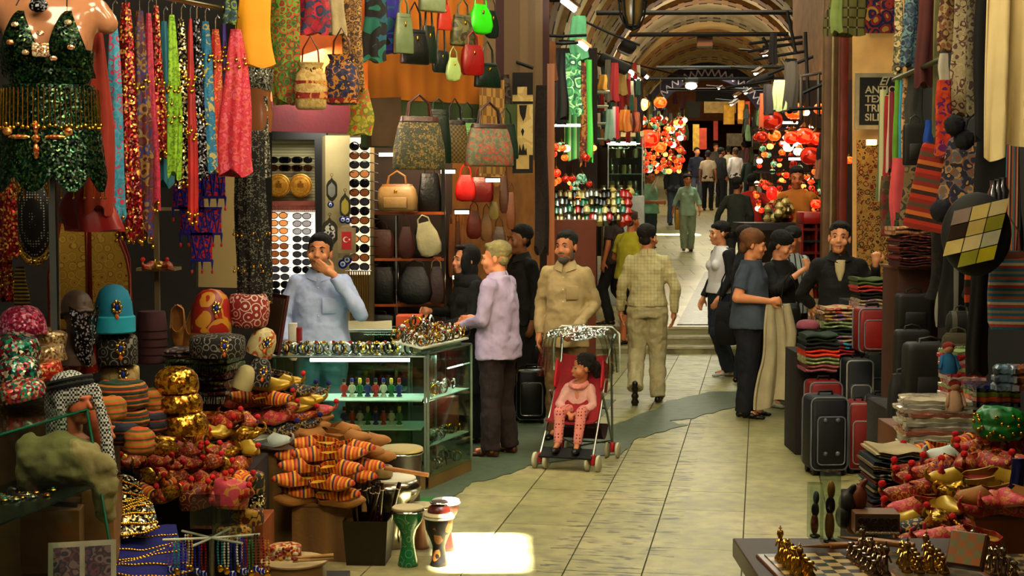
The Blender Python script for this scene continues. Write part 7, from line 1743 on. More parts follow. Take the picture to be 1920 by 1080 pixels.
bag('striped knitted bag with red button', 1890, 470, 618, 76, 6.6, mat(['#2a6a80', '#a8402a', '#b8a890', '#3a7a90', '#a85a3a', '#2a6a80', '#8a7a60'], 'stripe', 11, rough=.9, ax='Z', bump=.5), trim=cloth('#6a3a2a'), handle=60, yaw=-10, style='duffel', name='hanging_handbag', d=.3)
for i in range(3):
 b = MB(); b.lathe([(.001, 0), (.022, 0), (.03, .055), (.016, .09), (.018, .12)], n=16); o = b.build('hanging_pot', metal('#a8a8b0', .2), None, P(1862 + i * 9, 385 - 3 * i, 6.9)); tag(o, 'small shiny metal pot hanging above the patchwork bag', 'pot')
bag('black nylon backpack hanging below the denim scarf', 1714, 232, 310, 42, 8.9, mat('#0c0e0e', rough=.6), handle=16, style='box', yaw=0, name='hanging_backpack', pocket=True)
crate('brown cabinet under the stack of dark red textiles', 1722, 560, 76, 60, 9.3, .4, m=mat('#4a2814', rough=.6), name='cabinet', cat='cabinet', ground=True)
for i in range(6): folded(['wine red folded textile', 'dark red striped folded textile'][i % 2] + ' stacked on the brown cabinet', 1716, 500 - i * 10, 84 - i, 10, 9.3, mat([['#3a0c0e', '#5a1416', '#2a0a0c'], ['#6a1618', '#3a1014', '#7a4a2a']][i % 2], 'stripe', 20, rough=.9), d=.3, layers=2, group='dark red textiles on the cabinet')
folded('folded cream and green cloth on the dark red stack', 1705, 440, 76, 18, 9.3, fl_('#a87a5a', '#8a5a3a', '#b09070'), layers=2)
folded('dark green folded scarf topping the dark red stack', 1695, 424, 44, 26, 9.35, cloth('#1c3a22'), layers=2)
def pile(px, yb, w, Y, cols, where, h=13, d=.34, sc=16):
 for i, c in enumerate(cols):
  nm, cc = c; folded(nm + ' ' + where, px + rnd.uniform(-2, 2), yb - i * h, w + rnd.uniform(-4, 3), h * 1.05, Y, mat(cc, 'floral', sc, rough=.85) if len(cc) > 1 else cloth(cc[0]), d=d, layers=2)
for px, yb, w, Y in ((1630, 605, 70, 11.6), (1565, 690, 68, 11.7), (1530, 700, 76, 11.2), (1605, 690, 90, 12.0)):
 crate('draped dark table under the folded scarves', px, yb, w, 40, Y, .45, m=cloth('#241a18'), name='display_table', cat='table', frame=False, ground=True)
C_ = {'olive green folded towel': ['#4a5a2a'], 'coral red folded scarf': ['#a8342c', '#b84a3c', '#a8342c'], 'cream and mauve folded scarf': ['#a89a6a', '#8a6a8a', '#b0a484'], 'yellow and violet folded scarf': ['#a8883a', '#7a5a8a', '#b8a468'],
 'cream red flowered folded cloth': ['#b0a078', '#a8302a', '#b8ac8a'], 'pale green folded cloth': ['#7a8a5a', '#a8a880'], 'dark green folded cloth': ['#14301f'], 'black folded cloth': ['#0f1210'], 'orange red folded cloth': ['#c83a1c'], 'dusty mauve folded cloth': ['#8a4a50', '#9a5a5a', '#8a4a50'],
 'turquoise and red folded cloth': ['#1c8aa8', '#8a1418', '#2a2a24'], 'crimson brocade folded cloth': ['#8a1420', '#a82430', '#6a1018']}
pl = lambda *n: [(x, C_[x]) for x in n]
pile(1632, 596, 62, 11.4, pl('dark green folded cloth', 'yellow and violet folded scarf', 'cream and mauve folded scarf', 'black folded cloth', 'coral red folded scarf', 'olive green folded towel'), 'on the middle table pile', 12.5)
pile(1570, 678, 64, 11.5, pl('black folded cloth', 'crimson brocade folded cloth', 'turquoise and red folded cloth', 'cream and mauve folded scarf', 'dark green folded cloth', 'pale green folded cloth', 'yellow and violet folded scarf', 'cream red flowered folded cloth'), 'on the pile before the man in black', 13)
pile(1532, 694, 62, 11.0, pl('dusty mauve folded cloth', 'pale green folded cloth', 'orange red folded cloth', 'black folded cloth', 'dark green folded cloth'), 'on the pile nearest the lane', 14)
hat('mauve felt hat lying on the pile nearest the lane', 1515, 615, 44, 16, 11.2, cloth('#8a4a5a'), 'dome')
for i in range(16):
 pxx, pyy = 1676 + (i % 4) * 9, 470 + (i // 4) * 24; hat(['small mirrored trinket bag', 'small red embroidered purse', 'small blue embroidered purse', 'small cream tasselled purse'][i % 4] + ' hanging beside the dark red textiles', pxx, pyy + 12, 16, 20, 9.7, fl_(*[('#8a8a80', '#3a3a34'), ('#8a1c24', '#b85a3a'), ('#2a4a7a', '#8a8a90'), ('#a89a7a', '#8a3a4a')][i % 4], s=60), 'pot', name='hanging_purse', cat='purse')
NV = mat('#0c1220', rough=.6); GY = mat('#2a2e32', rough=.7); RDS = mat('#7a1210', rough=.55); BKS = mat('#0b0b0c', rough=.65); GP = mat('#6a7078', rough=.5)
suitcase('red upright suitcase with grey stripes on the table edge', 1634, 668, 62, 84, 10.7, RDS, mat('#8a1614', rough=.5), GP, d=.22, ground=False)
suitcase('grey red suitcase behind the navy and grey one', 1542, 862, 62, 152, 10.8, RDS, GY, GP, d=.24)
suitcase('large grey suitcase with pale handle in the second row', 1604, 858, 50, 180, 11.1, GY, mat('#3a3e40', rough=.7), mat('#a8a8a0', rough=.5), d=.24)
suitcase('dark grey suitcase behind the red floor suitcase', 1640, 855, 46, 185, 11.3, mat('#1c2020', rough=.7), GY, BLKM, d=.24)
suitcase('navy and grey suitcase with four studs, nearest the lane', 1546, 868, 72, 140, 10.45, NV, mat('#10141c', rough=.6), GP, d=.26, yaw=4, studs=True)
suitcase('red suitcase with silver piping on the floor', 1608, 864, 40, 126, 10.5, mat('#8a1610', rough=.5), RDS, mat('#8a8a88', rough=.4), d=.26, yaw=-6)
suitcase('narrow navy suitcase beside the red floor suitcase', 1646, 872, 44, 144, 10.35, NV, BKS, GP, d=.26, yaw=-8)
for a in [('black rounded backpack standing upright behind the suitcases', 1712, 550, 620, 68, 9.2, BKS, 'box'), ('black suitcase like bag with pale piping', 1708, 618, 720, 66, 8.9, BKS, 'box'), ('big black travel backpack with brown leather straps', 1742, 642, 770, 100, 8.2, mat('#12120f', rough=.65), 'box'), ('soft black duffel slumped behind the white packs', 1692, 700, 830, 60, 8.3, BKS, 'duffel'), ('striped grey duffel on the olive bag', 1800, 583, 624, 54, 8.0, mat(['#14140f', '#5a5a50', '#1c1c18'], 'stripe', 12, rough=.8), 'duffel'), ('olive canvas bag between backpack and packs', 1795, 624, 664, 60, 7.9, cloth('#4a4430'), 'duffel')]:
 bag(a[0], a[1], a[2], a[3], a[4], a[5], a[6], trim=leather('#2a1810') if 'brown' in a[0] else None, handle=10, style=a[7], yaw=0, name='backpack' if 'pack ' in a[0] else 'travel_bag', pocket='pack' in a[0], buckle='brown' in a[0], d=.5)
crate('dark table carrying the backpacks', 1728, 850, 130, 84, 8.3, .5, m=cloth('#1c1512'), name='display_table', cat='table', frame=False, ground=True)
crate('brown wooden counter under the plastic packs', 1790, 850, 200, 40, 7.4, .5, m=mat('#6a3c1c', rough=.6), name='counter', cat='counter', frame=False, ground=True)
PLW = lambda c: mat(c, rough=.18, var=.25, coat=.6)
PK = Kind(lambda k: (lambda o: (o.__setitem__('category', 'packet'), o)[1])(mesh1(lambda b: b.grid(lambda u, v: V(((u - .5) * .30 + .004 * sin(v * 20), (v - .5) * .24 + .006 * sin(u * 23), .014 * (1 - abs(2 * u - 1) ** 4) * (1 - abs(2 * v - 1) ** 6) + .003 * sin(u * 19 + v * 13))), 12, 10, .02), 'textile_packet', PLW(k))))
for i in range(11):
 k = i % 4; PK(['#b0a69a', '#a8a8a0', '#b8b09a', '#a86a5a'][k], P(1752 + rnd.uniform(-6, 6), 828 - i * 8.2, 7.2), RAD(rnd.uniform(-8, 8)), ['white', 'silvery', 'cream', 'salmon'][k] + ' plastic wrapped textile packet in the long stack', 'packets in the long stack', (1.15, 1, 1))
for i in range(12):
 k = i % 4; PK(['#b05a6a', '#b8a8a0', '#a82a3a', '#8a9a6a'][k], P(1803, 744 - i * 8, 7.5), RAD(rnd.uniform(-8, 8)), ['pink', 'white', 'crimson', 'pale green'][k] + ' plastic wrapped sock packet in the tall stack', 'packets in the tall stack', (.62, .9, 1))
crate('orange wood shelf box under the blue packets', 1858, 790, 90, 34, 7.2, .3, m=mat('#8a4a20', rough=.5), name='shelf_box')
for i in range(4): PK(['#101c4a', '#b8481c', '#6a7a2a', '#101c4a'][i], P(1858, 750 - i * 9, 7.1), 0, ['navy', 'orange', 'olive green', 'dark navy'][i] + ' glossy packet under the leather fringe', None, (.72, .9, 1.1))
for i in range(9): PK(['#7a90a0', '#8a8a90', '#b07050'][i % 3], P(1880 + (i % 3) * 16, 722 - (i // 3) * 16, 6.9), i, ['blue grey', 'silver', 'peach'][i % 3] + ' crumpled clear packet near the frame edge', 'crumpled packets near the edge', (.3, .4, 1.2))
for px, py, c, lab in ((1778, 700, '#14608a', 'small red haired doll in a blue coat'), (1790, 770, '#a88a70', 'small clown faced doll with a red nose')):
 r = empty('doll', P(px, py, 6.9), 0, lab, 'doll'); b = MB(); b.lathe([(.04, 0), (.045, .02), (.03, .08), (.015, .1)], n=14); b.cap_((-.03, 0, .08), (-.045, -.02, .03), .01, .01); b.cap_((.03, 0, .08), (.045, -.02, .03), .01, .01); b.build('coat', cloth(c), r)
 b = MB(); b.ell((0, 0, .12), .025); b.build('head', mat('#b08060'), r); b = MB(); b.ell((0, .006, .13), (.03, .028, .025)); b.build('hair', cloth('#7a2414'), r)
for i in range(13):
 c = [['#1c2f2c'], ['#5a1c14'], ['#1c2038'], ['#14100f'], ['#5a5238', '#8a7a5a', '#3a3a2c'], ['#24404a'], ['#6a2418'], ['#2a4030', '#8a8a78'], ['#16181c'], ['#8a7a58', '#6a5a40'], ['#1c3038'], ['#3a4a3a'], ['#a89a78']][i]
 nm = ['bottle green', 'brick red', 'navy', 'black', 'beige striped', 'petrol blue', 'rust', 'green striped', 'charcoal', 'sand coloured', 'dark teal', 'grey green', 'cream'][i]
 folded(nm + ' folded trousers in the tall stack by the slippers', 1672 + rnd.uniform(-5, 5), 950 - i * 8.6, 100 - i * .8, 9.6, 5.9, mat(c, 'stripe', 30, rough=.9) if len(c) > 1 else cloth(c[0]), d=.26, layers=2, name='folded_trousers', cat='trousers', sag=.1)
crate('dark plinth under the stack of trousers', 1690, 1000, 150, 50, 6.0, .4, m=cloth('#1c120e'), name='display_plinth', cat='plinth', frame=False, ground=True)
W4 = 'beside the trousers stack'; W5 = 'on the orange shelf'
for k, px, py, Y, yaw, t in [('red', 1705, 935, 5.5, -70, 0), ('pinkpom', 1718, 960, 5.4, -74, 5), ('goldpom', 1712, 985, 5.35, -66, 0), ('navy', 1728, 1000, 5.3, -78, 0), ('red', 1735, 1022, 5.25, -70, 0), ('goldpom', 1770, 960, 5.4, 10, 0), ('gold', 1762, 985, 5.3, -30, 0), ('red', 1800, 985, 5.35, 20, 0), ('goldpom', 1790, 950, 5.5, -10, 0),
   ('pinkpom', 1762, 920, 5.6, -14, -30), ('red', 1742, 922, 5.6, -60, 0), ('red', 1722, 905, 5.7, -64, 0), ('multi', 1748, 895, 5.7, -60, 0), ('multi', 1775, 880, 5.8, -66, 0), ('gold', 1820, 960, 5.4, 30, 0), ('yellow', 1790, 905, 5.55, -72, 0), ('yellow', 1862, 905, 5.5, 74, 0), ('gold', 1805, 930, 5.5, -70, 0), ('gold', 1868, 930, 5.45, 72, 0),
   ('red', 1842, 875, 5.7, 30, 0), ('red', 1872, 872, 5.75, 60, 0), ('red', 1810, 878, 5.7, -20, 0), ('tan', 1820, 945, 5.5, -75, 0), ('tan', 1885, 945, 5.4, 70, 0), ('white', 1782, 862, 5.9, -70, 0), ('multi', 1830, 850, 6.0, -60, 0), ('multi', 1860, 845, 6.0, 60, 0), ('stripedcurl', 1815, 838, 6.1, -50, 0), ('red', 1725, 890, 5.8, -70, 0), ('pink', 1770, 1018, 5.1, -74, 0), ('pink', 1812, 1016, 5.1, -100, 0)]:
 slip(k, px, py, Y, yaw, W4, .95, t)
for i in range(30):
 px, py = rnd.uniform(1715, 1905), rnd.uniform(850, 1000); slip(rnd.choice(['red', 'gold', 'goldpom', 'multi', 'red', 'stripedcurl']), px, py, 5.3 + (1000 - py) * .005, rnd.choice([-1, 1]) * rnd.uniform(45, 85), W4, .9, rnd.uniform(-8, 8))
for k, px, py, yaw in (('pink', 1842, 958, -60), ('pink', 1898, 958, 60), ('pink', 1865, 950, -40), ('tan', 1840, 940, -66), ('tan', 1895, 938, 64), ('pinkpom', 1880, 945, 20)): slip(k, px, py, 5.2, yaw, W5, .92)
crate('orange wooden shelf box at the frame edge', 1900, 1065, 150, 100, 5.2, .5, m=mat(['#9a5426', '#a8602c'], 'wood', 7, rough=.5), name='shelf_box')
crate('low dark platform under the slipper heap', 1800, 1050, 190, 60, 5.5, .6, m=cloth('#20130e'), name='display_platform', cat='platform', frame=False, ground=True)
hat('red and gold sequined headdress near the frame edge', 1890, 868, 84, 80, 6.0, mat(['#a01410', '#8a0f0e', '#d8a840', '#a81814'], 'sequin', 46, rough=.35, metal=.4), 'dome', name='headdress')
r = hat('green gauze scarf with gold coins wound over the red headdress', 1872, 822, 100, 62, 5.9, mat('#14702a', rough=.4, var=.4), 'turban', name='gauze_scarf', cat='scarf')
b = MB()
for i in range(30):
 a = -pi * rnd.random(); q = S(52, 5.9); b.ell((q * cos(a) * 1.02, q * sin(a) * 1.02, .02 + .09 * rnd.random()), (.008, .004, .008), n=8)
b.build('coin_trim', GOLD, r)
hang('hanging_cloth', 'blue velvet cloth end beside the golden slippers', 1908, 860, 935, 24, 5.2, cloth('#101c5a'), cat='cloth', top=.9)
CHK = lambda a, c, s: mat([a, c], 'check', s, rough=.35)
def board(label, px, py, Y, w, yaw, a, c, z=None, tilt=0, mini=False):
 r = empty('chessboard', P(px, py, Y), (RAD(tilt), 0, RAD(yaw)), label, 'chessboard')
 b = MB(); b.rbox((0, 0, -.012), (w, w, .03), .005); b.build('frame', mat(['#6a3c1c', '#7a4824'], 'wood', 20, rough=.35), r, smooth=30)
 n = 4 if mini else 8; s_ = w * .88 / n; b = MB()
 for i in range(n):
  for j in range(n): b.box(((i - n/2 + .5) * s_, (j - n/2 + .5) * s_, .005), (s_, s_, .004), m=(i + j) % 2)
 b.build('squares', [mat(a, rough=.3, var=.05), mat(c, rough=.3, var=.1)], r, smooth=False); return r
crate('low wooden table carrying the chess boards', 1700, 1150, 530, 42, 4.05, .66, m=mat(['#3a2010', '#442812'], 'wood', 7, rough=.6), name='low_table', cat='table', frame=False)
CB = [board('light squared chessboard nearest the lane', 1556, 1066, 4.28, .37, 4, '#b8a070', '#2a1c10'), board('brown chessboard in the middle of the table', 1755, 1066, 4.3, .38, -6, '#6a5a34', '#2a2014'), board('chessboard at the frame edge', 1925, 1066, 4.28, .34, 4, '#8a7444', '#2a1c10')]
board('small tilted wooden box with four pale squares', 1812, 1030, 4.15, .11, -35, '#8a8458', '#b0703a', tilt=58, mini=True)
def chess_p(key):
 kd, col = key; m = metal(col, .22); b = MB(); H = [.10, .085, .075, .055][kd]
 b.lathe([(.017, 0), (.018, .004), (.014, .012), (.008, .02), (.006, H * .55), (.010, H * .6), (.006, H * .65), (.011, H * .8), (.009, H * .9), (.002, H * .93)], n=14)
 if kd == 0: b.box((0, 0, H * .98), (.003, .003, .016)); b.box((0, 0, H * .98), (.011, .003, .003))
 if kd == 1: b.ell((0, 0, H * .95), .006, n=8)
 if kd == 2: b.ell((0, -.006, H * .85), (.007, .014, .01), (.5, 0, 0), n=8)
 b.cap_((-.008, 0, H * .6), (-.014, -.006, H * .45), .003, .003, 6); b.cap_((.008, 0, H * .6), (.014, -.006, H * .45), .003, .003, 6)
 o = b.build('chess_piece', m); o['category'] = 'chess piece'; return o
CP = Kind(chess_p); CN = ['tall king', 'queen', 'knight', 'pawn']
for bi, (sd, cols) in enumerate(((0, ('#d8a83c', '#a08870')), (1, ('#c09848', '#b88c40')), (2, ('#b8a080', '#d8b060')))):
 M_ = CB[bi]; bpy.context.view_layer.update()
 for side in (0, 1):
  if bi == 1 and side == 1: continue
  for i in range(12):
   col = (i % 2); row = i // 2
   x = (-.13 + col * .034) if side == 0 else (.13 - col * .034); y = -.13 + row * .045
   if bi == 1: x = -.10 + .036 * (i % 4); y = -.08 + .05 * (i // 4)
   p = M_.matrix_world @ V((x, y, .007)); k = [0, 3, 1, 3, 2, 3, 1, 3, 2, 3, 0, 3][i]
   CP((k, cols[side]), p, 0, [('golden', 'bronze'), ('antique gold', ''), ('silvery', 'pale gold')][bi][side] + ' ' + CN[k] + ' piece on the ' + ['chessboard nearest the lane', 'middle chessboard', 'chessboard at the edge'][bi], 'chess pieces on the ' + ['first', 'middle', 'edge'][bi] + ' board', 1.0)
for px, yb, w, h, c, lab in ((1528, 1008, 26, 104, '#8a3c18', 'clear tube holding an amber and grey carved pipe'), (1556, 1018, 32, 138, '#b8862c', 'taller clear tube holding a golden carved figure')):
 r = empty('display_tube', P(px, yb, 4.6), 0, lab, 'display tube'); k = 4.6 / 2667; W, H = w * k, h * k
 b = MB(); b.box((0, 0, H / 2), (W, W, H)); b.build('clear_case', thin_glass('#e4ece4', .3), r, smooth=False)
 b = MB(); b.ell((-.002, 0, H * .25), (W * .3, W * .3, H * .2), m=0); b.ell((0, 0, H * .52), (W * .3, W * .25, H * .13), m=1); b.ell((.002, 0, H * .74), (W * .24, W * .24, H * .13), m=2 if h < 120 else 0); b.ell((0, 0, .006), (W * .4, W * .4, .008), m=1)
 b.build('carved_figure', [mat(c, rough=.35, metal=.3), mat('#1c1814', rough=.4), mat('#6a6c70', rough=.3)], r)
r = empty('carved_box', P(1645, 1002, 4.7), RAD(-3), 'carved fretwork wooden box with shell trim', 'box'); k = 4.7 / 2667
b = MB(); b.box((0, .05, 20 * k), (84 * k, .1, 38 * k)); b.build('box_body', mat('#7a5a3a', rough=.6), r, smooth=False)
b = MB()
for i in range(6):
 for j in (0, 1): b.torus(((-32 + 12.8 * i) * k, -.002, (12 + 15 * j) * k), .008, .0024, (0, 1, 0), 10, 4)
b.build('fretwork', mat('#140e0a', rough=.8), r)
b = MB()
for i in range(14): b.ell(((-38 + 5.8 * i) * k, -.008, 3 * k), (.007, .006, .006), n=6)
b.build('shell_trim', mat('#b0a080', rough=.4), r)
for px, py, yw, lab in ((1600, 1022, 6, 'wooden handled letter opener lying behind the chessboard'), (1668, 1018, -30, 'folding wooden ruler like box lid behind the chess sets')):
 b = MB(); b.rbox((0, 0, 0), (.16, .03, .018), .006); b.tube([(-.08, 0, 0), (-.17, 0, 0)], [.008, .002], 6); o = b.build('wooden_tool', mat('#a0703c', rough=.5), None, P(px, py, 4.5), (0, 0, RAD(yw))); tag(o, lab, 'tool')
for i, (px, yb) in enumerate(((1588, 965), (1610, 955), (1582, 990), (1598, 1000))):
 b = MB(); b.ell((0, 0, .04), (.03, .03, .045)); b.cap_((0, 0, .07), (.02, -.01, .1), .014, .01); o = remesh(b.build('stone_figurine', mat(['#2a2a24', '#7a3a18'][i % 2], rough=.5)), .005, 2); o.location = P(px, yb, 4.8); tag(o, ['dark', 'rust coloured'][i % 2] + ' little stone figurine beside the carved box', 'figurine')
# ================================================================ the lane further down
BAR = mat('#17120e', rough=.6, metal=.4)
for py, x0, x1, Y in ((24, 1118, 1498, 22.5), (65, 1180, 1478, 25), (127, 1230, 1480, 31.7), (148, 1190, 1500, 34.5), (168, 1250, 1440, 40)):
 b = MB(); b.cyl(P(x0, py, Y), P(x1, py - 1, Y), .038, n=8); o = b.build('tie_rod', BAR); tag(o, 'dark iron tie rod spanning the vault', 'tie rod')
r = empty('hanging_lantern', P(1186, 8, 17), 0, 'large iron cage lantern hanging under the vault', 'lantern'); k = 17 / 2667
b = MB()
for i in range(8):
 a = 2*pi*i/8; b.tube([(26*k*cos(a), 26*k*sin(a), 10*k), (22*k*cos(a), 22*k*sin(a), -22*k), (13*k*cos(a), 13*k*sin(a), -42*k), (0, 0, -48*k)], .012, 5)
b.torus((0, 0, 8*k), 26*k, .016); b.torus((0, 0, -40*k), 13*k, .014); b.cyl((0, 0, 8*k), (0, 0, .5), .03); b.build('cage', BAR, r)
b = MB(); b.lathe([(20*k, 6*k), (18*k, -18*k), (9*k, -38*k), (.01, -40*k)], n=16); b.build('glass', mat('#6a5228', rough=.3), r)
flatpiece('hanging_picture', 'small framed landscape picture hanging from the second tie rod', 'picture', 1307, 66, 1336, 90, 25.1, mat(['#6a3418', '#2a3018', '#8a5a30'], 'stripe', 5, rough=.6, ax='Z'), .03)
def flamp(label, px, py, Y, ln=22, yaw=35, tilt=35):
 r = empty('hanging_tube_lamp', P(px, py, Y), (0, RAD(tilt), RAD(yaw)), label, 'lamp'); L_ = S(ln, Y)
 b = MB(); b.box((0, 0, .03), (L_ * 1.05, .12, .03)); b.add([(-L_/2, -.09, 0), (L_/2, -.09, 0), (L_/2, 0, .06), (-L_/2, 0, .06)], [(0, 1, 2, 3)]); b.build('reflector', mat('#6a4a2c', rough=.5), r, smooth=False)
 b = MB(); b.cyl((-L_ / 2, 0, 0), (L_ / 2, 0, 0), .022); b.build('tube', glow('#fff4dc', 22), r)
 b = MB(); b.tube([(0, .0, .05), (0, .5, .12)], .014, 6); b.build('bracket', BAR, r)
for i, (px, py, Y, ln) in enumerate([(993, 62, 13.5, 26), (1092, 86, 16, 24), (1186, 138, 22, 20), (1192, 147, 22.5, 20), (1210, 143, 25, 12), (1438, 102, 20, 18), (1421, 135, 21, 18), (1376, 193, 30, 18), (1402, 172, 28, 16), (1066, 10, 13.2, 34), (1382, 178, 34, 14), (1350, 165, 40, 10)]):
 flamp('bright tube lamp on a bracket', px, py, Y, ln, tilt=(28 if px < 1300 else -28))
r = empty('hanging_floodlight', P(1296, 161, 32), 0, 'bright round floodlight in the middle of the vault', 'lamp')
b = MB(); b.ell((0, 0, 0), (.13, .1, .08)); b.build('lens', glow('#fff2d0', 40), r); b = MB(); b.rbox((0, .05, .12), (.34, .2, .12), .03); b.build('housing', BAR, r)
for i, (x0, y0, x1, y1, Y) in enumerate([(1405, 82, 1530, 66, 19), (1402, 97, 1545, 72, 19), (1412, 112, 1548, 90, 18.5), (1430, 70, 1440, 88, 19), (1500, 143, 1540, 137, 17), (1505, 175, 1560, 150, 16.5), (1502, 140, 1502, 225, 17), (1535, 137, 1535, 215, 17), (1430, 88, 1520, 80, 19), (1476, 20, 1492, 100, 18), (1510, 60, 1516, 200, 17.5), (1360, 165, 1500, 143, 20), (1440, 140, 1540, 100, 18), (1480, 205, 1560, 202, 16.5)]):
 b = MB(); b.tube([P(x0, y0, Y), P(x1, y1, Y)], .022, 6); o = b.build('iron_bracket', BAR); tag(o, 'thin iron awning bracket above the lamp stall', 'bracket')
for i, (x0, y0, x1, y1, Y) in enumerate([(930, 38, 998, 38, 13.5), (1008, 66, 1100, 66, 14.5), (1030, 80, 1085, 80, 15), (1005, 78, 1095, 80, 16), (905, 90, 1000, 128, 12.5), (1085, 35, 1200, 85, 18), (1120, 100, 1290, 145, 26)]):
 b = MB(); b.tube([P(x0, y0, Y), P((x0+x1)/2, (y0+y1)/2 + 2, Y), P(x1, y1, Y)], .016, 6); o = b.build('iron_bracket', BAR); tag(o, 'thin iron lamp bracket above the garment stalls', 'bracket')
for px, py, w, h, Y, lab in ((1150, 122, 60, 30, 22, 'dark folded awning above the leather jackets'), (1190, 135, 40, 22, 25, 'dark folded awning beside the tube lamps'), (1175, 90, 30, 26, 20, 'dark speaker box hanging under the vault'), (1425, 150, 40, 22, 24, 'dark folded awning above the red lamps')):
 b = MB(); b.rbox((0, 0, 0), (S(w, Y), .8, S(h, Y) * .6), .05, (0, RAD(24 if px < 1300 else -20), 0)); o = b.build('hanging_awning', mat('#181510', rough=.8), None, P(px, py, Y)); tag(o, lab, 'awning')
GRN = mat(['#1f5a34', '#5a9a5a', '#2a7a4a', '#a8c890', '#1c4a3a', '#3a8a5a'], 'floral', 9, rough=.6)
for a in [('black leather coats hanging beside the tall post', 1046, 96, 222, 34, 15.5, mat('#0c0a08', rough=.5)), ('dark coats hanging in the second row by the post', 1044, 150, 232, 30, 15.8, mat('#15100c', rough=.5)), ('light cloth coat hung high by the bracket lamp', 1030, 78, 152, 26, 14.5, cloth('#8a5a34')), ('patterned green and white beach cloths', 1072, 100, 215, 36, 17, GRN), ('pale green pareo cloth lit by the lamp', 1085, 30, 110, 30, 17.5, cloth('#6aa87a')), ('bright lime green cloth strip', 1103, 112, 300, 16, 17.5, mat(['#5ac84a', '#6ad85a', '#4aa83a'], 'stripe', 9, rough=.6)), ('green and white striped cloths lower', 1076, 214, 300, 36, 17.6, mat(['#6ac86a', '#a8c890', '#2a6a3a', '#3a9a4a'], 'stripe', 14, rough=.6)), ('brown and gold saree strip', 1094, 118, 308, 12, 17.4, fl_('#8a3a1c', '#a87a2c', '#5a2414', s=14)),
   ('yellow cotton bag and shirts', 1130, 140, 168, 16, 20, cloth('#b8842a')), ('crimson and white football shirts', 1152, 118, 190, 16, 21, mat(['#8a1418', '#b0a8a0', '#7a1014'], 'stripe', 4, rough=.8)), ('beige linen trousers', 1166, 125, 178, 18, 22, cloth('#a88c50')), ('grey trousers', 1140, 112, 190, 12, 21, cloth('#4a4438')), ('red shirt', 1176, 120, 198, 12, 22.5, cloth('#7a2014')), ('dark coats', 1192, 145, 205, 18, 24, mat('#14120e', rough=.7)), ('pale mint green shirt', 1142, 205, 262, 14, 20, cloth('#9ab8a0')), ('red and white shirts', 1154, 200, 260, 14, 20.5, mat(['#a81c24', '#b0a8a8'], 'stripe', 7, rough=.8)), ('orange leather jacket', 1172, 206, 246, 22, 21, leather('#b06a20')), ('brown leather jacket', 1180, 212, 248, 20, 21.2, leather('#5a2412')), ('tan leather jacket', 1194, 210, 248, 12, 21.5, leather('#a8521c'))]:
 hang('hanging_garment', a[0] + ' on the garment stalls', *a[1:7], cat='garment', top=.8, flat=.5, pleats=5, amp=.22)
for i in range(70):
 c = ['#8a1c1c', '#b0a890', '#14181c', '#3a5a4a', '#8a5a2a', '#1c2440'][i % 6]; px = 1116 + (i % 14) * 6.2; py = 118 + (i // 14) * 30 + (i % 3) * 4
 hang('hanging_garment', ['dark red', 'off white', 'black', 'green', 'tan', 'navy'][i % 6] + ' small folded garment in the garment stall racks', px, py, py + 30, 8, 22 + (i % 3) * .6, cloth(c), cat='garment', group='garments in the racks', top=.8)
for i, (px, py) in enumerate(((1126, 172), (1124, 200), (1126, 232), (1128, 262))): crate('white shelf plank in the garment stall', px, py, 34, 3, 20, .3, m=mat('#b8b8a0', rough=.5), frame=False, name='shelf_plank', cat='shelf')
cY = 22.5; g0 = P(1140, 400, cY); g1 = P(1204, 400, cY); zf = gz(cY)
gb = [V((g0.x, cY, zf)), V((g1.x, cY, zf)), V((g1.x + .1, cY + .7, zf)), V((g0.x + .1, cY + .7, zf))]
zt = P(1170, 252, cY).z - zf
glass_box('glass_cabinet', 'tall glass cabinet with white top and lit shelves', gb, zt, .9, [1.25, 1.6, 1.95], mat('#8a8060', rough=.6), cat='glass cabinet')
crate('white cabinet top of the tall glass cabinet', 1172, 256, 70, 10, 22.4, .9, m=mat('#b8ac80', rough=.6), frame=False, name='cabinet_cornice', cat='cornice')
for i in range(15):
 px, py = 1148 + (i % 5) * 11, 290 + (i // 5) * 30; hat(['brown leather purse', 'cream ceramic vase', 'silver vase'][i % 3] + ' inside the tall glass cabinet', px, py + 6, 9, 17, 22.8, [leather('#4a1c14'), mat('#b8ac80', rough=.4), SILVER][i % 3], 'pot', name='cabinet_vase', cat='vase')
crate('brown wooden counter in front of the coloured lamps', 1075, 500, 86, 88, 16.2, .8, m=mat('#7a3c1c', rough=.6, var=.1), name='counter', cat='counter', frame=False, ground=True)
WARE = Kind(lambda k: (lambda o: (o.__setitem__('category', 'ware'), o)[1])(mesh1(lambda b: b.lathe([(.03, 0), (.07, .03), (.09, .08), (.06, .14), (.03, .17), (.045, .2)], n=12), 'glazed_pot', mat(*k[:1], rough=.25, metal=k[1], var=.4))))
WC = [('#6a5a34', .6, 'brass pot'), ('#1c6a4a', 0, 'green glazed pot'), ('#8a8a80', .8, 'silver pot'), ('#a8281c', 0, 'red glazed pot'), ('#14120e', .2, 'black pot'), ('#b8a868', 0, 'cream pot')]
for i in range(72):
 r_, c_ = i // 18, i % 18; px = 1035 + c_ * 8.2 + rnd.uniform(-2, 2); w = WC[rnd.randrange(6)]
 WARE((w[0], w[1]), P(px, 424 - r_ * 15 + rnd.uniform(-3, 3), 16.4 + r_ * .3), rnd.random() * 6, w[2] + ' on the counter by the coloured lamps', 'pots on the crowded counter', .75)
for i in range(14):
 w = WC[i % 6]; WARE((w[0], w[1]), P(1120 + i * 5.5, 392 - (i % 3) * 10, 21.8), i, w[2] + ' before the tall glass cabinet', 'pots before the glass cabinet', 1.0)
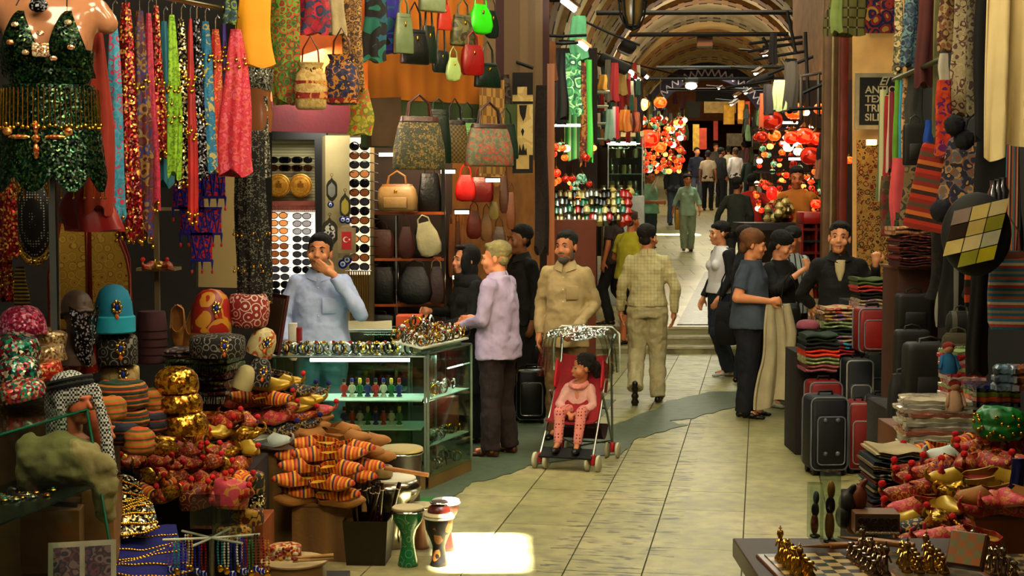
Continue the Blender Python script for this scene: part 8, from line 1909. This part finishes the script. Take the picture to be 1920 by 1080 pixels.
crate('white covered table before the tall glass cabinet', 1170, 385, 76, 18, 21.6, .6, m=mat('#a8a8a0', rough=.7), name='display_table', cat='table', frame=False, ground=True)
def lamp_p(key):
 c1, c2, s_, sh = key; r = empty('hanging_mosaic_lamp', (0, 0, 0)); r['category'] = 'lamp'
 mm, nt, bb, N, L = _mat('mosaic_glass'); tc = N.new('ShaderNodeTexCoord'); vo = N.new('ShaderNodeTexVoronoi'); vo.inputs['Scale'].default_value = 22; L.new(tc.outputs['Object'], vo.inputs[0])
 rp = N.new('ShaderNodeValToRGB'); rp.color_ramp.interpolation = 'CONSTANT'; e = rp.color_ramp.elements; e[0].color = hx(c1); e[1].position = .55; e[1].color = hx(c2); sp = N.new('ShaderNodeSeparateColor'); L.new(vo.outputs['Color'], sp.inputs[0]); L.new(sp.outputs[0], rp.inputs[0])
 L.new(rp.outputs[0], bb.inputs['Base Color']); L.new(rp.outputs[0], bb.inputs['Emission Color']); bb.inputs['Emission Strength'].default_value = s_; bb.inputs['Roughness'].default_value = .2
 b = MB(); b.ell((0, 0, 0), (.1, .1, .085 if sh == 0 else .13), n=16); b.build('glass_globe', mm, r)
 b = MB(); b.lathe([(.045, .075), (.05, .09), (.02, .12), (.008, .14)] if sh == 0 else [(.045, .12), (.05, .13), (.02, .16), (.008, .18)], n=10); b.cyl((0, 0, .13), (0, 0, .34), .006, n=5); b.lathe([(.012, -.12), (.02, -.1), (.03, -.08)], n=8); b.build('metal_cap', metal('#7a5a24', .4), r); return r
LAMP = Kind(lamp_p)
LK = {'red': ('#e02010', '#ff5a30', 1.6, 0), 'orange': ('#d85a1c', '#ff8a40', 1.3, 0), 'amber': ('#f09a40', '#ffc878', 2.2, 0), 'dim red': ('#8a1a10', '#c03a20', .7, 0), 'white': ('#fff0d0', '#ffe0b0', 5, 0), 'pear red': ('#d81c14', '#ff3020', 2.0, 1), 'green': ('#4a8a6a', '#a8c8a0', .8, 0), 'pear amber': ('#ffc060', '#ffe090', 4, 1)}
def lampgrid(where, group, n, x0, x1, y0, y1, Y0, Y1, sc, ks):
 for i in range(n):
  px, py = rnd.uniform(x0, x1), rnd.uniform(y0, y1); k = rnd.choice(ks); Y = rnd.uniform(Y0, Y1)
  LAMP(LK[k], P(px, py, Y), rnd.random() * 6, k + ' mosaic lamp ' + where, group, sc * rnd.uniform(.8, 1.25))
R_ = ['red', 'red', 'orange', 'orange', 'amber', 'dim red', 'dim red', 'white', 'green']
lampgrid('over the far garment side', 'mosaic lamps over the far garment side', 170, 1204, 1284, 218, 322, 26, 32, .55, R_)
lampgrid('near the brown counter', 'mosaic lamps near the brown counter', 34, 1036, 1114, 268, 376, 17.2, 18.5, .5, R_)
lampgrid('behind the orange shirt man', 'mosaic lamps behind the orange shirt man', 130, 1415, 1545, 240, 400, 19.5, 22, .42, R_)
for k, px, py, Y, sc in (('amber', 1208, 195, 25, 1.0), ('orange', 1238, 192, 25, 1.2), ('green', 1196, 203, 25, 1.2), ('red', 1216, 260, 24, 1.9), ('orange', 1238, 276, 26, 1.2), ('orange', 1490, 208, 18, 1.3), ('dim red', 1447, 226, 18.5, 1.5), ('white', 1511, 211, 18, .5), ('red', 1484, 258, 18, 1.0), ('red', 1508, 255, 18, 1.25), ('red', 1530, 260, 18, 1.0), ('orange', 1452, 254, 19, .9), ('dim red', 1428, 256, 19, .9), ('white', 1478, 276, 18.5, .7), ('white', 1496, 284, 18.5, .6), ('dim red', 1520, 292, 18, 1.4), ('pear red', 1447, 362, 17.6, .7), ('orange', 1537, 204, 17.5, .8), ('red', 1530, 382, 17.5, .7), ('dim red', 1572, 255, 15.6, 1.0), ('orange', 1592, 300, 15.5, .5), ('pear amber', 1207, 196, 24.5, .8)):
 LAMP(LK[k], P(px, py, Y), 0, k + ' mosaic lamp hanging singly in front of the lamp stalls', 'single mosaic lamps', sc)
for py, Y in ((243, 20), (266, 20.2), (295, 20.4), (322, 20.6), (345, 20.8)):
 a, c = P(1415, py, Y), P(1545, py, Y); b = MB(); b.box((a + c) / 2, (c.x - a.x, .3, .03)); o = b.build('shelf_plank', mat('#2a1a10', rough=.6), smooth=False); tag(o, 'dark shelf plank behind the orange shirt man', 'shelf')
for i in range(50):
 w = WC[rnd.choice([0, 2, 5, 3, 5])]; WARE((w[0], w[1]), P(rnd.uniform(1436, 1482), rnd.uniform(384, 418), 17.4 + rnd.random() * .8), i, w[2].replace('pot', 'lamp base') + ' before the orange shirt man', 'lamp bases on the table', .6)
crate('dark platform on which the orange shirt man stands', 1500, 560, 150, 60, 17.8, 1.2, m=mat('#3a1410', rough=.7), name='platform', cat='platform', frame=False)
crate('table edge carrying the glass lamp bases', 1450, 432, 110, 14, 17.3, .9, m=mat('#1c120c', rough=.6), name='display_table', cat='table', frame=False)
r = empty('red_cabinet', P(1535, 560, 15.6), 0, 'bright red cabinet of narrow shelves beside the man in black', 'cabinet'); k = 15.6 / 2667
RM = mat('#8a0e0e', rough=.4, var=.1)
b = MB(); b.rbox((0, .15, 152 * k), (66 * k, .4, 22 * k), .02); b.build('top_panel', mat('#a01414', rough=.35), r, smooth=40)
b = MB(); b.box((0, .3, 70 * k), (66 * k, .05, 140 * k)); b.build('back_panel', RM, r, smooth=False)
for sx in (-32, -6, 32): b = MB(); b.box((sx * k, .15, 70 * k), (4 * k, .3, 140 * k)); b.build('upright', RM, r, smooth=False)
for i in range(6): b = MB(); b.box((0, .12, (20 + 22 * i) * k), (62 * k, .26, 5 * k)); b.build('shelf', mat('#6a0c0c' if i % 2 else '#14100e', rough=.4), r, smooth=False)
for i, (px, yt, yb, w, c, lab) in enumerate([(1548, 250, 298, 28, '#0b0a0a', 'black jacket'), (1540, 298, 335, 22, '#8a5a40', 'dusty rose cloth'), (1560, 298, 340, 16, '#a89070', 'beige cloth'), (1548, 335, 405, 16, '#0c0c0c', 'black cloth'), (1538, 332, 352, 8, '#1c6a3a', 'green cloth'), (1552, 388, 430, 14, '#a81418', 'scarlet cloth'), (1462, 150, 208, 24, '#8a9a78', 'pale green sheer dress'), (1440, 158, 215, 18, '#1c1a24', 'dark violet cloth'), (1428, 175, 240, 8, '#b05a3a', 'orange banner cloth'), (1483, 110, 210, 26, '#0e0c0a', 'black cloth mass'), (1450, 60, 120, 14, '#2a1c14', 'brown cloth')]):
 hang('hanging_garment', lab + ' hung at the lamp stall', px, yt, yb, w, 17, cloth(c), cat='garment', top=.8)
for px, py, w, h, c, Y, lab in [(1305, 258, 12, 50, '#b8963a', 60, 'yellow'), (1318, 260, 14, 40, '#a83a1c', 60, 'orange'), (1350, 200, 60, 24, '#8a7038', 62, 'pale ochre'), (1367, 215, 20, 36, '#b8902c', 50, 'golden'), (1390, 210, 12, 44, '#c08a30', 48, 'amber'), (1402, 215, 8, 50, '#b0401c', 46, 'vermilion'), (1340, 180, 70, 20, '#1a1c14', 55, 'dark'), (1300, 205, 26, 30, '#22261c', 52, 'dark green'), (1342, 245, 8, 36, '#8a1c14', 50, 'red'), (1418, 250, 14, 60, '#5a4a34', 40, 'brown'), (1378, 262, 30, 24, '#a8a090', 54, 'whitish')]:
 flatpiece('hanging_banner', lab + ' cloth banner far down the lane', 'banner', px - w/2, py - h/2, px + w/2, py + h/2, Y, mat(c, rough=.7, var=.3), .1)
for i in range(60):
 px = rnd.choice([rnd.uniform(1205, 1290), rnd.uniform(1395, 1440)]); py = rnd.uniform(165, 235) if px < 1300 else rnd.uniform(195, 290)
 k = i % 5; hang('hanging_garment', ['olive', 'dark brown', 'sage', 'maroon', 'grey'][k] + ' cloth hanging above the distant stalls', px, py, py + rnd.uniform(14, 34), 9, 33 + rnd.random() * 8, cloth(['#4a4a2a', '#241a12', '#6a7a54', '#4a1614', '#4a4a44'][k]), cat='garment', group='cloths above the distant stalls')
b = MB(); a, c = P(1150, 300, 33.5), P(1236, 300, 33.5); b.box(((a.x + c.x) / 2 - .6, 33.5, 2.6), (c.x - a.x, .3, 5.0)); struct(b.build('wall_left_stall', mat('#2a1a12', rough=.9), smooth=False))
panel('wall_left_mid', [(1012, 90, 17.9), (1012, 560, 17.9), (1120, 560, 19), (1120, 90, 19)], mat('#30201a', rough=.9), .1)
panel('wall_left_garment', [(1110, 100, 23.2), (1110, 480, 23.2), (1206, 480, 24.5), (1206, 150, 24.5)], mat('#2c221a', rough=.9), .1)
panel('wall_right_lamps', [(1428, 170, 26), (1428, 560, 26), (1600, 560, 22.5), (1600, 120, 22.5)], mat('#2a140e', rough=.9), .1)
panel('wall_right_fascia', [(1500, -40, 20), (1500, 150, 20), (1600, 150, 15.6), (1600, -40, 15.6)], mat('#8a6438', rough=.8), .1)
for i, (px, py, Y) in enumerate(((1060, 235, 17), (1160, 268, 22.2), (1178, 268, 22.2), (1490, 268, 18.5), (1470, 230, 19), (1505, 298, 18.6))):
 b = MB(); b.tube([(-.18, 0, 0), (.18, 0, 0)], .018, 6); o = b.build('hanging_tube_light', glow('#fff0d8', 12), None, P(px, py, Y)); tag(o, 'short white tube light among the stall goods', 'tube light')
# ================================================================ light
def area(name, loc, size, energy, col, to=None, sy=None, vis=False):
 l = bpy.data.lights.new(name, 'AREA'); l.energy = energy; l.color = col; l.size = size
 if sy: l.shape = 'RECTANGLE'; l.size_y = sy
 o = bpy.data.objects.new(name, l); COL.objects.link(o); o.location = loc
 d = (V(to) - V(loc)) if to is not None else V((0, 0, -1))
 o.rotation_euler = d.to_track_quat('-Z', 'Y').to_euler()
 return o
WARM = (1, .74, .42); YEL = (1, .86, .58); DAY = (.92, 1, .80)
sun = bpy.data.lights.new('sun', 'SUN'); sun.energy = 260; sun.angle = RAD(1.2); sun.color = (1, .95, .85)
so = bpy.data.objects.new('sun', sun); COL.objects.link(so); so.rotation_euler = SUND.to_track_quat('-Z', 'Y').to_euler()
w = bpy.data.worlds.new('world'); SC.world = w; w.use_nodes = True
w.node_tree.nodes['Background'].inputs[0].default_value = (.9, .75, .5, 1); w.node_tree.nodes['Background'].inputs[1].default_value = .09
area('added_overhead_light', (1.6, 9.5, 7.9), 2.2, 215, DAY, (1.4, 10.5, 0), 4.0)  # unseen area lights added overhead, standing in for daylight from above
area('added_overhead_light', (2.2, 15.0, 7.0), 2.2, 235, DAY, (2.2, 15.5, 0), 3.0)
area('added_overhead_light', (3.0, 22.0, 6.6), 2.0, 240, YEL, (3.2, 22, 0), 3.0)
area('added_overhead_light', (4.2, 31.0, 6.8), 2.0, 420, DAY, (4.2, 31, 0), 4.0)
area('added_overhead_light', (5.9, 43.0, 6.8), 2.0, 380, YEL, (5.9, 43, 0), 4.0)
area('added_vault_light', (3.4, 40.6, 4.7), .6, 260, (1, .97, .95), (7.0, 40.8, 8), 2.2)  # unseen pair added at this bay in place of side-window daylight
area('added_vault_light', (7.6, 40.6, 4.9), .6, 70, (1, .97, .95), (4.4, 40.8, 8), 2.2)
area('added_overhead_light', (8.4, 58.0, 6.6), 2.0, 380, YEL, (8.2, 60, 0), 6.0)  # added to lift the dark far end of the lane
area('added_vault_light', (4.0, 28.0, 4.2), 2.5, 60, WARM, (4.3, 32, 8.5), 6.0)  # warm uplights added to brighten the vault, no window here
area('added_vault_light', (6.5, 48.0, 5.0), 2.5, 90, WARM, (7.2, 54, 9), 6.0)
area('added_stall_fill', (-1.6, 4.2, 4.4), 1.0, 70, YEL, (-1.9, 7.2, 1.2))  # unseen fill lights added above the near stalls
area('added_stall_fill', (-.9, 4.6, 3.2), .6, 34, YEL, (-1.8, 6.3, .8))  # added to brighten the slanted glass case
area('added_stall_fill', (.2, 6.2, 4.6), 1.0, 80, YEL, (-1.0, 9.2, .8))
area('added_stall_fill', (1.2, 4.6, 4.2), 1.0, 45, WARM, (2.6, 8.0, .6))
area('added_stall_fill', (.6, 8.4, 4.4), .8, 80, WARM, (-.9, 11.0, 2.3))
area('added_stall_fill', (2.0, 8.5, 4.2), .8, 45, WARM, (2.8, 12.0, 1.6))
area('counter_lamp', (-1.1, 10.0, .90), .9, 7, (.95, 1, .9), (-1.1, 10.02, 0), .05)  # area lights added beside the tube lights to brighten the counter interiors
area('counter_lamp', (-.55, 10.35, .90), .06, 5, (.95, 1, .9), (-.55, 10.35, 0), .6)
area('added_kiosk_fill', (-1.3, 9.7, 2.95), .5, 26, (1, .93, .78), (-1.35, 10.6, 1.2))  # unseen fills added to brighten the shopkeeper and the kiosk boards
area('added_kiosk_fill', (-1.5, 10.8, 2.75), .4, 12, (1, .93, .78), (-1.45, 11.5, 1.9))
area('added_niche_fill', (-.45, 12.0, 2.6), .3, 16, WARM, (-.4, 12.8, 1.6))  # warm fills added to brighten the niche and leather shelves
area('added_niche_fill', (-.95, 11.5, 2.5), .3, 8, WARM, (-.95, 12.2, 1.6))
area('added_lamp_stall_fill', P(1480, 150, 16.8),   .6, 13, WARM, P(1490, 380, 18.6))  # unseen fill added to bring up the dim man in orange
area('added_garment_fill', P(1100, 70, 15.6), .5, 30, (.95, 1, .85), P(1085, 250, 17.5))  # unseen fills added to brighten the hanging garments
area('added_garment_fill', P(1190, 120, 20), .5, 22, YEL, P(1160, 260, 22))
SC.view_settings.view_transform = 'Standard'
SC.view_settings.look = 'None'
SC.view_settings.gamma = 1.0
SC.view_settings.use_curve_mapping = False
SC.view_settings.exposure = 0.1
SC.cycles.max_bounces = 6; SC.cycles.diffuse_bounces = 3; SC.cycles.glossy_bounces = 3; SC.cycles.transmission_bounces = 4; SC.cycles.transparent_max_bounces = 12
SC.cycles.sample_clamp_indirect = 6; SC.cycles.caustics_reflective = False; SC.cycles.caustics_refractive = False
try:
 SC.cycles.use_denoising = True
except Exception: pass
finish_labels()
